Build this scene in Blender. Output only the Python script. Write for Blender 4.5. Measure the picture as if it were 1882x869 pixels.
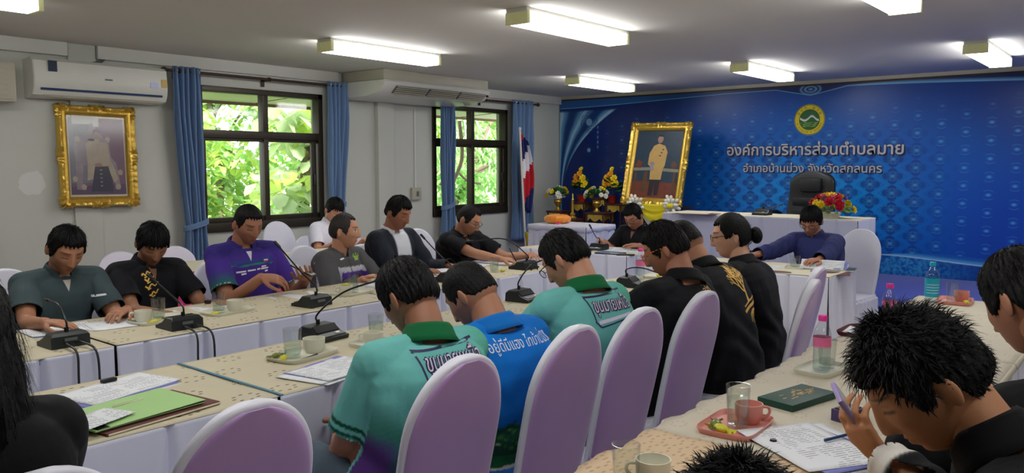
import bpy, bmesh, math, random
import numpy as np
from mathutils import Vector, Matrix, Quaternion
from mathutils.bvhtree import BVHTree

for _o in list(bpy.data.objects):
    bpy.data.objects.remove(_o)
SC = bpy.context.scene
COL = SC.collection
R = math.radians
random.seed(7)
RNG = np.random.default_rng(7)

# ------------------------------------------------------------------ camera
cd = bpy.data.cameras.new('camera')
cd.sensor_width = 36.0
cd.lens = 1480.0 / 1882.0 * 36.0
cd.clip_start = 0.05
cam = bpy.data.objects.new('camera', cd)
COL.objects.link(cam)
cam.location = (0, 0, 1.5)
cam.rotation_euler = (R(90 - 5.04), 0, R(39.4 - 90))
SC.camera = cam

# ------------------------------------------------------------------ world, sun, exposure
SC.view_settings.view_transform = 'Standard'
SC.view_settings.look = 'None'
SC.view_settings.exposure = 0.0
SC.view_settings.gamma = 1.0
SC.view_settings.use_curve_mapping = False
SC.cycles.max_bounces = 7
SC.cycles.diffuse_bounces = 4
SC.cycles.glossy_bounces = 3
SC.cycles.transmission_bounces = 6
SC.cycles.transparent_max_bounces = 12
SC.cycles.sample_clamp_indirect = 4.0
SC.cycles.use_denoising = True
SC.cycles.caustics_reflective = False
SC.cycles.caustics_refractive = False
w = bpy.data.worlds.new('world')
SC.world = w
w.use_nodes = True
wn = w.node_tree
bg = wn.nodes['Background']
sky = wn.nodes.new('ShaderNodeTexSky')
sky.sky_type = 'HOSEK_WILKIE'
sky.turbidity = 9.0
sky.ground_albedo = 0.4
sky.sun_direction = Vector((-0.3, -0.6, 0.75)).normalized()
mixw = wn.nodes.new('ShaderNodeMixRGB')
mixw.inputs[0].default_value = 0.75
mixw.inputs[2].default_value = (0.93, 0.97, 1.0, 1)
wn.links.new(sky.outputs[0], mixw.inputs[1])
wn.links.new(mixw.outputs[0], bg.inputs[0])
bg.inputs[1].default_value = 4.4
sd = bpy.data.lights.new('sun', 'SUN')
sd.energy = 11.0
sd.angle = R(12)
sd.color = (1.0, 0.96, 0.88)
sun = bpy.data.objects.new('sun', sd)
COL.objects.link(sun)
sun.rotation_euler = Vector((0.25, 0.62, -0.75)).to_track_quat('-Z', 'Y').to_euler()
LAMP_STRENGTH = 17.0

# ------------------------------------------------------------------ node expression helper
class NT:
    t = None

def _sock(v):
    return v.s if isinstance(v, X) else v

class X:
    def __init__(self, s): self.s = s
    @staticmethod
    def m(op, *a):
        n = NT.t.nodes.new('ShaderNodeMath'); n.operation = op
        for i, v in enumerate(a):
            if isinstance(v, X): NT.t.links.new(v.s, n.inputs[i])
            else: n.inputs[i].default_value = float(v)
        return X(n.outputs[0])
    def __add__(a, b): return X.m('ADD', a, b)
    def __radd__(a, b): return X.m('ADD', b, a)
    def __sub__(a, b): return X.m('SUBTRACT', a, b)
    def __rsub__(a, b): return X.m('SUBTRACT', b, a)
    def __mul__(a, b): return X.m('MULTIPLY', a, b)
    def __rmul__(a, b): return X.m('MULTIPLY', b, a)
    def __truediv__(a, b): return X.m('DIVIDE', a, b)
    def __neg__(a): return X.m('MULTIPLY', a, -1.0)

def xabs(a): return X.m('ABSOLUTE', a)
def xsin(a): return X.m('SINE', a)
def xcos(a): return X.m('COSINE', a)
def xfloor(a): return X.m('FLOOR', a)
def xround(a): return X.m('ROUND', a)
def xmin(a, b): return X.m('MINIMUM', a, b)
def xmax(a, b): return X.m('MAXIMUM', a, b)
def xsqrt(a): return X.m('SQRT', a)
def xat2(a, b): return X.m('ARCTAN2', a, b)
def xmod(a, b): return X.m('FLOORED_MODULO', a, b)
def xpow(a, b): return X.m('POWER', a, b)
def xexp(a): return X.m('EXPONENT', a)
def sstep(e0, e1, x):
    n = NT.t.nodes.new('ShaderNodeMapRange'); n.interpolation_type = 'SMOOTHSTEP'
    for i, v in ((0, x), (1, e0), (2, e1), (3, 0.0), (4, 1.0)):
        if isinstance(v, X): NT.t.links.new(v.s, n.inputs[i])
        else: n.inputs[i].default_value = float(v)
    return X(n.outputs[0])
def mixc(f, a, b):
    n = NT.t.nodes.new('ShaderNodeMix'); n.data_type = 'RGBA'; n.clamp_factor = True
    if isinstance(f, X): NT.t.links.new(f.s, n.inputs[0])
    else: n.inputs[0].default_value = f
    for i, v in ((6, a), (7, b)):
        if isinstance(v, X): NT.t.links.new(v.s, n.inputs[i])
        else: n.inputs[i].default_value = tuple(v) + (1,) if len(v) == 3 else v
    return X(n.outputs[2])
def objco():
    n = NT.t.nodes.new('ShaderNodeTexCoord')
    s = NT.t.nodes.new('ShaderNodeSeparateXYZ')
    NT.t.links.new(n.outputs['Object'], s.inputs[0])
    return X(s.outputs[0]), X(s.outputs[1]), X(s.outputs[2])
def noise(scale, detail=3.0, rough=0.5, stretch=None):
    tc = NT.t.nodes.new('ShaderNodeTexCoord')
    n = NT.t.nodes.new('ShaderNodeTexNoise')
    n.inputs['Scale'].default_value = scale
    n.inputs['Detail'].default_value = detail
    n.inputs['Roughness'].default_value = rough
    src = tc.outputs['Object']
    if stretch:
        mp = NT.t.nodes.new('ShaderNodeMapping'); mp.inputs['Scale'].default_value = stretch
        NT.t.links.new(src, mp.inputs[0]); src = mp.outputs[0]
    NT.t.links.new(src, n.inputs['Vector'])
    return X(n.outputs[0])

def srgb(r, g=None, b=None):
    if g is None: r, g, b = r
    f = lambda c: (c / 255 / 12.92) if c / 255 <= 0.04045 else ((c / 255 + 0.055) / 1.055) ** 2.4
    return (f(r), f(g), f(b))

def newmat(name):
    m = bpy.data.materials.new(name); m.use_nodes = True
    NT.t = m.node_tree
    return m, m.node_tree.nodes['Principled BSDF']

def mat(name, col, rough=0.6, metal=0.0, var=0.12, nscale=8.0, bump=0.0, bscale=60.0, sheen=0.0, spec=0.4, emit=0.0, sss=0.0, stretch=None, coat=0.0, attr=None):
    m, p = newmat(name)
    t = NT.t
    if attr:
        a = t.nodes.new('ShaderNodeAttribute'); a.attribute_name = attr
        base = X(a.outputs['Color'])
    else:
        base = None
    n = noise(nscale, 4.0, 0.55, stretch)
    if base is None:
        lo = tuple(c * (1 - var) for c in col); hi = tuple(min(1, c * (1 + var)) for c in col)
        c = mixc(n, lo, hi)
    else:
        v = t.nodes.new('ShaderNodeHueSaturation')
        t.links.new(base.s, v.inputs['Color'])
        t.links.new((n * (2 * var) + (1 - var)).s, v.inputs['Value'])
        c = X(v.outputs[0])
    t.links.new(c.s, p.inputs['Base Color'])
    p.inputs['Roughness'].default_value = rough
    p.inputs['Metallic'].default_value = metal
    p.inputs['Specular IOR Level'].default_value = spec
    if sheen: p.inputs['Sheen Weight'].default_value = sheen
    if coat: p.inputs['Coat Weight'].default_value = coat
    if sss:
        p.inputs['Subsurface Weight'].default_value = sss
        p.inputs['Subsurface Radius'].default_value = (0.012, 0.005, 0.003)
    if emit:
        p.inputs['Emission Color'].default_value = tuple(col) + (1,)
        p.inputs['Emission Strength'].default_value = emit
    if bump:
        b = t.nodes.new('ShaderNodeBump'); b.inputs['Strength'].default_value = bump
        b.inputs['Distance'].default_value = 0.01
        t.links.new(noise(bscale, 3.0, 0.6, stretch).s, b.inputs['Height'])
        t.links.new(b.outputs[0], p.inputs['Normal'])
    return m

def glassmat(name, tint=(0.96, 0.98, 0.97), alpha=0.12, rough=0.05):
    m = bpy.data.materials.new(name); m.use_nodes = True
    t = m.node_tree; NT.t = t
    t.nodes.remove(t.nodes['Principled BSDF'])
    tr = t.nodes.new('ShaderNodeBsdfTransparent'); tr.inputs[0].default_value = tuple(tint) + (1,)
    gl = t.nodes.new('ShaderNodeBsdfGlossy'); gl.inputs['Roughness'].default_value = rough
    fr = t.nodes.new('ShaderNodeLayerWeight'); fr.inputs[0].default_value = 0.5
    f = X.m('MINIMUM', xpow(X(fr.outputs['Facing']), 3.0) * 0.35 + 0.02 + alpha * .5 * (noise(4.0) * 0.4 + 0.8), 1.0)
    mx = t.nodes.new('ShaderNodeMixShader')
    t.links.new(f.s, mx.inputs[0]); t.links.new(tr.outputs[0], mx.inputs[1]); t.links.new(gl.outputs[0], mx.inputs[2])
    t.links.new(mx.outputs[0], t.nodes['Material Output'].inputs[0])
    return m

# ------------------------------------------------------------------ mesh builder
class MB:
    def __init__(self): self.v = []; self.f = []; self.m = []; self.n = 0
    def add(self, v, f, mi=0):
        v = np.asarray(v, float); self.v.append(v)
        for q in f: self.f.append([i + self.n for i in q]); self.m.append(mi)
        self.n += len(v); return self
    def box(self, c, s, rz=0.0, mi=0, bev=0.0, rx=0.0, ry=0.0):
        bm = bmesh.new(); bmesh.ops.create_cube(bm, size=1.0)
        for q in bm.verts: q.co = Vector((q.co.x * s[0], q.co.y * s[1], q.co.z * s[2]))
        if bev: bmesh.ops.bevel(bm, geom=bm.edges[:], offset=bev, segments=2, affect='EDGES', profile=0.6)
        M = Matrix.Translation(c) @ Matrix.Rotation(rz, 4, 'Z') @ Matrix.Rotation(ry, 4, 'Y') @ Matrix.Rotation(rx, 4, 'X')
        bm.verts.index_update()
        v = [M @ q.co for q in bm.verts]; f = [[x.index for x in g.verts] for g in bm.faces]
        bm.free(); return self.add(v, f, mi)
    def lathe(self, prof, c=(0, 0, 0), n=24, mi=0, sx=1.0, sy=1.0, M=None):
        v = []; f = []
        for r, z in prof:
            for k in range(n):
                a = 2 * math.pi * k / n
                v.append((r * math.cos(a) * sx, r * math.sin(a) * sy, z))
        for i in range(len(prof) - 1):
            for k in range(n):
                f.append([i * n + k, i * n + (k + 1) % n, (i + 1) * n + (k + 1) % n, (i + 1) * n + k])
        if prof[0][0] > 1e-4: f.append([k for k in range(n)][::-1])
        if prof[-1][0] > 1e-4: f.append([(len(prof) - 1) * n + k for k in range(n)])
        v = np.array(v)
        if M is not None: v = v @ np.array(M.to_3x3()).T + np.array(M.translation)
        return self.add(v + np.array(c), f, mi)
    def tube(self, pts, r, n=10, mi=0, closed=False, flat=None, cap=True):
        P = np.asarray(pts, float); k = len(P)
        rr = np.broadcast_to(np.asarray(r, float), (k,)) if np.ndim(r) < 2 else None
        T = np.gradient(P, axis=0) if not closed else (np.roll(P, -1, 0) - np.roll(P, 1, 0))
        T /= np.linalg.norm(T, axis=1)[:, None] + 1e-12
        ref = np.array([0, 0, 1.0]) if abs(T[0][2]) < 0.9 else np.array([1.0, 0, 0])
        u = np.cross(T[0], ref); u /= np.linalg.norm(u)
        v = []
        for i in range(k):
            u = u - T[i] * (u @ T[i]); u /= np.linalg.norm(u) + 1e-12
            w_ = np.cross(T[i], u)
            ru = rv = (rr[i] if rr is not None else None)
            if rr is None: ru, rv = r[i]
            if flat: rv = rv * flat
            for j in range(n):
                a = 2 * math.pi * j / n
                v.append(P[i] + u * ru * math.cos(a) + w_ * rv * math.sin(a))
        f = []
        for i in range(k if closed else k - 1):
            i2 = (i + 1) % k
            for j in range(n):
                f.append([i * n + j, i * n + (j + 1) % n, i2 * n + (j + 1) % n, i2 * n + j])
        if not closed and cap:
            f.append(list(range(n))[::-1]); f.append([(k - 1) * n + j for j in range(n)])
        return self.add(v, f, mi)
    def ell(self, c, s, M=None, nu=20, nv=12, mi=0):
        v = [(0, 0, -1)]
        for i in range(1, nv):
            ph = -math.pi / 2 + math.pi * i / nv
            for j in range(nu):
                a = 2 * math.pi * j / nu; v.append((math.cos(ph) * math.cos(a), math.cos(ph) * math.sin(a), math.sin(ph)))
        v.append((0, 0, 1)); f = []
        for j in range(nu): f.append([0, 1 + (j + 1) % nu, 1 + j])
        for i in range(nv - 2):
            for j in range(nu):
                a = 1 + i * nu; b = a + nu
                f.append([a + j, a + (j + 1) % nu, b + (j + 1) % nu, b + j])
        L = len(v) - 1; a = 1 + (nv - 2) * nu
        for j in range(nu): f.append([L, a + j, a + (j + 1) % nu])
        v = np.array(v) * np.array(s)
        if M is not None: v = v @ np.array(M).T
        return self.add(v + np.array(c), f, mi)
    def grid(self, V, mi=0, closed_u=False):
        V = np.asarray(V, float); a, b = V.shape[:2]; f = []
        for i in range(a - 1):
            for j in range(b if closed_u else b - 1):
                j2 = (j + 1) % b
                f.append([i * b + j, i * b + j2, (i + 1) * b + j2, (i + 1) * b + j])
        return self.add(V.reshape(-1, 3), f, mi)
    def poly(self, pts, h=0.0, mi=0, M=None):
        """flat polygon in local xy, extruded by h in local z"""
        k = len(pts); v = [(x, y, 0) for x, y in pts]; f = []
        if h:
            v += [(x, y, h) for x, y in pts]
            f.append(list(range(k))[::-1]); f.append(list(range(k, 2 * k)))
            for i in range(k): f.append([i, (i + 1) % k, k + (i + 1) % k, k + i])
        else: f.append(list(range(k)))
        v = np.array(v, float)
        if M is not None: v = v @ np.array(M.to_3x3()).T + np.array(M.translation)
        return self.add(v, f, mi)
    def build(self, name, mats, parent=None, smooth=True, angle=40, loc=None):
        me = bpy.data.meshes.new(name)
        V = np.concatenate(self.v) if self.v else np.zeros((0, 3))
        me.from_pydata(V.tolist(), [], self.f)
        for m_ in (mats if isinstance(mats, (list, tuple)) else [mats]): me.materials.append(m_)
        me.polygons.foreach_set('material_index', self.m)
        bm = bmesh.new(); bm.from_mesh(me); bmesh.ops.recalc_face_normals(bm, faces=bm.faces[:])
        if smooth:
            ca = math.cos(R(angle))
            for e in bm.edges:
                if len(e.link_faces) == 2 and e.link_faces[0].normal.dot(e.link_faces[1].normal) < ca: e.smooth = False
            for g in bm.faces: g.smooth = True
        bm.to_mesh(me); bm.free(); me.update()
        o = bpy.data.objects.new(name, me); COL.objects.link(o)
        if parent is not None: o.parent = parent
        if loc is not None: o.location = loc
        return o

def tag(o, label=None, cat=None, group=None, kind=None):
    if label: o['label'] = label
    if cat: o['category'] = cat
    if group: o['group'] = group
    if kind: o['kind'] = kind
    return o
def thing(name, label, cat, loc=(0, 0, 0), rz=0.0, group=None):
    o = bpy.data.objects.new(name, None); COL.objects.link(o); o.empty_display_size = 0.1
    o.location = loc; o.rotation_euler = (0, 0, rz)
    return tag(o, label, cat, group)
def copy_tree(o, parent=None):
    c = o.copy(); COL.objects.link(c)
    if parent is not None: c.parent = parent
    for ch in list(o.children): copy_tree(ch, c)
    return c
def dup(o, loc, rz=0.0, label=None, group=None):
    c = copy_tree(o); c.location = loc; c.rotation_euler = (0, 0, rz)
    if label: c['label'] = label
    if group: c['group'] = group
    return c
def struct(mb, name, m, **k):
    o = mb.build(name, m, **k); o['kind'] = 'structure'; return o
def crv(pts, n=24):
    """Catmull-Rom through points"""
    P = [np.array(p, float) for p in pts]; P = [2 * P[0] - P[1]] + P + [2 * P[-1] - P[-2]]
    out = []; segs = len(P) - 3
    for i in range(segs):
        for t in np.linspace(0, 1, max(2, n // segs), endpoint=False):
            a, b, c, d = P[i:i + 4]
            out.append(0.5 * ((2 * b) + (-a + c) * t + (2 * a - 5 * b + 4 * c - d) * t * t + (-a + 3 * b - 3 * c + d) * t ** 3))
    out.append(P[-2]); return np.array(out)

def text_mesh(s, size, ext=0.0, align='CENTER', bold=0.0, bevel=0.0):
    """mesh vertices/faces of a line of lettering in local xy"""
    c = bpy.data.curves.new('lettering', 'FONT'); c.body = s; c.size = size; c.align_x = align
    c.extrude = ext; c.offset = bold; c.bevel_depth = bevel; c.resolution_u = 3
    o = bpy.data.objects.new('lettering', c); COL.objects.link(o)
    dg = bpy.context.evaluated_depsgraph_get(); dg.update()
    me = bpy.data.meshes.new_from_object(o.evaluated_get(dg))
    v = np.zeros(len(me.vertices) * 3); me.vertices.foreach_get('co', v); v = v.reshape(-1, 3)
    f = [list(p.vertices) for p in me.polygons]
    bpy.data.objects.remove(o); bpy.data.curves.remove(c); bpy.data.meshes.remove(me)
    return v, f

# ------------------------------------------------------------------ materials of the room
M = {}
M['wall'] = mat('wall_paint', srgb(198, 200, 192), 0.75, var=0.05, nscale=2.5, bump=0.05, bscale=30)
def wall_patch(m):
    # a paler repainted patch left of the picture on the window wall
    NT.t = m.node_tree; p = NT.t.nodes['Principled BSDF']; src = X(p.inputs['Base Color'].links[0].from_socket); x, y, z = objco()
    d = xsqrt(((x - 2.56) / .10) * ((x - 2.56) / .10) + ((z - 1.36) / .10) * ((z - 1.36) / .10)) + (noise(14.0) - .5) * .8
    NT.t.links.new(mixc(sstep(1.02, .92, d) * sstep(6.5, 6.9, y), src, srgb(214, 216, 212)).s, p.inputs['Base Color'])
wall_patch(M['wall'])
M['trim'] = mat('trim_paint', srgb(218, 218, 210), 0.6, var=0.04)
M['ceil'] = mat('ceiling_paint', srgb(222, 219, 213), 0.8, var=0.04, nscale=1.2, bump=0.03, bscale=20)
M['floor'] = mat('floor_tile', srgb(190, 180, 166), 0.35, var=0.08, nscale=5)
M['carpet'] = mat('blue_carpet', srgb(10, 52, 168), 0.95, var=0.15, nscale=60, bump=0.3, bscale=300, sheen=0.3)
M['alu'] = mat('brown_aluminium', srgb(58, 52, 44), 0.4, metal=0.5, var=0.1, nscale=20)
M['glass'] = glassmat('window_glass', (0.97, 0.98, 0.97), 0.01)
M['white'] = mat('white_plastic', srgb(214, 214, 206), 0.35, var=0.03)
M['beige'] = mat('beige_plastic', srgb(178, 174, 156), 0.45, var=0.05)
M['dark'] = mat('dark_plastic', srgb(28, 32, 32), 0.4, var=0.15)
M['grey'] = mat('grey_plastic', srgb(96, 100, 98), 0.45, var=0.1)
M['navyblue'] = mat('navy_strip', srgb(28, 58, 100), 0.35)
M['wood'] = mat('dark_wood', srgb(60, 40, 30), 0.5, var=0.25, nscale=6, stretch=(1, 8, 1))
M['gold'] = mat('gilt', srgb(222, 184, 84), 0.3, metal=0.75, var=0.25, nscale=30, bump=0.5, bscale=45)
M['satin'] = mat('white_satin', srgb(226, 226, 240), 0.38, var=0.04, nscale=6, sheen=0.3, bump=0.12, bscale=14)
M['skirtw'] = mat('white_skirt_cloth', srgb(214, 216, 234), 0.55, var=0.03, sheen=0.2, bump=0.1, bscale=12)
M['pink'] = mat('pink_satin', srgb(232, 66, 138), 0.45, var=0.08, sheen=0.3)
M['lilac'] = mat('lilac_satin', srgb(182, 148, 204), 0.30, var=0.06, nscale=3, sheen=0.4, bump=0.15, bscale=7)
M['curtain'] = mat('curtain_cloth', srgb(98, 128, 168), 0.75, var=0.08, sheen=0.3, bump=0.1, bscale=40)
def printed_mat():
    m, p = newmat('printed_paper'); x, y, z = objco()
    ln = sstep(.0028, .0018, xabs(xmod(y + x * .02, .012) - .006)) * sstep(.085, .080, xabs(x)) * sstep(.42, .50, noise(90.0, 2.0, .5, (1, .35, 1))) * sstep(.40, .44, noise(14.0, 1.0, .5, (.4, 1, 1)))
    c = mixc(ln * .6, srgb(226, 228, 232), srgb(96, 100, 108)); NT.t.links.new(c.s, p.inputs['Base Color']); p.inputs['Roughness'].default_value = .8
    return m
M['printed'] = printed_mat()
M['paper'] = mat('white_paper', srgb(226, 228, 232), 0.8, var=0.02)
M['black'] = mat('black_plastic', srgb(16, 17, 19), 0.35, var=0.2)
M['leather'] = mat('black_leather', srgb(26, 28, 30), 0.42, var=0.15, bump=0.25, bscale=120)
M['chrome'] = mat('chrome', (0.7, 0.7, 0.7), 0.2, metal=1.0)

def cloth_mat(name, base, dash, ring=0.034, cellx=0.21, celly=0.17, strength=1.0):
    m, p = newmat(name)
    x, y, z = objco()
    row = xfloor(y / celly)
    xs = x / cellx + xmod(row, 2.0) * 0.5
    lx = (xmod(xs, 1.0) - 0.5) * cellx
    ly = (xmod(y / celly, 1.0) - 0.5) * celly
    a = xat2(ly * 1.25, lx)
    k = xround(a / (math.pi / 4))
    cx = xcos(k * (math.pi / 4)) * ring * 1.25; cy = xsin(k * (math.pi / 4)) * ring
    # dashes point along x, slightly staggered
    dx = (lx - cx) / 0.0085; dy = (ly - cy) / 0.0042
    d = xsqrt(dx * dx + dy * dy)
    dot = 1.0 - sstep(0.75, 1.15, d)
    n = noise(9.0, 4.0)
    c = mixc(n, tuple(q * 0.92 for q in base), tuple(min(1, q * 1.06) for q in base))
    c = mixc(dot * strength, c, dash)
    NT.t.links.new(c.s, p.inputs['Base Color']); p.inputs['Roughness'].default_value = 0.7
    b = NT.t.nodes.new('ShaderNodeBump'); b.inputs['Strength'].default_value = 0.15; b.inputs['Distance'].default_value = 0.01
    NT.t.links.new(noise(5.0).s, b.inputs['Height']); NT.t.links.new(b.outputs[0], p.inputs['Normal'])
    return m
M['cloth'] = cloth_mat('cream_printed_cloth', srgb(194, 185, 158), srgb(66, 52, 40))
M['cloth2'] = cloth_mat('cream_pink_motif_cloth', srgb(200, 192, 172), srgb(188, 154, 138), ring=0.02, cellx=0.15, celly=0.12, strength=0.55)
M['cloth3'] = cloth_mat('tan_speckled_cloth', srgb(206, 180, 146), srgb(150, 110, 80), ring=0.026, cellx=0.075, celly=0.07, strength=0.5)
M['cream'] = mat('cream_plain_cloth', srgb(222, 214, 188), 0.7, var=0.04)

# ------------------------------------------------------------------ room shell
YW, XW, HC = 7.09, 9.75, 2.5
XR, YR = -3.6, -4.2
W1 = (3.99, 5.42, 0.86, 2.25)
W2 = (7.08, 8.51, 0.86, 2.25)
mb = MB(); mb.box(((XR + XW) / 2, (YR + YW) / 2, -0.05), (XW - XR + .4, YW - YR + .4, 0.1)); struct(mb, 'floor', M['floor'])
mb = MB(); mb.box(((XR + XW) / 2, (YR + YW) / 2, HC + 0.06), (XW - XR + .4, YW - YR + .4, 0.12)); struct(mb, 'ceiling', M['ceil'])
mb = MB()
xs = [XR - .2, W1[0], W1[1], W2[0], W2[1], XW + .2]
for a, b in ((0, 1), (2, 3), (4, 5)):
    mb.box(((xs[a] + xs[b]) / 2, YW + .09, HC / 2), (xs[b] - xs[a], .18, HC))
for W_ in (W1, W2):
    mb.box(((W_[0] + W_[1]) / 2, YW + .09, W_[2] / 2), (W_[1] - W_[0], .18, W_[2]))
    mb.box(((W_[0] + W_[1]) / 2, YW + .09, (W_[3] + HC) / 2), (W_[1] - W_[0], .18, HC - W_[3]))
mb.box((2.98, YW - .01, HC / 2), (.22, .03, HC), bev=.005)       # shallow pilasters
mb.box((6.28, YW - .03, HC / 2), (.24, .07, HC), bev=.005)
struct(mb, 'wall_left', M['wall'])
mb = MB(); mb.box((XW + .09, (YR + YW) / 2, HC / 2), (.18, YW - YR, HC)); struct(mb, 'wall_back', M['wall'])
mb = MB(); mb.box(((XR + XW) / 2, YR - .09, HC / 2), (XW - XR, .18, HC)); struct(mb, 'wall_right', M['wall'])
mb = MB(); mb.box((XR - .09, (YR + YW) / 2, HC / 2), (.18, YW - YR, HC)); struct(mb, 'wall_rear', M['wall'])
# white band under the ceiling along the window wall, with a gap at the first pilaster
for nm, (a, b) in (('trim_1', (XR, 2.86)), ('trim_2', (2.9, 3.08)), ('trim_3', (3.1, 5.62)), ('trim_4', (7.36, XW - .03))):
    mb = MB(); d = .05 if nm != 'trim_2' else .02
    mb.box(((a + b) / 2, YW - d / 2, HC - .055), (b - a, d, .11), bev=.006); struct(mb, nm, M['trim'])
mb = MB(); mb.box((XW - .02, 3.0, HC - .02), (.04, 8.1, .04)); struct(mb, 'trim_5', M['beige'])

def window(n, W_):
    x0, x1, z0, z1 = W_; zb = 1.80; xm = (x0 + x1) / 2 + .02; y = YW + .03
    f = MB(); t = .055
    for c, s in (((xm - .02, y, z1 - t / 2), (x1 - x0, .11, t)), ((xm - .02, y, z0 + .045), (x1 - x0, .12, .09)),
                 ((x0 + t / 2, y, (z0 + z1) / 2), (t, .11, z1 - z0)), ((x1 - t / 2, y, (z0 + z1) / 2), (t, .11, z1 - z0)),
                 ((xm - .02, y, zb), (x1 - x0, .10, .075)), ((xm, y, (zb + z1) / 2), (.06, .09, z1 - zb)),
                 ((xm, y, (z0 + zb) / 2), (.055, .09, zb - z0)), ((x1 - .11, y - .02, (z0 + zb) / 2), (.06, .03, zb - z0 - .1)),
                 ((x0 + .08, y + .01, (z0 + zb) / 2), (.04, .03, zb - z0 - .1)),
                 ((xm - .02, y, z0 + .115), (x1 - x0 - .1, .05, .045)), ((xm - .02, y, zb - .05), (x1 - x0 - .1, .05, .03))):
        f.box(c, s, bev=.004)
    o = f.build('window_%d' % n, M['alu']); o['kind'] = 'structure'
    for a, b, c, d in ((x0 + t, xm, zb, z1 - t), (xm, x1 - t, zb, z1 - t), (x0 + t, xm, z0 + .1, zb), (xm, x1 - t, z0 + .1, zb)):
        g = MB(); g.box(((a + b) / 2, y + .01, (c + d) / 2), (b - a, .005, d - c)); g.build('pane', M['glass'], o, smooth=False)
    l = MB(); l.box((x1 - .11, y - .045, 1.35), (.025, .03, .12), bev=.005); l.build('latch', M['dark'], o)
    return o
window(1, W1); window(2, W2)

# raised stage with blue carpet
mb = MB(); mb.box(((7.45 + XW) / 2, (YR + YW) / 2, .135), (XW - 7.45, YW - YR - .01, .27), bev=.01)
struct(mb, 'floor_stage', M['carpet'])
mb = MB(); mb.box((6.95, 2.0, .006), (1.0, 8.0, .012)); tag(mb.build('carpet_runner', M['carpet']), 'blue carpet strip laid on the floor along the stage front', 'carpet')

# ------------------------------------------------------------------ ceiling lamps
m, p = newmat('lamp_diffuser')
n_ = noise(3.0)
p.inputs['Base Color'].default_value = (.9, .9, .9, 1)
NT.t.links.new(mixc(n_, (1.0, .985, .95), (1.0, 1.0, 1.0)).s, p.inputs['Emission Color'])
p.inputs['Emission Strength'].default_value = LAMP_STRENGTH
M['lamp'] = m
M['lampcap'] = mat('lamp_end_cap', srgb(206, 206, 150), 0.5, var=0.08, emit=0.12)
def lamp(x, y, label):
    t = thing('ceiling_lamp', label, 'ceiling lamp', (x, y, HC), 0, 'fluorescent fixtures on the ceiling')
    b = MB(); b.box((.615, 0, -.014), (1.23, .17, .028), bev=.003); b.build('base_tray', M['grey'] if False else M['white'], t)
    d = MB(); L = 1.17; hw = .088
    prof = [(-hw, -.028), (-hw, -.088), (-hw + .012, -.1), (hw - .012, -.1), (hw, -.088), (hw, -.028)]
    V = np.array([[(.03 + L * k, yy, zz) for yy, zz in prof] for k in (0, 1)])
    d.grid(V); d.build('diffuser', M['lamp'], t, angle=20)
    for sx in (.015, 1.215):
        c = MB(); c.box((sx, 0, -.064), (.03, .182, .076), bev=.004)
        for yy in (-.045, .045): c.box((sx + (-.017 if sx < .5 else .017), yy, -.06), (.006, .014, .05))
        c.build('end_cap', M['lampcap'], t)
    return t
LX = (0.75, 4.06, 7.45); LY = (5.26, 3.3, 1.3, -0.75)
for i, x in enumerate(LX):
    for j, y in enumerate(LY):
        if i == 0 and j in (1, 2): continue
        lab = 'white fluorescent ceiling lamp, %s from the blue backdrop and %s from the window wall' % (('third', 'second', 'first')[i], ('first', 'second', 'third', 'fourth')[j])
        lamp(x, y, lab)
for x, y, nm in ((.75, 3.3, 'second'), (.75, 1.3, 'third')):
    lamp(x, y, 'white fluorescent ceiling lamp, third from the blue backdrop and %s from the window wall' % nm)
# ------------------------------------------------------------------ points in the room read off the photograph (a ray met with a plane)
_yw, _pt = R(39.4), math.atan((434.5 - 304) / 1480.)
_fw = np.array([math.cos(_yw) * math.cos(_pt), math.sin(_yw) * math.cos(_pt), -math.sin(_pt)])
_rt = np.array([math.sin(_yw), -math.cos(_yw), 0]); _up = np.cross(_rt, _fw)
CAM = np.array([0, 0, 1.5])
def ray(u, v): return _fw + _rt * (u - 941) / 1480. - _up * (v - 434.5) / 1480.
def onZ(u, v, z): r = ray(u, v); return CAM + r * ((z - 1.5) / r[2])
def onY(u, v, y): r = ray(u, v); return CAM + r * (y / r[1])
def onX(u, v, x): r = ray(u, v); return CAM + r * (x / r[0])

# ------------------------------------------------------------------ outside: eave, ground, trees
M['soffit'] = mat('soffit_board', srgb(246, 238, 230), 0.7, var=0.03)
M['fascia'] = mat('brown_fascia', srgb(120, 88, 66), 0.6, var=0.1)
ea = -math.atan(.045)
mb = MB(); mb.box((6.0, 7.93, 2.283), (12, 1.34, .016), rx=ea); mb.box((6.0, 8.61, 2.285), (12, .03, .15), mi=1)
for k in range(10): mb.box((.8 + k * 1.2, 7.93, 2.272), (.012, 1.3, .006), mi=1, rx=ea)
o = mb.build('eave', [M['soffit'], M['fascia']]); o['kind'] = 'structure'
M['soil'] = mat('grassy_ground', srgb(96, 120, 56), 0.95, var=0.3, nscale=3)
mb = MB(); mb.box((9, 17.2, -.3), (40, 19.8, .2)); tag(mb.build('ground_outside', M['soil']), kind='structure')
def leafmat(name, c):
    m, p = newmat(name)
    n = noise(2.2, 5.0)
    col = mixc(n, tuple(q * .7 for q in c), tuple(min(1, q * 1.4) for q in c))
    NT.t.links.new(col.s, p.inputs['Base Color'])
    p.inputs['Roughness'].default_value = .55
    tl = NT.t.nodes.new('ShaderNodeBsdfTranslucent'); NT.t.links.new(col.s, tl.inputs[0])
    mx = NT.t.nodes.new('ShaderNodeMixShader'); mx.inputs[0].default_value = .5
    NT.t.links.new(p.outputs[0], mx.inputs[1]); NT.t.links.new(tl.outputs[0], mx.inputs[2])
    NT.t.links.new(mx.outputs[0], NT.t.nodes['Material Output'].inputs[0])
    return m
M['leaf_a'] = leafmat('leaf_yellow_green', srgb(204, 232, 128))
M['leaf_b'] = leafmat('leaf_green', srgb(158, 206, 124))
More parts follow.
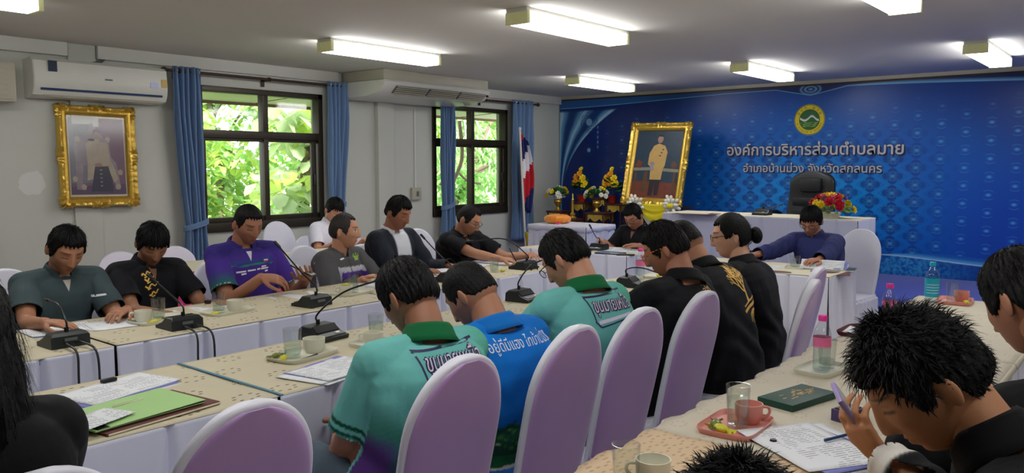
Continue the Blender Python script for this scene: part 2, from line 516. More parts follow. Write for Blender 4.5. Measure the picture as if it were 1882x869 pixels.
M['leaf_c'] = leafmat('leaf_pale', srgb(206, 224, 186))
M['bark'] = mat('bark', srgb(128, 112, 96), .9, var=.3, bump=.4)
def leaves(pts, size, rng, mi=0, droop=.3, wid=.5):
    v = []; f = []
    for i, p in enumerate(pts):
        a = rng.uniform(0, 2 * math.pi); d = np.array([math.cos(a), math.sin(a), rng.uniform(-.9, .5) - droop]); d /= np.linalg.norm(d)
        nn = np.cross(d, [0, 0, 1]); nn /= np.linalg.norm(nn) + 1e-9
        s = size * rng.uniform(.6, 1.3); up = np.cross(nn, d) * s * .12
        b = len(v)
        v += [p, p + d * s * .35 + nn * s * wid * .5 + up, p + d * s * .75 + nn * s * wid * .35, p + d * s, p + d * s * .75 - nn * s * wid * .35, p + d * s * .35 - nn * s * wid * .5 + up]
        f += [[b, b + 1, b + 2, b + 3], [b, b + 3, b + 4, b + 5]]
    return np.array(v), f
def tree(name, label, c, rad, h, n, size, mats, seed, droop=.3, blobs=9, wid=.5):
    rng = np.random.default_rng(seed)
    t = thing(name, label, 'tree', (c[0], c[1], -.2), 0, 'trees and bushes outside the windows')
    pts = []
    for k in range(blobs):
        bc = np.array([rng.uniform(-rad, rad) * .75, rng.uniform(-rad, rad) * .55, rng.uniform(.15, 1.0) * h])
        m_ = n // blobs; q = rng.normal(size=(m_, 3)); q /= np.linalg.norm(q, axis=1)[:, None]
        q *= (rng.uniform(.55, 1.0, m_) ** .5)[:, None] * rad * rng.uniform(.4, .62)
        pts.append(q + bc)
    pts = np.concatenate(pts); pts = pts[pts[:, 2] > .05]
    b = MB(); nm = len(mats); idx = rng.integers(0, nm, len(pts))
    for j in range(nm):
        v, f = leaves(pts[idx == j], size, rng, droop=droop, wid=wid); b.add(v, f, j)
    o = b.build('foliage', mats, t, smooth=False)
    s = MB(); s.tube(crv([(0, 0, 0), (rng.uniform(-.2, .2), 0, h * .4), (rng.uniform(-.4, .4), .1, h * .95)], 10), np.linspace(.12, .04, 11)[:len(crv([(0,0,0),(0,0,1),(0,0,2)],10))])
    for k in range(5):
        z = h * rng.uniform(.25, .8); a = rng.uniform(0, 6.28)
        s.tube(crv([(0, 0, z), (math.cos(a) * rad * .35, math.sin(a) * rad * .3, z + .25 * h), (math.cos(a) * rad * .8, math.sin(a) * rad * .6, z + .35 * h)], 8), .03)
    s.build('trunk', M['bark'], t)
    return t
la, lb, lc = M['leaf_a'], M['leaf_b'], M['leaf_c']
tree('broadleaf_bush', 'yellow green bush filling the left pane of the nearer window', (5.25, 9.7), .78, 2.5, 2200, .17, [la, la, lb], 1)
tree('climber_tree', 'tree hung with large pale round leaves, middle of the nearer window', (7.15, 9.7), .68, 3.0, 330, .25, [lc, la, lc], 2, droop=.8, wid=.95)
tree('broadleaf_bush', 'dark green bush low in the left pane of the farther window', (10.3, 9.7), .8, 1.7, 1300, .15, [lb, lb], 6)
tree('leafy_tree', 'tall green tree behind the yellow green bush, left in the nearer window', (6.3, 12.5), 1.05, 4.6, 3800, .2, [la, lb, lc], 4)
tree('leafy_tree', 'dense green tree in the right pane of the nearer window', (9.1, 12.4), 1.05, 3.8, 3600, .18, [lb, lb, la], 3)
tree('feathery_tree', 'pale feathery drooping tree in the farther window, right pane', (13.8, 12.4), 1.25, 3.4, 3000, .26, [lc, lb, lc], 5, droop=1.2, wid=.2)
tree('leafy_tree', 'bright tree behind the pale climber, seen past the nearer window mullion', (10.0, 17.0), 1.95, 4.6, 5200, .30, [la, lc, lb], 18)
tree('leafy_tree', 'tall bright tree far behind both windows, between them', (15.3, 17.0), 1.95, 5.0, 5200, .30, [lb, la, lc], 8)
tree('leafy_tree', 'tall bright tree far behind the farther window', (20.6, 17.0), 1.95, 5.0, 5200, .30, [la, lb, lc], 7)
o = MB(); rng = np.random.default_rng(3)
o.tube(crv([(8.95, 8.75, -.2), (9.1, 8.75, 1.0), (9.4, 8.75, 1.6), (9.35, 8.75, 2.2)], 16), .03)
o.tube(crv([(9.1, 8.75, 1.0), (8.95, 8.75, 1.5), (9.15, 8.75, 2.1)], 12), .022)
o.tube(crv([(9.3, 8.75, 1.4), (9.6, 8.8, 1.25), (9.9, 8.8, 1.2)], 12), .018)
tag(o.build('bare_branch', M['bark']), 'bare pale forked branch outside the farther window, left pane', 'branch')

# ------------------------------------------------------------------ backdrop
def backdrop_mat():
    m, p = newmat('backdrop_print')
    x, y, z = objco()
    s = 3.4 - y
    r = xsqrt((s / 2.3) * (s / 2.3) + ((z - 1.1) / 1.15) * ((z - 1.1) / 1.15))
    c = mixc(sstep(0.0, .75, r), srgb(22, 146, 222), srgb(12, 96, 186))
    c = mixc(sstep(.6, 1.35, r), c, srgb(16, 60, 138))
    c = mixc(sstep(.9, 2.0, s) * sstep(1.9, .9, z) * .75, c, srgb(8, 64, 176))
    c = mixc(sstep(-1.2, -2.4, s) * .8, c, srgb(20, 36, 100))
    # woven diamond flowers
    wf = sstep(1.75, .9, xabs(s)) * sstep(2.1, 1.6, z)
    wd = sstep(3.0, 2.2, xabs(s)) * sstep(2.3, 1.9, z)
    for k in (0.0, 0.5):
        lx = (xmod(s / .473 + k + .5, 1.0) - .5) * .473
        lz = (xmod((z - .05) / .19 + k + .5, 1.0) - .5) * .19
        rr = xsqrt(lx * lx + lz * lz * 1.5)
        a = xat2(lz * 1.25, lx)
        lobe = .118 * (.60 + .40 * xabs(xcos(a * 2.0)))
        pet = 1.0 - sstep(.85, 1.0, rr / lobe)
        c = mixc(pet * wf * .75, c, srgb(14, 52, 128))
        ins = 1.0 - sstep(.55, .72, rr / lobe)
        c = mixc(ins * wf * .35 * xabs(xsin(a * 2.0)), c, srgb(60, 140, 205))
        dm = xabs(lx) / .15 + xabs(lz) / .094
        line = sstep(.90, .96, dm) * sstep(1.08, 1.0, dm)
        c = mixc(line * wf * .4, c, srgb(16, 60, 140))
        dot = xexp(-((lx / .022) * (lx / .022) + (lz / .014) * (lz / .014)))
        c = mixc(dot * wd * .75, c, srgb(90, 170, 232))
        arc = sstep(.055, .060, rr) * sstep(.068, .062, rr) * sstep(.5, .9, xabs(xsin(a)))
        c = mixc(arc * wd * .35, c, srgb(100, 160, 224))
    # light ribbon along the top, meeting in a point above the emblem
    a = xabs(s)
    dip = xmax(1.0 - a / .45, 0.0)
    zc = 2.325 + .085 * xmin(a / .42, 1.0) * sstep(3.7, .4, a) + .0 * dip
    above = sstep(-.004, .004, z - zc)
    ribbon_w = .035 * sstep(.1, 1.2, s) + .014
    up = sstep(0.0, 1.0, (z - zc) / ribbon_w)
    c = mixc(above, c, mixc(up, srgb(120, 186, 224), mixc(sstep(-.5, -2.5, s), srgb(24, 40, 98), srgb(40, 92, 156))))
    orn = xsqrt(s * s * 1.0 + (z - 2.40) * (z - 2.40) * 4.0)
    c = mixc(sstep(.16, .10, orn) * (xsin(orn * 120.0) * .5 + .5) * .8, c, srgb(120, 176, 220))
    # draped cloth print in the left corner
    edge = -3.62 + .95 * xpow(xmax((z - .9) / 1.4, .001), 2.6)
    ins = sstep(.01, -.01, s - edge) * sstep(2.30, 2.26, z)
    fold = xsin((s + 3.67) / (edge + 3.70) * 14.0 + noise(1.5) * 3.0)
    dc = mixc(sstep(-.9, .9, fold), srgb(18, 58, 118), srgb(96, 158, 204))
    dc = mixc(sstep(.75, 1.0, fold) * .8, dc, srgb(170, 206, 226))
    c = mixc(ins, c, dc)
    for oz, on in ((2.12, .085), (1.72, .05)):
        q = xsqrt((s + 3.15) * (s + 3.15) + (z - oz) * (z - oz)); th = xat2(z - oz, s + 3.15)
        c = mixc(sstep(on * 1.9, on * 1.7, q) * (xsin(th * 8.0) * xsin(q * 150.0) * .5 + .5) * .75, c, srgb(30, 58, 112))
        c = mixc(sstep(on * .7, on * .5, q) * .7, c, srgb(140, 186, 222))
    ch = xexp(-((s + 3.0) / .012) * ((s + 3.0) / .012)) * sstep(1.7, 1.75, z) * sstep(2.12, 2.08, z) * (xsin(z * 90.0) * .5 + .5)
    c = mixc(ch * .8, c, srgb(110, 150, 200))
    # water band and swoosh along the bottom
    zb = .49 - .06 * sstep(.9, 2.1, a)
    low = sstep(.003, -.003, z - zb)
    tex = noise(26.0, 4.0, .6, (1, 1, 1))
    bc = mixc(sstep(.35, .65, tex), srgb(14, 78, 164), srgb(58, 148, 206))
    bc = mixc(sstep(1.1, 2.0, s), bc, srgb(14, 62, 150))
    c = mixc(low, c, bc)
    zt = .505 + .03 * sstep(.85, 1.4, a) - .035 * sstep(1.5, 2.1, a)
    sw = sstep(-.003, .003, z - zb) * sstep(.003, -.003, z - zt) * sstep(.85, 1.0, a)
    c = mixc(sw, c, mixc(sstep(.0, .06, z - zb), srgb(84, 170, 226), srgb(22, 90, 178)))
    ln = xexp(-((z - zb) / .006) * ((z - zb) / .006))
    c = mixc(ln * .85, c, srgb(196, 216, 236))
    NT.t.links.new(c.s, p.inputs['Base Color'])
    p.inputs['Roughness'].default_value = .34
    p.inputs['Specular IOR Level'].default_value = .35
    return m
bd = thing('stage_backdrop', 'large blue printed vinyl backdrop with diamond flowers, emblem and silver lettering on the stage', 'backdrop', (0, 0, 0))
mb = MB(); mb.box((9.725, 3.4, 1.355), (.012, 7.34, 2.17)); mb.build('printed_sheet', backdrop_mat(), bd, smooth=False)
mb = MB(); mb.box((9.733, 3.4, 2.445), (.02, 7.34, .03)); mb.box((9.735, 3.4, .28), (.02, 7.34, .02)); mb.build('batten', M['wood'], bd)
M['silver'] = mat('silver_lettering', srgb(196, 196, 200), 0.3, metal=0.35, var=0.06)
M['shadow_print'] = mat('navy_letter_outline', srgb(14, 30, 74), 0.5)
def wall_text(s, yc, z, width, mats, parent, ext, name, x=9.716, off=None, rise=0.0):
    v, f = text_mesh(s, 1.0, 0.0)
    v = v - [(v[:, 0].min() + v[:, 0].max()) / 2, 0, 0]
    k = width / (v[:, 0].max() - v[:, 0].min())
    v = v * [k, k, 1]
    if off is None: off = [(0, 0, 0)]
    b = MB()
    for i, (dx, dz, dd) in enumerate(off):
        q = np.stack([np.full(len(v), x - dd), yc - v[:, 0] - dx, z + v[:, 1] + dz], 1)
        b.add(q, f, 0)
    return b
L1, L2 = 'องค์การบริหารส่วนตำบลมาย', 'อำเภอบ้านม่วง จังหวัดสกลนคร'
def letters(s, yc, z, width, th, name):
    sh = wall_text(s, yc, z, width, None, bd, 0, name, off=[(dx * th, dz * th, -.0012 + .0001 * i) for i, (dx, dz) in enumerate([(1, 0), (-1, 0), (0, 1), (0, -1), (1.6, -1.6), (2.2, -2.2), (.7, .7), (-.7, .7), (-.7, -.7)])])
    sh.build(name + '_outline', M['shadow_print'], bd, smooth=False)
    fr = wall_text(s, yc, z, width, None, bd, 0, name, off=[(dx * th * .3, dz * th * .3, .0012 + .0002 * i) for i, (dx, dz) in enumerate([(0, 0), (1, 0), (-1, 0), (0, 1), (0, -1)])])
    fr.build(name, M['silver'], bd, smooth=False)
letters(L1, 3.39, 1.628, 2.08, .010, 'lettering')
letters(L2, 3.39, 1.420, 1.64, .007, 'lettering')
# emblem
M['emb_y'] = mat('emblem_yellow', srgb(226, 206, 40), .5, var=.05); M['emb_g'] = mat('emblem_green', srgb(42, 100, 50), .5, var=.1)
M['emb_d'] = mat('emblem_dark', srgb(44, 48, 20), .5); M['emb_w'] = mat('emblem_white', srgb(214, 220, 206), .5, var=.05)
M['emb_lg'] = mat('emblem_light_green', srgb(150, 190, 70), .5, var=.1)
em = MB(); Ry = Matrix(((0, 0, -1), (-1, 0, 0), (0, 1, 0))).to_4x4()
def disk(b, r0, r1, d, mi, n=48):
    A = [(math.cos(2 * math.pi * k / n), math.sin(2 * math.pi * k / n)) for k in range(n)]
    T_ = Matrix.Translation((9.7155 - d, 3.40, 2.042)) @ Ry
    if r0 == 0: b.poly([(r1 * a, r1 * c) for a, c in A], 0, mi, T_)
    else:
        V = np.array([[(r * a, r * c, 0) for a, c in A] for r in (r0, r1)]); V = V @ np.array(T_.to_3x3()).T + np.array(T_.translation)
        b.grid(V, mi, True)
disk(em, 0, .182, .001, 0); disk(em, .172, .178, .002, 2); disk(em, 0, .122, .003, 2); disk(em, 0, .117, .004, 1)
T5 = Matrix.Translation((9.7155 - .005, 3.40, 2.042)) @ Ry
xs_ = np.linspace(-.112, .112, 25)
hill = lambda q: .006 + .03 * math.sin(q * 38 + .5) * .5 + .02 * math.exp(-((q - .03) / .04) ** 2)
em.poly([(q, hill(q) + .014) for q in xs_] + [(q, hill(q) - .012) for q in xs_[::-1]], 0, 3, T5)
for k, (y0, hw) in enumerate(((-.035, .105), (-.055, .095), (-.075, .08))):
    em.poly([(q, y0 + .004 * math.sin(q * 90 + k)) for q in np.linspace(-hw, hw, 20)] + [(q, y0 - .006 + .004 * math.sin(q * 70 + k)) for q in np.linspace(hw, -hw, 20)], 0, 4, T5)
def ring_text(s, r, a0, a1, size, flip):
    n = len(s)
    for i, chh in enumerate(s):
        if chh == ' ': continue
        v, f = text_mesh(chh, size)
        if not len(v): continue
        a = a0 + (a1 - a0) * (i + .5) / n
        v = v - [(v[:, 0].min() + v[:, 0].max()) / 2, size * .3, 0]
        th = a - math.pi / 2 if not flip else a + math.pi / 2
        c_, s_ = math.cos(th), math.sin(th)
        q = np.stack([v[:, 0] * c_ - v[:, 1] * s_ + r * math.cos(a), v[:, 0] * s_ + v[:, 1] * c_ + r * math.sin(a), v[:, 2]], 1)
        q = q @ np.array(T5.to_3x3()).T + np.array(T5.translation)
        em.add(q, f, 2)
ring_text('อบต.มาย', .147, R(160), R(20), .05, False)
ring_text('อ.บานมวง จ.สกลนคร', .147, R(195), R(345), .034, True)
em.build('emblem', [M['emb_y'], M['emb_g'], M['emb_d'], M['emb_w'], M['emb_lg']], bd, smooth=False)

# ------------------------------------------------------------------ curtains and rods
def curtain(x0, x1, ztop, zbot, ztie, pinch, lean, label, ties=True):
    """x0..x1 spread at the rod; pinched to `pinch` of the width at the tie-back, shifted by lean"""
    c = (x0 + x1) / 2; y0 = YW - .13
    t = thing('curtain', label, 'curtain', (c, y0, 0), 0, 'blue curtains at the windows')
    zs = np.linspace(ztop, zbot, 46); V = []
    npl = 7 * 10
    for z in zs:
        d = abs(z - ztie); k = pinch + (1 - pinch) * min(1, (d / (.95 if z > ztie else .55))) ** .8
        sh = lean * (1 - min(1, d / 1.0)) if z > ztie else lean
        row = []
        for j in range(npl + 1):
            u = j / npl
            ph = u * 2 * math.pi * 5.5
            amp = .032 * (.6 + .4 * k)
            row.append(((u - .5) * (x1 - x0) * k + sh, amp * math.sin(ph) + .012 * math.sin(ph * .5 + z * 2) + .01 * math.sin(z * 5 + u * 9), z))
        V.append(row)
    b = MB(); b.grid(V); o = b.build('cloth', M['curtain'], t, angle=180)
    sol = o.modifiers.new('thick', 'SOLIDIFY'); sol.thickness = .004
    if ties:
        w_ = (x1 - x0) * pinch * .5 + .012
        a = np.linspace(0, 2 * math.pi, 24, endpoint=False)
        r_ = MB()
        for dz in (-.012, .004, .018):
            r_.tube([(lean + w_ * math.cos(q), .048 * math.sin(q), ztie + dz + .03 * math.cos(q)) for q in a], .012, 6, closed=True)
        r_.build('tieback', M['curtain'], t)
    for q in (.12, .5, .88):
        g = MB(); cx = (q - .5) * (x1 - x0)
        g.tube([(cx + .004, .026 * math.cos(a_), ztop - .035 + .026 * math.sin(a_)) for a_ in np.linspace(0, 2 * math.pi, 14, endpoint=False)], .005, 6, closed=True)
        g.build('eyelet', M['chrome'], t)
    return t
def rod(x0, x1, z, label):
    t = thing('curtain_rod', label, 'curtain rod', ((x0 + x1) / 2, YW - .13, z), 0)
    h = (x1 - x0) / 2
    b = MB(); b.tube([(-h, 0, 0), (h, 0, 0)], .013, 10); b.build('rod', M['wood'], t)
    for s in (-1, 1):
        f = MB(); f.lathe([(.005, -.035), (.022, -.02), (.026, 0), (.018, .02), (.004, .035)], n=12, M=Matrix.Translation((s * (h + .03), 0, 0)) @ Matrix.Rotation(R(90), 4, 'Y'))
        f.build('finial', M['wood'], t)
    for xx in (-h + .12, 0, h - .12):
        f = MB(); f.box((xx, .065, -.005), (.022, .13, .022), bev=.003); f.box((xx, .115, -.02), (.035, .015, .09), bev=.003); f.tube([(xx - .012, 0, 0), (xx + .012, 0, 0)], .02, 10)
        f.build('bracket', M['alu'], t)
rod(3.66, 5.74, 2.345, 'brown curtain rod over the nearer window with the large pale leaves')
rod(6.86, 9.02, 2.345, 'brown curtain rod over the farther window next to the blue backdrop')
curtain(3.70, 3.98, 2.385, .46, .95, .72, .04, 'blue curtain tied back left of the nearer window')
curtain(5.40, 5.70, 2.385, .46, 1.05, .62, -.04, 'blue curtain tied back right of the nearer window, behind the student in white')
curtain(7.10, 7.36, 2.385, .46, 1.0, .72, .0, 'blue curtain tied back left of the farther window, under the ceiling air conditioner')
curtain(8.48, 8.96, 2.385, .48, 1.0, .92, .0, 'blue curtain hanging loose right of the farther window, beside the flag', ties=False)
rod(.62, 2.18, 2.345, 'brown curtain rod at the left edge of the photo, above the beige box')
curtain(1.86, 2.15, 2.385, .46, 1.05, .75, .09, 'blue curtain at the left edge of the photo, below the beige box')

# ------------------------------------------------------------------ air conditioners, box, switch
ac = thing('wall_air_conditioner', 'white wall mounted split air conditioner with blue stripe above the gilt portrait', 'air conditioner', (3.075, YW, 2.035))
b = MB(); hw = .54
prof = [(0, -.0), (0, .30), (-.16, .31), (-.20, .285), (-.215, .15), (-.205, .075), (-.17, .02), (-.1, 0)]
V = np.array([[(sx * hw, yy, zz) for yy, zz in prof] for sx in (-1, -.985, .985, 1)])
V[0, :, 1] *= .96; V[3, :, 1] *= .96
b.grid(V, 0, True)
for s in (0, 3): b.add(V[s], [list(range(len(prof)))])
b.build('body', M['white'], ac, angle=30)
b = MB(); b.box((.0, -.2005, .066), (.98, .012, .018), rx=R(10)); b.build('blue_stripe', M['navyblue'], ac)
b = MB(); b.box((.02, -.165, .022), (.96, .06, .008), rx=R(28), bev=.002); b.build('air_flap', M['beige'], ac)
b = MB(); b.box((-.40, -.2125, .245), (.065, .006, .085)); b.build('energy_label', mat('dark_sticker', srgb(36, 46, 70), .5), ac)
b = MB(); b.box((.415, -.2165, .155), (.07, .006, .045)); b.build('display_label', mat('pale_blue_sticker', srgb(190, 200, 240), .4), ac)
b = MB(); b.box((.505, -.2145, .175), (.05, .006, .07)); b.build('yellow_label', mat('yellow_sticker', srgb(206, 172, 92), .5), ac)
b = MB(); b.box((.03, -.2165, .17), (.06, .006, .012)); b.build('maker_badge', M['grey'], ac)
b = MB(); b.tube(crv([(-.05, -.03, .31), (.06, -.03, .34), (.12, -.03, .42), (.14, -.03, .478)], 14), .012, 8); b.build('cable', M['grey'], ac)

b = MB(); b.box((0, 0, 0), (.62, .2, .3), bev=.02); b.box((.0, -.10, 0), (.56, .015, .26), bev=.005)
for k in range(6): b.box((0, -.108, -.1 + k * .04), (.5, .006, .008))
t = thing('wall_box', 'beige louvred box on the window wall at the left edge of the photo', 'box', (2.10, YW - .12, 2.13)); b.build('housing', M['beige'], t)

t = thing('ceiling_air_conditioner', 'white ceiling hung air conditioner with long grilles between the windows', 'air conditioner', (6.49, YW - .03, HC))
x0, x1 = -.83, .83
b = MB(); b.box((0, -.36, -.055), (1.64, .66, .11), bev=.012); b.build('upper_casing', M['beige'], t)
prof = [(-.02, -.11), (-.70, -.11), (-.715, -.13), (-.70, -.165), (-.62, -.235), (-.42, -.275), (-.02, -.285)]
V = np.array([[(sx, yy, zz) for yy, zz in prof] for sx in (x0, x0 + .02, x1 - .02, x1)]); V[0, :, 2] = V[0, :, 2] * .94 - .01; V[3, :, 2] = V[3, :, 2] * .94 - .01
b = MB(); b.grid(V, 0, True); b.add(V[0], [list(range(len(prof)))]); b.add(V[3], [list(range(len(prof)))]); b.build('lower_casing', M['white'], t, angle=35)
th = math.atan2(.07, .08)
for k, (a, c) in enumerate(((-.66, -.19), (-.17, .30), (.32, .76))):
    g = MB(); cx = (a + c) / 2
    cen = np.array([cx, -.668, -.203]); g.box(cen, (c - a, .105, .008), rx=R(-41), mi=0)
    for j in range(5):
        q = cen + np.array([0, -.04 + j * .02, .035 - j * .0175 - .012]) + np.array([0, -.006, 0])
        g.box(q, (c - a - .02, .006, .012), rx=R(-41), mi=1)
    g.build('grille', [M['grey'], M['beige']], t)
b = MB(); b.box((.795, -.69, -.178), (.03, .02, .03), rx=R(-41)); b.build('sensor', M['black'], t)

t = thing('wall_switch', 'pale surface mounted switch box on the window wall with a conduit above', 'switch', (6.78, YW, 1.16))
b = MB(); b.box((0, -.02, 0), (.15, .04, .15), bev=.008); b.build('box', M['beige'], t)
b = MB(); b.box((.01, -.043, .0), (.035, .01, .06), bev=.003); b.build('rocker', M['grey'], t)
b = MB(); b.box((0, -.008, .55), (.02, .016, .95)); b.build('conduit', M['trim'], t)

# ------------------------------------------------------------------ framed portraits (generic painted figures)
def frame_mesh(w_, h_, fw_, carve, n=200):
    """moulded frame, local x across, z up, front at -y"""
    prof = [(0, .0), (.0, -.035), (.15, -.055), (.35, -.05), (.5, -.038), (.7, -.042), (.88, -.03), (1.0, -.012), (1.0, 0)]
    b = MB(); per = 2 * (w_ + h_)
    cs = [(-w_ / 2, -h_ / 2), (w_ / 2, -h_ / 2), (w_ / 2, h_ / 2), (-w_ / 2, h_ / 2)]
    for i in range(4):
        a = np.array(cs[i]); c = np.array(cs[(i + 1) % 4]); d = (c - a) / np.linalg.norm(c - a); nn = np.array([-d[1], d[0]])
        L = np.linalg.norm(c - a); k = int(L / .008); V = []
        for j in range(k + 1):
            s = j / k * L; row = []
            for q, y in prof:
                s2 = max(q * fw_, min(L - q * fw_, s)); pt = a + d * s2 + nn * q * fw_
                e = min(s, L - s); mid = abs(s - L / 2)
                orn = carve * (math.sin(s * 120) * .5 + .6 * math.sin(s * 47 + q * 9)) * (1.6 if (e < .11 or mid < .08) else .35)
                if 0 < q < .5: y = y - orn * .010
                if q == 0 and (e < .09 or mid < .07): pt = pt - nn * (.010 + .006 * math.sin(s * 150)) * carve
                row.append((pt[0], y, pt[1]))
            V.append(row)
        b.grid(V)
    return b
def flat(b, pts, d, mi): b.add([(x, -d, z) for x, z in pts], [list(range(len(pts)))], mi)
def blob(cx, cz, rx, rz, n=24, w=0.0, k=3, ph=0): return [(cx + rx * math.cos(a) * (1 + w * math.sin(k * a + ph)), cz + rz * math.sin(a) * (1 + w * math.sin(k * a + ph))) for a in np.linspace(0, 2 * math.pi, n, endpoint=False)]
def pm(nm, c, v=.12): return mat('painting_' + nm, srgb(c), .45, var=v, nscale=14, spec=.3)
# seated figure, on the window wall
PW = pm('mauve_ground', (120, 88, 108), .25); PC = pm('cream_robe', (176, 162, 142), .25); PT = pm('pale_throne', (146, 134, 142), .5); PD = pm('dark_cloth', (58, 60, 76)); PF = pm('face', (158, 124, 108)); PG = pm('grey_ground', (118, 118, 130), .2); PB = pm('violet_floor', (96, 72, 104))
port = thing('framed_portrait', 'gilt framed picture of a seated figure in a pale robe, on the window wall', 'picture', (3.065, YW - .03, 1.575))
port.scale = (.955, 1, .955)
port.rotation_euler = (R(-3), R(0.6), 0)
frame_mesh(.665, .875, .085, 1.0).build('frame', M['gold'], port)
b = MB(); flat(b, [(-.26, -.36), (.26, -.36), (.26, .36), (-.26, .36)], .004, 0); b.build('mat_board', M['cream'], port, smooth=False)
b = MB(); w2, h2 = .235, .335
flat(b, [(-w2, -h2), (w2, -h2), (w2, h2), (-w2, h2)], .008, 0)
flat(b, [(-w2, -h2 + .1), (-.02, -h2 + .1), (-.04, h2), (-w2, h2)], .009, 5)
flat(b, [(-w2, -h2), (w2, -h2), (w2, -h2 + .09), (-w2, -h2 + .07)], .0095, 6)
# throne: stepped outline with finial
flat(b, [(-.19, -.29), (-.19, -.05), (-.2, .10), (-.18, .16), (-.13, .15), (-.10, .2), (-.075, .21), (-.06, .27), (-.04, .30), (-.02, .26), (.0, .22), (.03, .2), (.06, .15), (.10, .15), (.11, .0), (.16, -.06), (.19, -.28), (.14, -.29), (.13, -.1), (-.13, -.08), (-.14, -.29)], .010, 2)
for cx, cz in ((-.165, .15), (.09, .15), (-.13, -.27), (.165, -.27), (-.2, -.2), (.19, -.14)): flat(b, blob(cx, cz, .022, .026, 14, .15, 5), .0108, 1)
flat(b, [(-.10, .11), (-.05, .15), (.04, .15), (.09, .11), (.10, -.02), (.13, -.08), (.17, -.2), (.13, -.23), (.08, -.09), (-.03, -.09), (-.045, -.2), (-.10, -.215), (-.09, -.05)], .0112, 1)
flat(b, [(-.03, -.09), (.085, -.085), (.115, -.21), (.12, -.31), (-.07, -.31), (-.05, -.2)], .0114, 3)
flat(b, blob(-.005, .19, .028, .036), .0118, 4); flat(b, [(-.033, .2), (-.03, .232), (0, .238), (.026, .228), (.026, .208), (-.01, .222)], .012, 3)
flat(b, blob(.0, -.075, .035, .016), .012, 4); flat(b, blob(-.05, .145, .03, .012), .0121, 3); flat(b, blob(.05, .14, .035, .014), .0121, 2)
for k in range(5): flat(b, blob(.02, -.12 - k * .035, .012, .007, 10), .0122, 2)
b.build('painting', [PW, PC, PT, PD, PF, PG, PB], port, smooth=False)
b = MB(); b.box((0, -.0135, 0), (.54, .002, .74)); b.build('glazing', glassmat('picture_glass', (.98, .98, .98), .02, .15), port, smooth=False)

# standing figure on an easel on the stage
SG = pm('dusk_ground', (44, 62, 78), .3); SR = pm('red_floor', (112, 60, 46), .3); SU = pm('tan_tunic', (186, 152, 92), .15); SK = pm('dark_legs', (52, 44, 50)); SB = pm('brown_table', (94, 66, 48), .3); ST = pm('pale_table', (134, 128, 112), .25)
p4 = onX(1207, 302, 9.15)
pr = thing('framed_portrait', 'gilt framed picture of a standing figure in tan, on the stage above yellow drapery', 'picture', (9.15, p4[1], p4[2]))
pr.rotation_euler = (R(-13), R(1.0), R(-90))
frame_mesh(.86, 1.08, .105, .8).build('frame', M['gold'], pr)
b = MB(); w2, h2 = .325, .44
flat(b, [(-w2, -h2), (w2, -h2), (w2, h2), (-w2, h2)], .006, 0)
flat(b, [(-w2, -h2), (w2, -h2), (w2, -h2 + .2), (-w2, -h2 + .22)], .007, 1)
flat(b, [(-w2, -.05), (-.08, -.04), (-.08, -.08), (-w2, -.09)], .008, 5); flat(b, [(.09, -.05), (w2, -.06), (w2, -.1), (.09, -.09)], .008, 5)
flat(b, [(-.30, -.09), (-.27, -.09), (-.25, -.34), (-.29, -.34)], .008, 4); flat(b, [(.26, -.1), (.29, -.1), (.29, -.35), (.25, -.35)], .008, 4)
flat(b, blob(-.25, .0, .05, .05, 16, .2, 4), .0085, 1); flat(b, blob(.25, -.01, .045, .045, 16, .2, 5), .0085, 4)
flat(b, [(-.16, -.1), (-.11, -.1), (-.1, -.36), (-.19, -.36)], .0085, 4)
flat(b, [(-.07, .24), (.0, .27), (.09, .24), (.135, .16), (.12, -.02), (.1, -.06), (.09, -.2), (-.07, -.2), (-.08, -.04), (-.125, .0), (-.12, .14)], .009, 2)
flat(b, [(-.065, -.19), (.085, -.19), (.07, -.4), (.02, -.41), (.005, -.25), (-.01, -.41), (-.07, -.41)], .0088, 3)
flat(b, blob(.012, .325, .04, .05), .0092, 6); flat(b, [(-.03, .335), (-.025, .378), (.012, .388), (.05, .375), (.053, .34), (.04, .36), (-.015, .362)], .0094, 3)
flat(b, blob(-.06, .0, .03, .03), .0094, 7); flat(b, [(-.1, .03), (-.06, .02), (-.02, -.07), (-.07, -.09)], .0093, 7)
for q in (-.06, -.02, .02): flat(b, blob(.06 + q * .4, .17 + q, .014, .01, 10), .0095, 4)
b.build('painting', [SG, SR, SU, SK, SB, ST, PF, PT], pr, smooth=False)
b = MB(); flat(b, [(-.43, -.545), (.43, -.545), (.43, .545), (-.43, .545)], -.004, 0)
b.build('backing', M['wood'], pr, smooth=False)
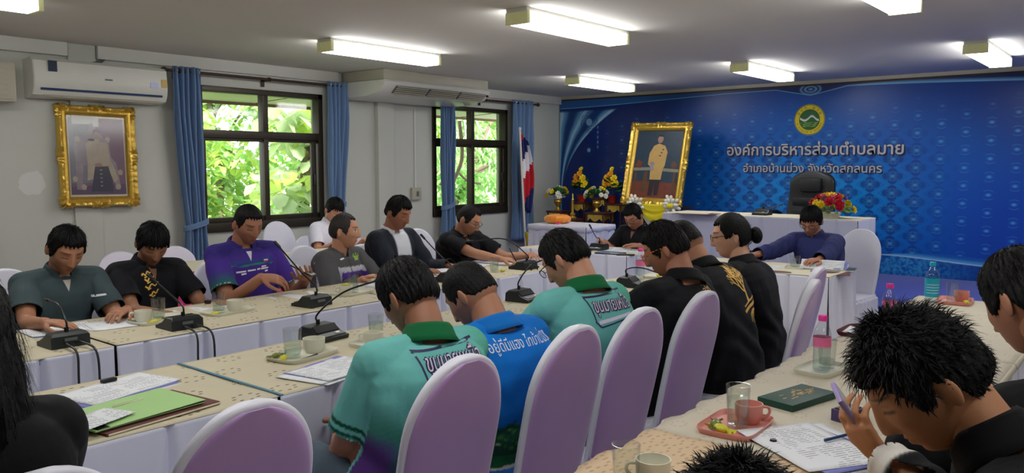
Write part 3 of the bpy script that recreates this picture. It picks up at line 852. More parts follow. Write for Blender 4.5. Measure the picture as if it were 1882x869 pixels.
# ------------------------------------------------------------------ covered tables
def skirt_mesh(w_, d_, z1, z0, sides, seed, pitch=.27, fold=.03):
    """pleated skirt; local rectangle w_ x d_ centred; sides: front(-y), right(+x), back(+y), left(-x)"""
    rng = np.random.default_rng(seed); hw, hd = w_ / 2, d_ / 2
    path = {'f': ((-hw, -hd), (hw, -hd), (0, -1)), 'r': ((hw, -hd), (hw, hd), (1, 0)), 'b': ((hw, hd), (-hw, hd), (0, 1)), 'l': ((-hw, hd), (-hw, -hd), (-1, 0))}
    b = MB()
    zs = np.array([z1, z1 - .012, z1 - .05, z1 - .12, z1 - .22, z1 - .34, z1 - .48, z1 - .6, z0]); zs = zs[(zs > z0 + .02) | (zs == z0)]
    for s in sides:
        a, c, nn = path[s]; a = np.array(a); c = np.array(c); nn = np.array(nn, float); L = np.linalg.norm(c - a); d = (c - a) / L
        n = int(L / .012); u = np.linspace(0, L, n + 1)
        pk = np.arange(pitch * .5, L, pitch) + rng.uniform(-.02, .02, len(np.arange(pitch * .5, L, pitch)))
        V = []
        for z in zs:
            t = (z1 - z) / (z1 - z0)
            off = .006 + .012 * t + .006 * t * np.sin(u * 17 + seed)
            for p_ in pk:
                wd = .012 + .055 * t
                q = (u - p_) / wd
                off = off - (fold * .35 + fold * t) * np.clip(1 - np.abs(q), 0, 1) + .6 * fold * t * np.exp(-((np.abs(q) - 1.5) / .6) ** 2)
            off = np.clip(off, -.03, .2)
            sh = np.sin(u * 8 + seed * 3) * .004 * t
            V.append([(a + d * (uu + ss) + nn * oo).tolist() + [z] for uu, oo, ss in zip(u, off, sh)])
        b.grid(np.array(V))
    return b
def table(label, x0, x1, y0, y1, z, sides='frbl', skirt='skirtw', zf=0.0, seed=1, rz=0.0, pitch=.27, fold=.06, group=None):
    t = thing('covered_table', label, 'table', ((x0 + x1) / 2, (y0 + y1) / 2, zf), rz, group)
    w_, d_ = x1 - x0, y1 - y0; h = z - zf
    b = MB(); b.box((0, 0, h - .015), (w_ - .03, d_ - .03, .022), bev=.003); b.build('tabletop', M['wood'], t)
    for sx in (-1, 1):
        for sy in (-1, 1):
            l = MB(); l.tube([(sx * (w_ / 2 - .08), sy * (d_ / 2 - .07), h - .02), (sx * (w_ / 2 - .08), sy * (d_ / 2 - .07), 0)], .014, 8); l.build('leg', M['grey'], t)
    if sides:
        o = skirt_mesh(w_ - .002, d_ - .002, h + .0025, .006, sides, seed, pitch, fold).build('skirt', M[skirt], t, angle=60)
        o.modifiers.new('thick', 'SOLIDIFY').thickness = .003
    return t
def tcloth(label, x0, x1, y0, y1, z, m, rz=0.0, over=.0, seed=0, wavy=0.0, edge=None):
    c = ((x0 + x1) / 2, (y0 + y1) / 2, z); w_, d_ = x1 - x0, y1 - y0
    rng = np.random.default_rng(seed)
    nx, ny = max(8, int(w_ / .03)), max(6, int(d_ / .03)); b = MB()
    top = np.zeros((ny + 1, nx + 1, 3))
    for j in range(ny + 1):
        for i in range(nx + 1):
            x = (i / nx - .5) * w_; y = (j / ny - .5) * d_
            e = min(i, nx - i, j, ny - j)
            top[j, i] = (x, y, .005 + .0012 * math.sin(x * 11 + seed) * math.sin(y * 13 + seed * 2))
            if wavy and j == ny: top[j, i, 1] += .010 * math.sin(x * 26) + .006 * math.sin(x * 57 + 1)
    b.grid(top)
    if over:
        for (row, nx_, ny_) in ((top[0], 0, -1), (top[-1], 0, 1), (top[:, 0], -1, 0), (top[:, -1], 1, 0)):
            lo = row.copy(); lo[:, 0] += nx_ * .012; lo[:, 1] += ny_ * .012; lo[:, 2] -= over * (1 + .15 * np.sin(np.arange(len(row)) * .9)); b.grid(np.array([row, row + [nx_ * .008, ny_ * .008, -.006], lo]))
    o = b.build('tablecloth', m, angle=60); o.location = c; o.rotation_euler = (0, 0, rz)
    sol = o.modifiers.new('thick', 'SOLIDIFY'); sol.thickness = .003; sol.offset = -1
    if edge is not None:
        e = MB(); sx = edge; e.box((sx * (w_ / 2 - .006), 0, .0062), (.012, d_, .004)); e.build('hem', mat('teal_hem', srgb(70, 120, 140), .7), o)
    return tag(o, label, 'tablecloth')
T = .75
# far row, three tables end to end, people behind
table('white skirted table under the leftmost end of the far row, grey polo man behind', .55, 1.49, 3.36, 4.02, T, 'fl', seed=1)
table('white skirted table in the middle of the far row, behind the two left microphones', 1.50, 3.05, 3.36, 4.02, T, 'f', seed=2)
table('white skirted table at the right end of the far row, before the man writing', 3.07, 4.76, 3.43, 4.08, T, 'fr', seed=3, rz=R(2.5))
tcloth('cream dotted cloth on the left end of the far row, before the grey polo man', .55, 1.49, 3.355, 4.025, T, M['cloth'], seed=1)
tcloth('cream dotted cloth on the middle of the far row, before the purple polo man', 1.50, 3.055, 3.355, 4.025, T, M['cloth'], seed=2)
tcloth('cream dotted cloth on the right end of the far row, before the man writing', 3.07, 4.76, 3.425, 4.085, T, M['cloth'], seed=3, rz=R(2.5))
# near row
table('white skirted table at the left end of the near row, green folder on it', .30, 1.49, 2.21, 2.86, T, 'fbl', seed=4, pitch=.55, fold=.05)
table('white skirted table in the middle of the near row, before the nearest teal polo man', 1.50, 3.10, 2.21, 2.86, T, 'fb', seed=5, pitch=.42, fold=.06)
table('white skirted table at the right end of the near row', 3.11, 4.75, 2.19, 2.84, T, 'frb', seed=6)
tcloth('cream dotted cloth under the green folder on the near row', .30, 1.495, 2.205, 2.865, T, M['cloth'], seed=4)
tcloth('cream dotted cloth with a teal hem under the coffee tray on the near row', 1.50, 3.10, 2.205, 2.865, T, M['cloth'], seed=5, edge=-1)
tcloth('cream dotted cloth on the far right end of the near row', 3.11, 4.75, 2.185, 2.845, T, M['cloth'], seed=6)
# right row, in front of the camera
table('pale table nearest the camera under the tan cloth', .80, 1.98, .44, 1.09, T, 'fbl', skirt='skirtw', seed=7)
table('pale table in the middle of the right row under the green notebook', 1.99, 3.49, .44, 1.09, T, 'fb', seed=8)
table('pale table at the far end of the right row under the blue topped bottle', 3.50, 5.02, .44, 1.09, T, 'frb', seed=9)
tcloth('tan speckled cloth in the bottom foreground', .80, 1.985, .43, 1.105, T, M['cloth3'], seed=7, wavy=1, over=.02)
tcloth('cream cloth with faded pink motifs under the pink tray and green notebook', 1.985, 3.495, .43, 1.11, T, M['cloth2'], seed=8, wavy=1, over=.02)
tcloth('cream cloth with faded pink motifs at the far end of the right row', 3.50, 5.03, .43, 1.10, T, M['cloth2'], seed=9, over=.02)
# head tables closing the row
table('white skirted head table of the man reading in a black polo', 5.70, 6.25, 3.46, 4.60, T, 'frbl', seed=10, skirt='skirtw')
table('white satin skirted head table of the man in a navy shirt', 5.46, 6.05, 1.75, 3.20, T, 'frbl', seed=11, skirt='satin', pitch=.14, fold=.035)
tcloth('cream cloth on the head table of the man reading in a black polo', 5.70, 6.25, 3.455, 4.605, T, M['cream'], seed=10)
tcloth('cream cloth on the head table of the man in a navy shirt', 5.455, 6.05, 1.745, 3.2, T, M['cream'], seed=11)
# stage table
table('long white skirted table on the stage before the black chair', 7.58, 8.12, 2.19, 4.16, 1.0, 'frbl', zf=.27, seed=12, pitch=.24, fold=.025)
tcloth('cream cloth on the stage table under the flowers', 7.575, 8.13, 2.185, 4.165, 1.0, M['cream'], seed=12)
# wall row with pink fronts
for i, (a, c) in enumerate(((1.75, 3.45), (3.46, 5.2))):
    table('pink skirted table along the window wall, behind the %s' % ('black shirted man with fringe' if i == 0 else 'man in the grey jacket'), a, c, 5.34, 5.92, T, 'fbl' if i == 0 else 'frb', 'pink', seed=13 + i, pitch=.19, fold=.03)
    tcloth('cream cloth on the pink skirted wall table behind the %s' % ('black shirted man with fringe' if i == 0 else 'man in the grey jacket'), a, c, 5.33, 5.925, T, M['cream'], seed=13 + i)
# low white table with the orange cushion
table('small white skirted table on the stage carrying the orange cushion', 7.52, 8.12, 5.10, 5.92, .80, 'frbl', zf=.27, seed=15, skirt='satin', pitch=.09, fold=.02)
tcloth('white frilled top cloth under the orange cushion', 7.515, 8.125, 5.095, 5.925, .80, M['satin'], seed=15, over=.06)

# ------------------------------------------------------------------ covered chairs
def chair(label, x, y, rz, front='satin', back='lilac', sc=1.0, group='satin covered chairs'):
    """faces +y locally; origin on the floor under the seat centre"""
    t = thing('covered_chair', label, 'chair', (x, y, 0), rz, group)
    # backrest: rounded arch, reclined
    nz = 26; hb = 1.0 * sc; zb = .40; n = 40
    def half(z):
        q = (z - zb) / (hb - zb)
        base = .168 + .014 * math.sin(q * 2.6)
        if q > .62: base *= math.sqrt(max(0.0, 1 - ((q - .62) / .38) ** 2.3))
        return base
    rec = lambda z: -.175 - .135 * ((z - zb) / (1.0 - zb))
    V = []
    zs = [zb + (hb - zb) * (1 - (1 - k / nz) ** 1.6) for k in range(nz + 1)]
    for z in zs:
        h = max(half(z), .004); row = []
        for k in range(n):
            a = 2 * math.pi * k / n; ca, sa = math.cos(a), math.sin(a)
            px = h * np.sign(ca) * abs(ca) ** .45; py = .021 * np.sign(sa) * abs(sa) ** .6 * min(1, h / .06 + .25)
            py += -.012 * (1 - (px / .22) ** 2)
            row.append((px, rec(z) + py, z))
        V.append(row)
    V = np.array(V); b = MB(); b.grid(V, 0, True); b.add(V[-1], [list(range(n))])
    b.build('backrest', M[front], t, angle=60)
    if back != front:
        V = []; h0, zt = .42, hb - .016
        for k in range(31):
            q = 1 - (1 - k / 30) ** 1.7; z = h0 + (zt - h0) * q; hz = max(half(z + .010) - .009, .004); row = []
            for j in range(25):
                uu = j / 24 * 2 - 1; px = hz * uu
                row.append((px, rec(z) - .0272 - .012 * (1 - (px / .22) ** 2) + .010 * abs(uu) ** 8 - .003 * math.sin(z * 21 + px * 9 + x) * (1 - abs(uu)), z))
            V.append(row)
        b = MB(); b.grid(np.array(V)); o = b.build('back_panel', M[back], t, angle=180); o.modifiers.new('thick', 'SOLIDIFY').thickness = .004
    # rear fall of the cover from the seat line to the floor
    V = []
    for k, z in enumerate(np.linspace(zb + .06, .015, 14)):
        q = k / 13.0; row = []
        for i in range(41):
            u = i / 40 * 2 - 1
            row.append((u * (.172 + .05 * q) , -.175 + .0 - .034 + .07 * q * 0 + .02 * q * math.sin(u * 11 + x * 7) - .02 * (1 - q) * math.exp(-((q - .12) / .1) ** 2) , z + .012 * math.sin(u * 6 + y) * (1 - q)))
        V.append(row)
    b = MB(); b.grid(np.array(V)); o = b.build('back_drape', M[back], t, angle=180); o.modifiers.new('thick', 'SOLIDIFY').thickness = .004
    b = MB(); b.box((0, .02, .435), (.40, .41, .06), bev=.022); b.build('seat', M[front], t)
    # gathered skirt round the three open sides
    P = [(-.205, -.16), (-.205, .215), (.205, .215), (.205, -.16)]
    pts = []; nrm = []
    for i in range(3):
        a, c = np.array(P[i]), np.array(P[i + 1]); d = (c - a) / np.linalg.norm(c - a); nn = np.array([-d[1], d[0]])
        for s in np.linspace(0, np.linalg.norm(c - a), 34, endpoint=(i == 2)): pts.append(a + d * s); nrm.append(nn)
    pts = np.array(pts); nrm = np.array(nrm); s = np.arange(len(pts)); V = []
    for z in (.45, .43, .40, .3, .2, .1, .012):
        q = (.45 - z) / .44
        off = .004 + .022 * q + (.006 + .012 * q) * np.sin(s * 1.05 + 1.3 * np.sin(s * .31 + x * 3))
        V.append([(p + n_ * o_).tolist() + [z + (.006 * math.sin(k * .9) if z > .42 else 0)] for k, (p, n_, o_) in enumerate(zip(pts, nrm, off))])
    b = MB(); b.grid(np.array(V)); o = b.build('seat_skirt', M[front], t, angle=180); o.modifiers.new('thick', 'SOLIDIFY').thickness = .003
    return t
G = 'satin covered chairs'
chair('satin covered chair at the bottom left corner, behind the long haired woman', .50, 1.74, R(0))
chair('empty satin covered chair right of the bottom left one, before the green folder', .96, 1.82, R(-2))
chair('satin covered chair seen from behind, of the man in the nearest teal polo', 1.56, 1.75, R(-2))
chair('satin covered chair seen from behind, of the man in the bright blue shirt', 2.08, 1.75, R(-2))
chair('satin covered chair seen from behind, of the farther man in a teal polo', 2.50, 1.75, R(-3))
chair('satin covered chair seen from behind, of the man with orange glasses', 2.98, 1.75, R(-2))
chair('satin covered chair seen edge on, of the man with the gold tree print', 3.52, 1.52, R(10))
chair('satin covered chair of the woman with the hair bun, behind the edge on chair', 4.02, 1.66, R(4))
for lab, x, y, r, s in (('white covered chair behind the man in the dark grey polo', 1.55, 4.42, 180, .96), ('white covered chair of the black shirted man with fringe', 2.13, 4.45, 178, .9), ('white covered chair of the purple polo man', 2.76, 4.45, 180, .9),
                     ('white covered chair of the man in the grey and purple jacket', 3.50, 4.5, 184, .93), ('white covered chair of the man in a dark jacket over white', 4.02, 4.50, 180, .9), ('white covered chair behind the man writing in a black shirt', 4.72, 4.62, 178, .97),
                     ('white covered chair left of the student, under the nearer window', 4.58, 6.42, 180, .96), ('white covered chair right of the student against the wall', 5.38, 6.40, 180, .9), ('low white covered chair behind the pink skirted table, right of the purple polo man', 4.13, 6.17, 180, .84),
                     ('low white covered chair behind the pink skirted table, left of the purple polo man', 3.38, 6.17, 180, .83), ('leftmost low white covered chair behind the pink skirted table', 2.93, 6.17, 180, .82), ('white covered chair under the student in white', 4.90, 6.42, 180, .8)):
    chair(lab, x, y, R(r), 'satin', 'satin', s)
chair('white covered chair behind the man reading at the left head table', 6.62, 3.72, R(90), 'satin', 'satin', .97)
chair('white covered chair behind the man in the navy shirt', 6.66, 2.02, R(82), 'satin', 'satin', .98)

# ------------------------------------------------------------------ black executive chair on the stage
t = thing('executive_chair', 'high backed black leather office chair on the stage behind the long table', 'chair', (8.52, 3.03, .27), R(90))
b = MB(); n = 44; V = []
for k in range(25):
    q = k / 24; z = .50 + .67 * q
    h = .265 * (1 - .12 * q) * (1.0 if q < .80 else math.sqrt(max(.0, 1 - ((q - .80) / .205) ** 2.4)))
    h = max(h, .02); row = []
    for j in range(n):
        a = 2 * math.pi * j / n; ca, sa = math.cos(a), math.sin(a)
        px = h * np.sign(ca) * abs(ca) ** .5; py = .06 * np.sign(sa) * abs(sa) ** .7
        py += .02 * math.sin(q * 9) * .5 + (-.10 * q) - .03 * (px / .26) ** 2 * -1
        row.append((px, -.25 + py, z))
    V.append(row)
V = np.array(V); b.grid(V, 0, True); b.add(V[-1], [list(range(n))]); b.build('backrest', M['leather'], t, angle=60)
b = MB(); b.box((0, -.265, 1.02), (.24, .12, .16), bev=.045); b.build('headrest', M['leather'], t)
b = MB()
for zz in (.70, .84): b.box((0, -.235 - .1 * (zz - .5), zz), (.40, .10, .11), bev=.04)
b.build('back_padding', M['leather'], t)
b = MB(); b.box((0, .02, .48), (.52, .52, .11), bev=.04); b.build('seat', M['leather'], t)
for s in (-1, 1):
    b = MB(); b.tube(crv([(s * .28, -.2, .52), (s * .30, -.18, .70), (s * .30, .1, .72), (s * .29, .18, .5)], 18), .022, 8); b.build('armrest', M['black'], t)
b = MB(); b.tube([(0, 0, .44), (0, 0, .1)], .03, 10); b.build('column', M['chrome'], t)
for k in range(5):
    a = k * 2 * math.pi / 5; b = MB(); b.tube([(0, 0, .11), (.27 * math.cos(a), .27 * math.sin(a), .07)], [.03, .02], 8); b.ell((.28 * math.cos(a), .28 * math.sin(a), .032), (.03, .03, .032), nu=12, nv=8); b.build('star_leg', M['black'], t)

# ------------------------------------------------------------------ flowers
M['petal_y'] = mat('yellow_petal', srgb(240, 214, 40), .6, var=.12); M['petal_o'] = mat('amber_petal', srgb(236, 170, 30), .6, var=.12)
M['petal_w'] = mat('white_petal', srgb(240, 238, 226), .6, var=.05); M['petal_r'] = mat('red_petal', srgb(196, 24, 48), .6, var=.15)
M['petal_p'] = mat('pink_petal', srgb(232, 110, 140), .6, var=.12); M['petal_v'] = mat('mauve_petal', srgb(130, 90, 170), .6, var=.12)
M['green'] = mat('green_leaf', srgb(46, 110, 44), .6, var=.25, nscale=25); M['lgreen'] = mat('light_green_leaf', srgb(140, 180, 70), .6, var=.2)
M['redpot'] = mat('red_pot', srgb(160, 34, 28), .4)
def bloom_mesh(seed, petals=14):
    rng = np.random.default_rng(seed); b = MB()
    b.ell((0, 0, .3), (.28, .28, .35), nu=8, nv=6)
    for ring, (n, tilt, L) in enumerate(((5, 1.15, .75), (6, .75, .95), (7, .3, 1.05))):
        for k in range(n):
            a = 2 * math.pi * (k + .5 * ring) / n + rng.uniform(-.15, .15); ti = tilt + rng.uniform(-.12, .12)
            d = np.array([math.cos(a) * math.cos(ti), math.sin(a) * math.cos(ti), math.sin(ti)]); s = np.array([-math.sin(a), math.cos(a), 0]); u = np.cross(d, s)
            V = []
            for q in (0, .35, .7, 1.0):
                wq = .42 * math.sin(math.pi * (.18 + .72 * q)) * L
                V.append([d * q * L + s * wq * e - u * (.18 * e * e * L - .16 * q * q) for e in (-1, -.5, 0, .5, 1)])
            b.grid(np.array(V))
    return b
BL = {}
for k in ('petal_y', 'petal_o', 'petal_w', 'petal_r', 'petal_p', 'petal_v'):
    o = bloom_mesh(hash(k) % 7 + 1 if False else len(BL) + 1).build('bloom', M[k]); BL[k] = o.data; bpy.data.objects.remove(o)
def bloom(parent, kind, p, s, d, rng):
    o = bpy.data.objects.new('bloom', BL[kind]); COL.objects.link(o); o.parent = parent; o.location = p
    q = Vector(d).to_track_quat('Z', 'Y'); o.rotation_euler = (q @ Quaternion((0, 0, 1), rng.uniform(0, 6.28))).to_euler(); o.scale = (s, s, s)
def leaf_cluster(c, r, n, size, rng, up=.2, wid=.5):
    q = rng.normal(size=(n, 3)); q /= np.linalg.norm(q, axis=1)[:, None]; q[:, 2] = np.abs(q[:, 2]) * .9 - .25
    b = MB(); v = []; f = []
    for d in q:
        p = np.array(c) + d * np.array(r) * .55; dd = d + [0, 0, up]; dd /= np.linalg.norm(dd); s = np.cross(dd, [0, 0, 1]); s /= np.linalg.norm(s) + 1e-9; u = np.cross(s, dd); L = size * rng.uniform(.7, 1.3); k = len(v)
        v += [p, p + dd * L * .4 + s * L * wid * .5 + u * .1 * L, p + dd * L * .75 + s * L * wid * .4, p + dd * L, p + dd * L * .75 - s * L * wid * .4, p + dd * L * .4 - s * L * wid * .5 + u * .1 * L]
        f += [[k, k + 1, k + 2, k + 3], [k, k + 3, k + 4, k + 5]]
    return b.add(np.array(v), f)
def vase_flowers(label, p, seed):
    rng = np.random.default_rng(seed); t = thing('flower_vase', label, 'flowers', p, 0, 'gilt vases of flowers on the altar')
    b = MB(); b.lathe([(.045, 0), (.048, .012), (.025, .03), (.018, .05), (.04, .085), (.058, .12), (.05, .14), (.06, .155)], n=20); b.build('vase', M['gold'], t)
    leaf_cluster((0, 0, .21), (.17, .17, .12), 60, .07, rng).build('foliage', M['green'], t, smooth=False)
    for k in range(16):
        a = rng.uniform(0, 6.28); e = rng.uniform(.05, 1.2); r = .15
        d = np.array([math.cos(a) * math.cos(e), math.sin(a) * math.cos(e), math.sin(e)])
        bloom(t, 'petal_y' if k % 2 else 'petal_w', np.array([0, 0, .19]) + d * [r, r, .13], rng.uniform(.034, .044), d, rng)
    return t
def tall_flowers(label, p, seed):
    rng = np.random.default_rng(seed); t = thing('potted_flowers', label, 'flowers', p, 0, 'tall yellow flowers in red pots on the altar')
    b = MB(); b.lathe([(.05, 0), (.065, .09), (.07, .1), (.06, .1)], n=18); b.build('pot', M['redpot'], t)
    leaf_cluster((0, 0, .19), (.15, .15, .1), 46, .11, rng, .1, .7).build('foliage', M['green'], t, smooth=False)
    b = MB(); b.tube([(0, 0, .1), (0, 0, .46)], .006, 6); b.build('stem', M['green'], t)
    for k, (dx, z, s) in enumerate(((-.07, .25, .06), (.06, .26, .062), (0, .27, .055), (-.05, .33, .05), (.05, .34, .052), (0, .39, .045), (.01, .45, .034))):
        d = np.array([-1.0, dx * 4, .25 + (z - .2) * 1.5]); bloom(t, 'petal_o' if k % 3 else 'petal_y', (-.05 if z < .4 else 0, dx, z), s, d, rng)
    return t
# altar of small gilt tables
def altar_table(label, x, y, z, w_, d_, h, zf=.27):
    t = thing('altar_table', label, 'altar table', (x, y, zf), 0, 'carved dark red altar tables on the stage'); h = z - zf
    b = MB(); b.box((0, 0, h - .014), (d_, w_, .028), bev=.006); b.build('top', M['maroon'], t)
    b = MB(); q = min(.09, h * .4)
    for s, L, hz in ((1, w_, 0), (-1, w_, 0)):
        pts = [(-L / 2 + .01, 0), (L / 2 - .01, 0)] + [(L / 2 - .01 - (L - .02) * k / 16, -q * (.55 + .45 * abs(math.cos(k * math.pi / 8)))) for k in range(17)]
        b.poly(pts, .012, 0, Matrix.Translation((s * (d_ / 2 - .015), 0, h - .028)) @ Matrix(((0, 0, 1), (1, 0, 0), (0, 1, 0))).to_4x4())
    b.build('carved_apron', M['gold'], t)
    for sx in (-1, 1):
        for sy in (-1, 1):
            l = MB(); px, py = sx * (d_ / 2 - .025), sy * (w_ / 2 - .025)
            l.tube(crv([(px, py, h - .02), (px * 1.02, py * 1.02, h * .5), (px * 1.1, py * 1.06, .03), (px * 1.16, py * 1.08, 0)], 10), .016, 8); l.build('leg', M['maroon'], t)
    return t
M['maroon'] = mat('maroon_lacquer', srgb(62, 24, 26), .35, var=.2)
AX = 8.9
b = MB(); t = thing('altar_platform', 'low dark red platform under the altar tables on the stage', 'platform', (9.0, 6.05, .27))
b.box((0, 0, .15), (.95, 1.14, .05), bev=.008); b.box((-.45, 0, .095), (.03, 1.1, .07)); b.box((.45, 0, .095), (.03, 1.1, .07)); b.build('deck', M['maroon'], t)
b = MB(); b.box((-.468, 0, .10), (.012, 1.0, .03)); b.build('gilt_strip', M['gold'], t)
for sx in (-1, 1):
    for sy in (-1, 1):
        l = MB(); l.box((sx * .43, sy * .52, .065), (.05, .05, .13), bev=.006); l.build('foot', M['maroon'], t)
zf = .27 + .175
altar_table('carved altar table left front, under the left gilt vase', 8.86, 6.45, .89, .26, .24, 0, zf)
altar_table('carved altar table centre front, under the gilt candlestick', 8.74, 6.12, .80, .28, .24, 0, zf)
altar_table('carved altar table right front, under the right gilt vase', 8.86, 5.80, .89, .30, .24, 0, zf)
altar_table('carved altar table at the back left, under the left red pot', 9.18, 6.30, 1.0, .26, .24, 0, zf)
altar_table('carved altar table at the back centre, under the small gilt image', 9.30, 6.03, 1.06, .24, .22, 0, zf)
altar_table('carved altar table at the back right, under the right red pot', 9.18, 5.72, 1.0, .26, .24, 0, zf)
vase_flowers('white and yellow flowers in a gilt vase, left of the altar', (8.86, 6.47, .89), 1)
vase_flowers('white and yellow flowers in a gilt vase, right of the altar', (8.86, 5.84, .89), 2)
tall_flowers('tall yellow flowers in a red pot, left of the altar', (9.18, 6.30, 1.0), 3)
tall_flowers('tall yellow flowers in a red pot, right of the altar', (9.18, 5.80, 1.0), 4)
b = MB(); b.lathe([(.05, 0), (.055, .015), (.03, .03), (.04, .06), (.018, .08), (.015, .24), (.02, .25), (.008, .27)], n=16)
t = thing('candlestick', 'slim gilt candlestick on the front centre altar table', 'candlestick', (8.74, 6.14, .80)); b.build('holder', M['gold'], t)
b = MB(); b.tube([(0, 0, .26), (0, 0, .33)], .008, 8); b.build('candle', M['petal_y'], t)
t = thing('altar_image', 'small gilt seated image with pointed crown at the back of the altar', 'statue', (9.30, 6.03, 1.06))
b = MB(); b.lathe([(.06, 0), (.065, .02), (.045, .04), (.06, .055)], n=16); b.build('pedestal', M['gold'], t)
b = MB(); b.ell((0, 0, .075), (.05, .07, .025), nu=16, nv=8); b.ell((0, 0, .12), (.03, .036, .05), nu=14, nv=10); b.ell((0, 0, .185), (.02, .02, .026), nu=12, nv=8); b.lathe([(.018, .2), (.012, .225), (.002, .26)], n=10); b.tube(crv([(0, .035, .15), (-.01, .05, .11), (-.03, .02, .085)], 8), .01, 6); b.tube(crv([(0, -.035, .15), (-.01, -.05, .11), (-.03, -.02, .085)], 8), .01, 6)
b.build('figure', M['gold'], t)
# orange cushion
t = thing('floor_cushion', 'round glossy orange quilted cushion on the small white table', 'cushion', (7.80, 5.70, .806))
b = MB(); V = []
M['orange'] = mat('orange_satin', srgb(236, 140, 20), .3, var=.1, sheen=.3)
for k in range(15):
    ph = -math.pi / 2 + math.pi * k / 14; row = []
    for j in range(72):
        a = 2 * math.pi * j / 72; g = 1 - .07 * abs(math.sin(a * 6)) ** .5 * math.cos(ph)
        row.append((.165 * (math.cos(ph) ** .5 if math.cos(ph) > 0 else 0) * g * math.cos(a), .165 * (math.cos(ph) ** .5 if math.cos(ph) > 0 else 0) * g * math.sin(a), .055 + .055 * math.sin(ph) * (1 - .06 * abs(math.sin(a * 6)))))
    V.append(row)
b.grid(np.array(V), 0, True); b.build('cover', M['orange'], t, angle=80)
b = MB(); b.ell((0, 0, .108), (.02, .02, .008), nu=12, nv=6); b.build('button', M['orange'], t)
b = MB(); b.box((-.13, -.10, .008), (.05, .06, .015), bev=.004); b.build('pink_tag', M['pink'], t)

# bouquet on the stage table
t = thing('bouquet', 'low bouquet of red, pink and yellow flowers on the stage table, right end', 'flowers', (7.80, 2.50, 1.005)); rng = np.random.default_rng(12)
b = MB(); b.lathe([(.07, 0), (.09, .05), (.085, .055)], n=18); b.build('bowl', M['white'], t)
leaf_cluster((0, 0, .07), (.2, .24, .1), 70, .08, rng, 0).build('foliage', M['lgreen'], t, smooth=False)
for k in range(34):
    a = rng.uniform(0, 6.28); e = rng.uniform(.0, 1.35); d = np.array([math.cos(a) * math.cos(e), math.sin(a) * math.cos(e), math.sin(e)])
    bloom(t, ('petal_r', 'petal_y', 'petal_r', 'petal_p', 'petal_r', 'petal_y', 'petal_v')[k % 7], np.array([0, 0, .06]) + d * [.16, .20, .15], rng.uniform(.034, .05), d, rng)

# yellow and white drapery with rosettes under the standing portrait
M['yel'] = mat('yellow_chiffon', srgb(232, 212, 20), .5, var=.08, sheen=.3); M['wchif'] = mat('white_chiffon', srgb(236, 232, 214), .5, var=.04, sheen=.3)
t = thing('portrait_drapery', 'yellow and white draped swags with rosettes below the standing portrait', 'drapery', (9.0, 5.05, .27))
def swag(y0, y1, ztop, drop, th, mi, b, x):
    n = 28; V = []
    for r_ in range(9):
        q = r_ / 8; row = []
        for k in range(n + 1):
            u = k / n; c = math.sin(math.pi * u)
            row.append((x - .03 * math.sin(q * 19) * c - .03 * c * q, y0 + (y1 - y0) * u, ztop - drop * q * c - th * q * (1 - c) * .6 + .006 * math.sin(q * 19)))
        V.append(row)
    b.grid(np.array(V), mi)
b = MB(); swag(-.28, .26, .74, .30, .03, 0, b, 0); o = b.build('white_swag', M['wchif'], t, angle=180); o.modifiers.new('thick', 'SOLIDIFY').thickness = .004
b = MB(); swag(-.27, .25, .745, .22, .04, 0, b, -.03); o = b.build('yellow_swag', M['yel'], t, angle=180); o.modifiers.new('thick', 'SOLIDIFY').thickness = .004
for s in (-1, 1):
    b = MB(); V = []
    for k in range(20):
        q = k / 19; wd = .035 + .05 * q
        V.append([(-.02 + .016 * math.sin(u * 9 + q * 2), s * (.23 - .06 * q) + (u - .5) * wd * 2, .72 - .70 * q) for u in np.linspace(0, 1, 14)])
    b.grid(np.array(V)); o = b.build('tail', M['yel'], t, angle=180); o.modifiers.new('thick', 'SOLIDIFY').thickness = .004
    b = MB()
    for k in range(26):
        a = k * 2.4; r = .012 + .0042 * k; c = np.array([-.06 - .02 * (k % 3), s * .255 + r * math.cos(a), .74 + r * math.sin(a)])
        b.ell(c, (.018, .034, .022), nu=10, nv=6, M=Matrix.Rotation(a, 3, 'X'))
    b.build('rosette', M['wchif'], t)
b = MB(); b.ell((-.105, -.255, .73), (.02, .05, .035), nu=12, nv=8); b.build('yellow_rosette', M['yel'], t)
t2 = thing('easel', 'dark wooden easel behind the drapery holding the standing portrait', 'easel', (9.25, 5.05, .27))
for s in (-1, 1):
    b = MB(); b.tube([(-.13, s * .34, 0), (.12, s * .12, 1.5)], .02, 8); b.build('front_leg', M['wood'], t2)
b = MB(); b.tube([(.4, 0, 0), (.14, 0, 1.4)], .02, 8); b.build('rear_leg', M['wood'], t2)
b = MB(); b.box((-.06, .0, .70), (.10, .8, .03), bev=.004); b.build('ledge', M['wood'], t2)

# flag in the corner
t = thing('flag', 'furled red, white and blue flag on a slanted white pole by the farther window', 'flag', (8.52, 6.75, 0))
b = MB(); pb, pt = np.array([0.02, 0, .02]), np.array([-.14, .0, 1.98]); b.tube([pb, pt], .014, 10); b.ell(pt, (.02, .02, .03), nu=10, nv=8); b.build('pole', mat('pale_pole', srgb(226, 214, 204), .5), t)
M['fl_r'] = mat('flag_red', srgb(190, 24, 40), .7); M['fl_w'] = mat('flag_white', srgb(230, 228, 236), .7); M['fl_b'] = mat('flag_blue', srgb(28, 36, 96), .7)
b = MB(); n = 30; nm = 15
V = np.zeros((n + 1, nm * 4 + 1, 3))
for i in range(n + 1):
    q = i / n; z = 1.93 - .98 * q
    base = pt + (pb - pt) * ((1.98 - z) / 1.96)
    for j in range(nm * 4 + 1):
        u = j / (nm * 4)
        wd = .05 + .16 * math.sin(math.pi * min(1, q * .8 + .08))
        V[i, j] = base + np.array([.012 + u * wd, .04 * math.sin(u * 17 + q * 3) * (.3 + u), -.10 * u])
b.grid(V)
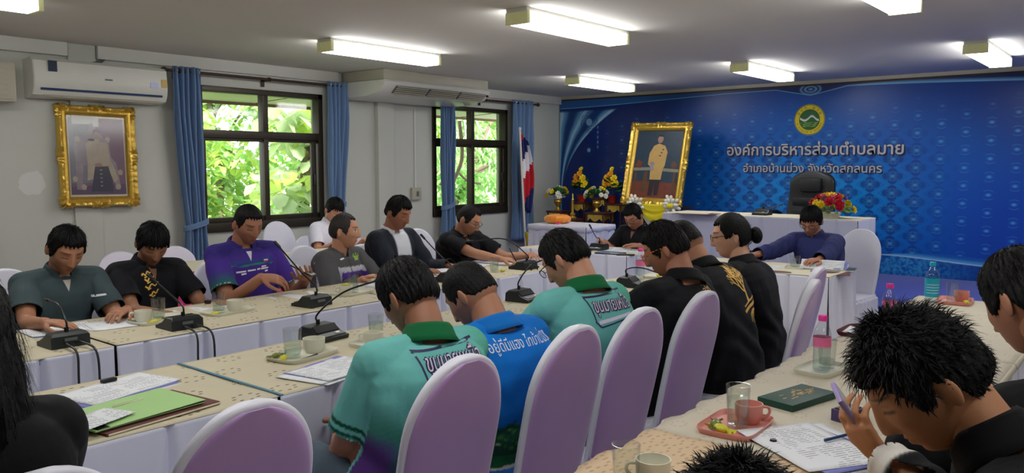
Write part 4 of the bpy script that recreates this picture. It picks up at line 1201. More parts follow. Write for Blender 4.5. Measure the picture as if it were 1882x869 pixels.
for k, f in enumerate(b.f):
    i, j = k // (nm * 4), k % (nm * 4); q = i / n + .35 * j / (nm * 4)
    b.m[k] = 0 if q < .12 else 1 if False else (2 if q < .38 else 1 if q < .62 else 0 if q < .95 else 2)
o = b.build('cloth', [M['fl_r'], M['fl_w'], M['fl_b']], t, angle=180); o.modifiers.new('thick', 'SOLIDIFY').thickness = .003
b = MB(); b.lathe([(.13, 0), (.13, .03), (.04, .06), (.025, .16), (.02, .16)], n=18); b.build('stand', M['grey'], t)
t = thing('yellow_cloth', 'yellow cloth hanging beside the small white table, foot of the flag', 'cloth', (8.45, 6.35, .27))
b = MB(); V = [[(-.25 + .03 * math.sin(u * 12), -.22 + .38 * u * (1 - .3 * q) + .06 * q, .34 * (1 - q) + .02 + .015 * math.sin(u * 15)) for u in np.linspace(0, 1, 18)] for q in np.linspace(0, 1, 10)]
b.grid(np.array(V)); V = [[(-.25 - .25 * q + .01 * math.sin(u * 9), -.16 + .27 * u, .02 + .012 * math.sin(u * 15 + q * 5)) for u in np.linspace(0, 1, 18)] for q in np.linspace(0, 1, 8)]; b.grid(np.array(V))
M['mustard'] = mat('mustard_cloth', srgb(176, 152, 22), .7, var=.1); o = b.build('sheet', M['mustard'], t, angle=120); o.modifiers.new('thick', 'SOLIDIFY').thickness = .004
# ------------------------------------------------------------------ people: a posed body grown over a skeleton, with clothing and hair as its parts
def nrm(v): v = np.asarray(v, float); return v / (np.linalg.norm(v) + 1e-12)
def sm(e0, e1, x): t = np.clip((x - e0) / (e1 - e0), 0, 1); return t * t * (3 - 2 * t)
def tmp_obj(mb):
    me = bpy.data.meshes.new('tmp'); me.from_pydata(np.concatenate(mb.v).tolist(), [], mb.f)
    bm = bmesh.new(); bm.from_mesh(me); bmesh.ops.recalc_face_normals(bm, faces=bm.faces[:]); bm.to_mesh(me); bm.free()
    o = bpy.data.objects.new('tmp', me); COL.objects.link(o); return o
def evaluated(o):
    dg = bpy.context.evaluated_depsgraph_get(); dg.update()
    me = bpy.data.meshes.new_from_object(o.evaluated_get(dg)); old = o.data
    o.modifiers.clear(); o.data = me; bpy.data.meshes.remove(old); return o
def remesh(mb, vox, smooth=3, fac=.5):
    o = tmp_obj(mb); m_ = o.modifiers.new('r', 'REMESH'); m_.mode = 'VOXEL'; m_.voxel_size = vox
    if smooth:
        s = o.modifiers.new('s', 'SMOOTH'); s.factor = fac; s.iterations = smooth
    return evaluated(o)
def union(a, bs):
    for b in bs:
        m_ = a.modifiers.new('u', 'BOOLEAN'); m_.operation = 'UNION'; m_.solver = 'MANIFOLD'; m_.object = b
    evaluated(a)
    for b in bs: me = b.data; bpy.data.objects.remove(b); bpy.data.meshes.remove(me)
    return a
def getco(me):
    v = np.zeros(len(me.vertices) * 3); me.vertices.foreach_get('co', v); return v.reshape(-1, 3)
def setcol(me, name, col):
    a = me.color_attributes.new(name, 'FLOAT_COLOR', 'POINT'); c = np.ones((len(me.vertices), 4)); c[:, :3] = col; a.data.foreach_set('color', c.ravel())
def lin(c): c = np.asarray(c, float) / 255.; return np.where(c <= .04045, c / 12.92, ((c + .055) / 1.055) ** 2.4)
def finish(o, name, mats, parent, origin, smooth=True):
    o.name = name; o.data.name = name; o.data.materials.clear()
    for m_ in mats: o.data.materials.append(m_)
    me = o.data; v = getco(me) - origin; me.vertices.foreach_set('co', v.ravel())
    if smooth: me.polygons.foreach_set('use_smooth', [True] * len(me.polygons))
    me.update(); o.parent = parent; return o

M['skin'] = mat('skin', (1, 1, 1), .52, var=.06, nscale=40, attr='Col', bump=.06, bscale=220, spec=.35)
M['shirt'] = mat('shirt_cloth', (1, 1, 1), .78, var=.05, nscale=20, attr='Col', bump=.12, bscale=35, sheen=.03, spec=.15)
M['hair'] = mat('black_hair', srgb(11, 10, 11), .55, var=.4, nscale=40, bump=.5, bscale=130, stretch=(1, 1, .25), spec=.18)
M['hair_g'] = mat('dark_brown_hair', srgb(38, 32, 29), .45, var=.4, nscale=40, bump=.6, bscale=130, stretch=(1, 1, .25), spec=.35)
M['trouser'] = mat('dark_trouser', srgb(26, 28, 36), .8, var=.15, bump=.15, bscale=50)
M['jeans'] = mat('blue_grey_jeans', srgb(72, 86, 100), .85, var=.2, nscale=30, bump=.2, bscale=200)
M['shoe'] = mat('dark_shoe', srgb(24, 22, 22), .4)
M['specs'] = mat('dark_spectacle_frame', srgb(40, 36, 34), .3, metal=.3)
M['specs_o'] = mat('orange_spectacle_frame', srgb(214, 112, 40), .35)
M['lens'] = glassmat('lens', (.97, .98, .98), .06)
M['gilt_print'] = mat('gold_print', srgb(222, 176, 84), .45, metal=.3, var=.2, nscale=40)
M['white_print'] = mat('white_print', srgb(228, 228, 236), .6); M['navy_print'] = mat('navy_print', srgb(40, 36, 80), .6)
M['lil_print'] = mat('pale_lilac_print', srgb(214, 204, 224), .6)

HX, HY, HZ = .0755, .097, .116
def headmap(p):
    """unit sphere directions -> head surface, head-local (x right, y face, z up)"""
    x, y, z = p[:, 0], p[:, 1], p[:, 2]
    X_ = HX * x; Y_ = HY * y; Z_ = HZ * z
    lo = sm(.05, .95, -z)
    X_ = X_ * (1 - .30 * lo) * (1 + .03 * sm(.0, .5, z))
    Y_ = np.where(y < 0, Y_ * (1 - .62 * sm(.15, .9, -z)), Y_ * (1 - .04 * sm(.3, .9, z)))
    Y_ = Y_ + .020 * sm(.3, 1.0, -z)
    fr = sm(.25, .8, y)                                   # flatter face
    Y_ = Y_ - .010 * fr * np.clip(1 - (x / .55) ** 2, 0, 1) * 0
    g = lambda cx, cz, sx, sz: np.exp(-((X_ - cx) / sx) ** 2 - ((Z_ - cz) / sz) ** 2) * fr
    nose = np.exp(-(X_ / .0105) ** 2) * sm(.030, -.026, Z_) * sm(-.046, -.034, Z_) * fr
    Y_ = Y_ + .021 * nose + .009 * (g(.011, -.031, .008, .008) + g(-.011, -.031, .008, .008)) + .004 * g(0, .02, .010, .02)
    for s in (-1, 1):
        Y_ = Y_ - .0085 * g(s * .031, .012, .017, .012) + .0042 * g(s * .032, .009, .011, .008) + .0045 * g(s * .032, .036, .022, .007) + .004 * g(s * .047, -.018, .018, .016)
    Y_ = Y_ + .0055 * g(0, -.055, .020, .0055) + .0065 * g(0, -.067, .017, .006) - .0030 * g(0, -.0612, .022, .002) - .003 * g(0, -.080, .02, .007) + .007 * g(0, -.100, .018, .014)
    return np.stack([X_, Y_, Z_], 1)
def sphere_dirs(nu, nv):
    mb = MB(); mb.ell((0, 0, 0), (1, 1, 1), nu=nu, nv=nv); return np.concatenate(mb.v), mb.f
def skin_colors(q, base, eyes='down', blush=1.0, shaved=0.0, lip=(.82, .56, .54), browd=1.0):
    """q: head-local coordinates of every vertex; features that the skin itself has"""
    n = len(q); c = np.tile(np.asarray(base, float), (n, 1)); x, y, z = q.T
    face = (y > .02) & (np.abs(z) < .14) & (np.abs(x) < .09)
    def mixin(w_, col):
        nonlocal c
        w_ = (w_ * face)[:, None]; c = c * (1 - w_) + np.asarray(col) * w_
    b = np.asarray(base)
    mixin(.9 * sm(1.15, .85, np.sqrt((x / .021) ** 2 + ((z + .0615) / .0105) ** 2)), b * np.array(lip))
    mixin(.8 * sm(1.3, .8, np.sqrt((x / .020) ** 2 + ((z + .0615) / .0018) ** 2)), b * .22)
    for s in (-1, 1):
        dx = x - s * .033
        mixin(.85 * browd * sm(1.2, .7, np.sqrt((dx / .021) ** 2 + ((z - .0345 + .10 * np.abs(dx - s * .002) ** 1.2) / .0042) ** 2)), lin((24, 20, 20)))
        if eyes == 'open':
            mixin(sm(1.15, .85, np.sqrt((dx / .0145) ** 2 + ((z - .0095) / .0066) ** 2)), lin((214, 208, 202)))
            mixin(sm(1.2, .8, np.sqrt(dx ** 2 + (z - .0095) ** 2) / .0058), lin((18, 13, 11)))
            mixin(.9 * sm(1.3, .7, np.sqrt((dx / .0155) ** 2 + ((z - .0155 + 14 * dx ** 2) / .0022) ** 2)), lin((18, 14, 14)))
        else:
            mixin(.9 * sm(1.3, .7, np.sqrt((dx / .0155) ** 2 + ((z - .0035 - 14 * dx ** 2) / .0026) ** 2)), lin((20, 15, 14)))
            mixin(.35 * sm(1.3, .7, np.sqrt((dx / .016) ** 2 + ((z - .0165 + 10 * dx ** 2) / .002) ** 2)), b * .4)
        mixin(.75 * sm(1.2, .6, np.sqrt(((x - s * .0085) / .0045) ** 2 + ((z + .0395) / .003) ** 2)), b * .2)
    if shaved:
        w_ = shaved * sm(-.035, -.01, z) * sm(.045, .0, y) * (np.abs(z) < .14); c = c * (1 - w_[:, None]) + lin((70, 58, 52)) * w_[:, None]
    return c

def tube_pts(A, B, C_, ra, rb, rc, k=5):
    """limb A-B-C with a rounded joint; returns points and radii"""
    A, B, C_ = map(np.asarray, (A, B, C_)); P = []; rr = []
    for t in np.linspace(0, .86, k): P.append(A + (B - A) * t); rr.append(ra + (rb - ra) * t + .004 * math.sin(math.pi * t))
    P.append(.06 * (A - B) * 1 + B + .06 * (C_ - B)); rr.append(rb)
    for t in np.linspace(.14, 1, k): P.append(B + (C_ - B) * t); rr.append(rb + (rc - rb) * t + .006 * math.sin(math.pi * min(1, t * 1.5)) * (1 - t))
    return np.array(P), np.array(rr)
def ik(S, W_, a, b, pole):
    S, W_ = np.asarray(S, float), np.asarray(W_, float); d = W_ - S; L = np.linalg.norm(d)
    L2 = min(L, (a + b) * .995); dn = d / (L + 1e-9)
    if L > L2: W_ = S + dn * L2
    x = (a * a - b * b + L2 * L2) / (2 * L2); h = math.sqrt(max(a * a - x * x, 1e-6))
    p = np.asarray(pole, float); p = nrm(p - dn * (p @ dn)); return S + dn * x + p * h, W_
def capsule(mb, P, r, n=10):
    """tube with rounded ends"""
    P = np.asarray(P, float); r = np.broadcast_to(np.asarray(r, float), (len(P),))
    d0 = nrm(P[0] - P[1]); d1 = nrm(P[-1] - P[-2]); Q = []; R_ = []
    for t in (.97, .75, .4): Q.append(P[0] + d0 * r[0] * t); R_.append(r[0] * math.sqrt(1 - t * t))
    Q += list(P); R_ += list(r)
    for t in (.4, .75, .97): Q.append(P[-1] + d1 * r[-1] * t); R_.append(r[-1] * math.sqrt(1 - t * t))
    return mb.tube(Q, R_, n)
def hand(mb, W_, d, pn, side, curl, sc=1.0, spread=.07, thumb=.5):
    """W_ wrist, d finger direction, pn palm normal, side = +1 when thumb is on +s"""
    d = nrm(d); pn = nrm(pn - d * (np.asarray(pn) @ d)); s = np.cross(d, pn) * side
    L = .088 * sc
    # palm as a flattened tube, wider at the knuckles
    P = [W_ + d * L * q + pn * (-.004 * math.sin(q * 3)) for q in (-.12, .0, .25, .6, .9, 1.02)]
    n = 14; V = []
    for p_, hw, ht in zip(P, (.024, .026, .034, .040, .041, .036), (.019, .018, .0165, .015, .0135, .010)):
        V.append([p_ + s * hw * sc * np.sign(math.cos(a)) * abs(math.cos(a)) ** .7 + pn * ht * sc * math.sin(a) for a in np.linspace(0, 2 * math.pi, n, endpoint=False)])
    V = np.array(V); mb.grid(V, 0, True); k = mb.n - V.shape[0] * n
    mb.f.append([k + j for j in range(n)]); mb.m.append(0); mb.f.append([k + 5 * n + j for j in range(n)]); mb.m.append(0)
    for i, (off, ln) in enumerate(((.031, .074), (.0105, .082), (-.0105, .077), (-.030, .060))):
        b0 = W_ + d * L * (.94 - .06 * abs(i - 1.2)) + s * off * sc
        dd = nrm(d + s * spread * (1.3 - i) * 1.0); c = curl[i] if np.ndim(curl) else curl
        pts = [b0 - dd * .012]; p_ = b0; ang = c * .35
        pts.append(p_)
        for seg, fr in enumerate((.45, .31, .24)):
            ang2 = ang; dirn = dd * math.cos(ang2) + pn * math.sin(ang2); p_ = p_ + dirn * ln * sc * fr; pts.append(p_); ang += c * (.95 if seg == 0 else .7)
        capsule(mb, pts, np.array([.0095, .0092, .0085, .0076, .0064]) * sc, 9)
    b0 = W_ + d * L * .25 + s * .027 * sc + pn * .004
    t1 = nrm(d * .62 + s * .78 + pn * .25 * thumb); t2 = nrm(d * (.85) + s * (.5 - .35 * thumb) + pn * .45 * thumb); t3 = nrm(d * .95 + s * (.15 - .3 * thumb) + pn * .5 * thumb)
    p1 = b0 + t1 * .042 * sc; p2 = p1 + t2 * .034 * sc; p3 = p2 + t3 * .026 * sc
    capsule(mb, [b0 - t1 * .01, b0, p1, p2, p3], np.array([.013, .0135, .0105, .0092, .0072]) * sc, 9)

def skl(c): return tuple(min(235, q * 1.13) for q in c)
def person(label, head, hip, face, hd=(0, 20, 0), arms=None, skin=(166, 120, 94), shirt=(60, 60, 70), sleeve='short', legs=None, trouser='trouser', hair='short', eyes='down',
           collar=None, build=1.0, glasses=None, shaved=0, stand=0, seed=1, gait=0, hairmat='hair', shirtname='shirt', loose=1.0, headsc=1.0, wrinkle=1.0, female=False, torso_dir=None):
    """head: top of the head; hip: hip centre; face: facing angle in degrees; hd: (yaw, pitch down, roll) of the head relative to the torso"""
    rng = np.random.default_rng(seed); u = np.array([0, 0, 1.0])
    th = R(face); f = np.array([math.cos(th), math.sin(th), 0]); r = np.array([math.sin(th), -math.cos(th), 0])
    head = np.asarray(head, float); H = np.asarray(hip, float)
    root = thing('person', label, 'person', (H[0], H[1], 0)); org = np.array([H[0], H[1], 0.0])
    # head frame
    yw, pt, rl = map(R, hd); hf = f * math.cos(yw) - r * math.sin(yw); hr = r * math.cos(yw) + f * math.sin(yw)
    hf2 = hf * math.cos(pt) - u * math.sin(pt); hu = u * math.cos(pt) + hf * math.sin(pt)
    hr2 = hr * math.cos(rl) + hu * math.sin(rl); hu2 = hu * math.cos(rl) - hr * math.sin(rl)
    HM = np.stack([hr2, hf2, hu2], 1) * headsc           # columns
    Cn = head - hu2 * (HZ * headsc + .018)
    toH = lambda p: (p - Cn) @ np.linalg.inv(HM).T
    NB = Cn - f * (.042 + .095 * max(0, math.sin(pt))) * build - u * (.148 * max(.3, math.cos(pt)) ** 1.5) * headsc
    # spine
    ax = nrm(NB - H); mid = (H + NB) / 2 - f * .035 * (1 - .0) ; mid = mid
    spine = lambda t: (1 - t) ** 2 * H + 2 * t * (1 - t) * mid + t * t * NB
    up_t = lambda t: nrm(2 * (1 - t) * (mid - H) + 2 * t * (NB - mid))
    fw_ = .92 if female else 1.0
    SEC = [(-.16, .140, .105), (-.10, .170, .130), (0, .174, .132), (.14, .168, .130), (.3, .155 * fw_, .122), (.5, .160 * fw_, .118), (.68, .176 * fw_, .120), (.80, .180 * fw_, .112), (.88, .164 * fw_, .098), (.94, .128, .082), (.98, .088, .068), (1.01, .060, .058), (1.05, .050, .050)]
    def torso(mb, infl, t0=-1, t1=2, ex=.62):
        V = []; n = 28
        for t, a, d in SEC:
            if t < t0 or t > t1: continue
            c = spine(t) if t >= 0 else H + u * t * .5
            ut = up_t(max(0, min(1, t))); dv = nrm(np.cross(ut, r)); 
            if dv @ f < 0: dv = -dv
            V.append([c + r * (a * build + infl) * np.sign(math.cos(q)) * abs(math.cos(q)) ** ex * 1.0 + dv * (d * build + infl) * np.sign(math.sin(q)) * abs(math.sin(q)) ** .75 for q in np.linspace(0, 2 * math.pi, n, endpoint=False)])
        V = np.array(V); k = mb.n; mb.grid(V, 0, True)
        mb.f.append([k + j for j in range(n)]); mb.m.append(0); mb.f.append([k + (len(V) - 1) * n + j for j in range(n)]); mb.m.append(0)
    # joints
    sh = {}; arm = {}
    la, lb = .285 * build, .250 * build
    sw = (.160 if not female else .145) * build
    for sd, nm in ((1, 'R'), (-1, 'L')):
        a = (arms or {}).get(nm) or {}
        S = spine(.875) + r * sd * sw + u * .012 * 1
        W_ = np.asarray(a.get('w', H + f * .30 + r * sd * .12 + u * .12), float)
        S = S + nrm(W_ - S) * .022
        E, W_ = ik(S, W_, la, lb, a.get('pole', None) if a.get('pole') is not None else (-u * .9 + r * sd * .30 - f * .15))
        arm[nm] = (S, E, W_, a)
    hipj = {s: H + r * s * .085 * build - u * .01 for s in (1, -1)}
    leg = {}
    for s, nm in ((1, 'R'), (-1, 'L')):
        l = (legs or {}).get(nm, {})
        K = np.asarray(l.get('k', hipj[s] + f * .40 * build + r * s * .05 + u * .02), float)
        A = np.asarray(l.get('a', np.array([K[0], K[1], 0]) - f * .02 + u * .085), float); leg[nm] = (hipj[s], K, A, s)
    # ---- body
    mb = MB(); torso(mb, -.006)
    capsule(mb, [spine(.9), NB, Cn - hf2 * .022 - hu2 * .05], [.060 * build, .057 * build, .054 * build * (.9 if female else 1)], 16)
    for nm, sd in (('R', 1), ('L', -1)):
        S, E, W_, a = arm[nm]
        mb.ell(S, np.array([.053, .053, .052]) * build, nu=16, nv=10)
        capsule(mb, [spine(.86), (spine(.86) + S) / 2 + u * .008, S], [.055 * build, .058 * build, .055 * build], 12)
        P, rr = tube_pts(S, E, W_, .048 * build, .038 * build, .0265 * build)
        capsule(mb, P, rr, 14)
        J, K, A, s = leg[nm]
        P, rr = tube_pts(J, K, A, .088 * build, .056 * build, .040 * build); capsule(mb, P, rr, 14)
        ff = nrm(f + r * s * .2); capsule(mb, [A - u * .045 - ff * .03, A - u * .045 + ff * .07, A - u * .055 + ff * .15], [.036, .036, .026], 10)
    body = remesh(mb, .009, 4)
    parts = []
    for nm, sd in (('R', 1), ('L', -1)):
        S, E, W_, a = arm[nm]
        if a.get('nohand'): continue
        hm = MB(); fa = nrm(W_ - E); d = np.asarray(a.get('d', fa * .7 + f * .5), float); pn = np.asarray(a.get('n', -u), float)
        hand(hm, W_, d, pn, a.get('side', 1 if sd * 1 > 0 else -1) if False else (-1 if sd > 0 else 1) * a.get('flip', 1), a.get('curl', .45), .98 * build * (.92 if female else 1), thumb=a.get('thumb', .5))
        parts.append(remesh(hm, .0036, 1, .4))
    dirs, ff = sphere_dirs(84, 64); hv = headmap(dirs) @ HM.T + Cn
    hb = MB(); hb.add(hv, ff); parts.append(tmp_obj(hb))
    for s in (-1, 1):
        eb = MB(); E3 = Matrix.Rotation(R(s * 24), 3, 'Z') @ Matrix.Rotation(R(-8), 3, 'X'); loc = MB(); loc.ell((0, 0, 0), (.0075, .019, .031), nu=16, nv=12, M=E3)
        ev = np.concatenate(loc.v); rim = 1 + 0 * ev[:, 0]; ev[:, 1] *= np.where(ev[:, 2] < 0, 1 + ev[:, 2] * 9, 1)
        ev = ev + np.array([s * .0765, -.012, -.006]); eb.add(ev @ HM.T + Cn, loc.f); parts.append(tmp_obj(eb))
    body = union(body, parts)
    v = getco(body.data); q = toH(v); col = np.tile(lin(skl(skin)), (len(v), 1)); near = np.linalg.norm(q / np.array([.088, .128, .128]), axis=1) < 1.06
    col[near] = skin_colors(q[near], lin(skl(skin)), eyes, shaved=shaved)
    setcol(body.data, 'Col', col); finish(body, 'body', [M['skin']], root, org)
    # ---- shirt
    mb = MB(); lo = .013 * loose; torso(mb, lo, -.2, 1.0)
    cut = {}
    for nm, sd in (('R', 1), ('L', -1)):
        S, E, W_, a = arm[nm]
        mb.ell(S, np.array([.053, .053, .053]) * build + lo, nu=16, nv=10)
        capsule(mb, [spine(.86), (spine(.86) + S) / 2 + u * .010, S], np.array([.062, .062, .058]) * build + lo * .7, 12)
        if sleeve == 'short':
            e = S + (E - S) * .72; mb.tube([S, S + (E - S) * .3, S + (E - S) * .5, e, S + (E - S) * .86], np.array([.050 * build + lo, .053 * build + lo, .055 * build + lo, .056 * build + lo, .056 * build + lo]), 16); cut[nm] = (e, nrm(E - S))
        elif sleeve == 'half':
            e = S + (E - S) * .95; mb.tube([S, S + (E - S) * .4, S + (E - S) * .8, S + (E - S) * 1.04], np.array([.055 * build + lo, .058 * build + lo, .060 * build + lo, .060 * build + lo]), 16); cut[nm] = (e, nrm(E - S))
        else:
            P, rr = tube_pts(S, E, W_, .052 * build, .045 * build, .034 * build); P = np.array(list(P) + [W_ + nrm(W_ - E) * .02]); rr = np.array(list(rr) + [.033 * build]); mb.tube(P, rr + lo, 16); cut[nm] = (W_ - nrm(W_ - E) * .012, nrm(W_ - E))
    so = remesh(mb, .0062, 5)
    me = so.data; bm = bmesh.new(); bm.from_mesh(me); dead = []
    for nm in cut:
        e, d = cut[nm]; S, E, W_, a = arm[nm]
        for vv in bm.verts:
            p = np.array(vv.co) - e; ad = p @ d
            if np.linalg.norm(p - d * ad) < .085:
                if 0 < ad < .12: dead.append(vv)
                elif -.0075 < ad <= 0: vv.co = Vector(np.array(vv.co) - d * ad)
    bmesh.ops.delete(bm, geom=dead, context='VERTS'); bm.to_mesh(me); bm.free()
    v = getco(me); nn = np.zeros(len(v) * 3); me.vertices.foreach_get('normal', nn); nn = nn.reshape(-1, 3)
    # local coordinates: t along spine, x to the right, y forward, arm fraction
    ts = np.linspace(-.1, 1, 56); sp = np.array([spine(t) if t > 0 else H + u * t * .5 for t in ts])
    idx = np.argmin(((v[:, None, :] - sp[None]) ** 2).sum(2), 1); t = ts[idx]; rel = v - sp[idx]; lx = rel @ r; ly = rel @ f
    af = np.zeros(len(v)); asd = np.zeros(len(v)); ff_ = np.zeros(len(v))
    for nm, sd in (('R', 1), ('L', -1)):
        S, E, W_, a = arm[nm]; d = E - S; L = np.linalg.norm(d); k = ((v - S) @ d) / (L * L); pd = np.linalg.norm(v - S - np.clip(k, 0, 1)[:, None] * d, axis=1)
        w2 = W_ - E; L2 = np.linalg.norm(w2); k2 = ((v - E) @ w2) / (L2 * L2); pd2 = np.linalg.norm(v - E - np.clip(k2, 0, 1)[:, None] * w2, axis=1)
        on = ((pd < .095 * build) & (k > .05) & (np.abs(lx) > .125 * build)) | ((pd2 < .075 * build) & (k2 > 0)); af[on] = np.where(pd2 < pd, 1 + k2, k)[on]; asd[on] = sd; ff_[on] = ((v - S) @ f)[on]
    # folds
    w1 = np.sin(t * 26 + lx * 14 + 3 * np.sin(lx * 11 + seed)) * np.exp(-((t - .28) / .22) ** 2) * .0050 + np.sin(t * 13 - np.abs(lx) * 42 + seed) * np.exp(-((np.abs(lx) - .14) / .06) ** 2 - ((t - .62) / .2) ** 2) * .0055
    w2 = np.where(af > 0, np.sin(af * 9 + ff_ * 45 + v[:, 2] * 38 + seed) * np.sin(af * 4 + v[:, 0] * 33 + seed) * .0040 * (1 if sleeve == 'long' else .8), 0)
    w3 = np.sin(v[:, 0] * 37 + seed) * np.sin(v[:, 1] * 31 + 1) * np.sin(v[:, 2] * 29 + 2) * .003
    v = v + nn * ((w1 * (af <= 0) + w2 + w3) * wrinkle)[:, None]; me.vertices.foreach_set('co', v.ravel())
    env = dict(t=t, x=lx, y=ly, af=af, side=asd, v=v, n=nn)
    c = shirt(env) if callable(shirt) else np.tile(np.array(shirt, float), (len(v), 1))
    setcol(me, 'Col', lin(c)); finish(so, shirtname, [M['shirt']], root, org)
    so.modifiers.new('thick', 'SOLIDIFY').thickness = -.002
    bvh = BVHTree.FromPolygons([Vector(p) for p in v], [list(p.vertices) for p in me.polygons])
    # ---- collar
    if collar is not None:
        cb = MB(); nd = nrm(nrm(Cn - hf2 * .02 - hu2 * .05 - NB) + 1.2 * up_t(1.0)); sx = nrm(r - nd * (r @ nd)); fy = np.cross(nd, sx)
        if fy @ f < 0: fy = -fy
        gap = collar.get('gap', .42); V = []; kk = build * collar.get('k', 1.0)
        for q in np.linspace(gap, 2 * math.pi - gap, 44):
            fr = max(0, math.cos(q)); rad = lambda s: (sx * math.sin(q) * .97 + fy * math.cos(q) * 1.0) * s * kk
            tip = sm(.35, 1.0, fr)
            ctr = NB - u * .004
            V.append([ctr + rad(.058) + nd * .008 - u * .02 * tip, ctr + rad(.061) + nd * (.040 - .016 * tip), ctr + rad(.066) + nd * (.045 - .018 * tip), ctr + rad(.073) + nd * (.036 - .02 * tip), ctr + rad(.083) + nd * (.006 - .03 * tip) , ctr + rad(.094 + .010 * tip) + nd * (-.012 - .048 * tip)])
        cb.grid(np.array(V)); co = cb.build('collar', M['shirt'] if 'mat' not in collar else collar['mat'], None, angle=100)
        me2 = co.data; vv = getco(me2)
        setcol(me2, 'Col', lin(np.tile(np.array(collar['c'], float), (len(vv), 1)))); vv -= org; me2.vertices.foreach_set('co', vv.ravel()); me2.update(); co.parent = so
        s_ = co.modifiers.new('thick', 'SOLIDIFY'); s_.thickness = .003
        if 'inner' in collar:      # undershirt or open neck
            pc = MB(); V = []
            for i in range(7):
                z = i / 6.; row = []
                for j in range(7):
                    xx = (j / 6. - .5) * .055 * (1 - z); p0 = NB + r * xx + f * .3 - u * (.005 + .085 * z); hit = bvh.ray_cast(Vector(p0), Vector(-f)); row.append((np.array(hit[0]) if hit[0] is not None else p0 - f * .2) + f * .003)
                V.append(row)
            pc.grid(np.array(V) - org); io = pc.build('undershirt', M['shirt'], None); setcol(io.data, 'Col', lin(np.tile(np.array(collar['inner'], float), (len(io.data.vertices), 1)))); io.parent = so
    # ---- trousers and shoes
    mb = MB(); torso(mb, .006, -.2, .12)
    for nm in 'RL':
        J, K, A, s = leg[nm]; P, rr = tube_pts(J, K, A, .092 * build, .066 * build, .058 * build); capsule(mb, P[:-1], rr[:-1] + .006, 14)
    to = remesh(mb, .011, 4); tv = getco(to.data); tv += (np.sin(tv[:, 0] * 60 + seed) * np.sin(tv[:, 1] * 55) * np.sin(tv[:, 2] * 50) * .004)[:, None]; to.data.vertices.foreach_set('co', tv.ravel())
    finish(to, 'trousers', [M[trouser]], root, org)
    for nm in 'RL':
        J, K, A, s = leg[nm]; ffd = nrm(f + r * s * .2); sb = MB(); sd_ = np.cross(ffd, u); V = []; n = 16
        for q, wd, hh in ((-.075, .012, .03), (-.065, .033, .07), (-.02, .040, .085), (.05, .043, .062), (.12, .046, .05), (.17, .040, .042), (.195, .016, .03)):
            V.append([np.array([A[0], A[1], 0]) + ffd * q + sd_ * wd * math.cos(a) + u * max(.004, hh * .5 + hh * .5 * math.sin(a)) for a in np.linspace(0, 2 * math.pi, n, endpoint=False)])
        V = np.array(V) - org; sb.grid(V, 0, True); sb.add(V[0], [list(range(n))]); sb.add(V[-1], [list(range(n))]); sb.build('shoe', M['shoe'], root)
    # ---- hair
    toW = lambda p: p @ HM.T + Cn
    if hair: make_hair(hair, toW, rng, root, org, M[hairmat], seed, NB, f, r)
    # ---- glasses
    if glasses:
        g = MB(); w_ = .0016
        for s in (-1, 1):
            a = np.linspace(0, 2 * math.pi, 22, endpoint=False); pts = np.stack([s * .034 + .0235 * np.sign(np.cos(a)) * np.abs(np.cos(a)) ** .8, np.full(22, .106) - .004 * np.cos(a) * s, .006 + .0165 * np.sign(np.sin(a)) * np.abs(np.sin(a)) ** .8], 1)
            g.tube(toW(pts) - org, w_ * 1.0, 6, closed=True)
            g.tube(toW(np.array([[s * .057, .103, .012], [s * .072, .08, .014], [s * .0795, .02, .014], [s * .080, -.012, .010], [s * .080, -.03, -.008]])) - org, .0020, 6)
        g.tube(toW(np.array([[-.011, .108, .010], [0, .111, .013], [.011, .108, .010]])) - org, w_, 6)
        go = g.build('glasses', M[glasses], root)
        for s in (-1, 1):
            l = MB(); a = np.linspace(0, 2 * math.pi, 22, endpoint=False); pts = np.stack([s * .034 + .0225 * np.cos(a), np.full(22, .106), .006 + .0155 * np.sin(a)], 1); l.add(toW(pts) - org, [list(range(22))]); l.build('lens', M['lens'], go, smooth=False)
    info = dict(root=root, shirt=so, bvh=bvh, org=org, spine=spine, f=f, r=r, u=u, NB=NB, arm=arm, toW=toW, C=Cn, hf=hf2, up=up_t, v=v)
    return info

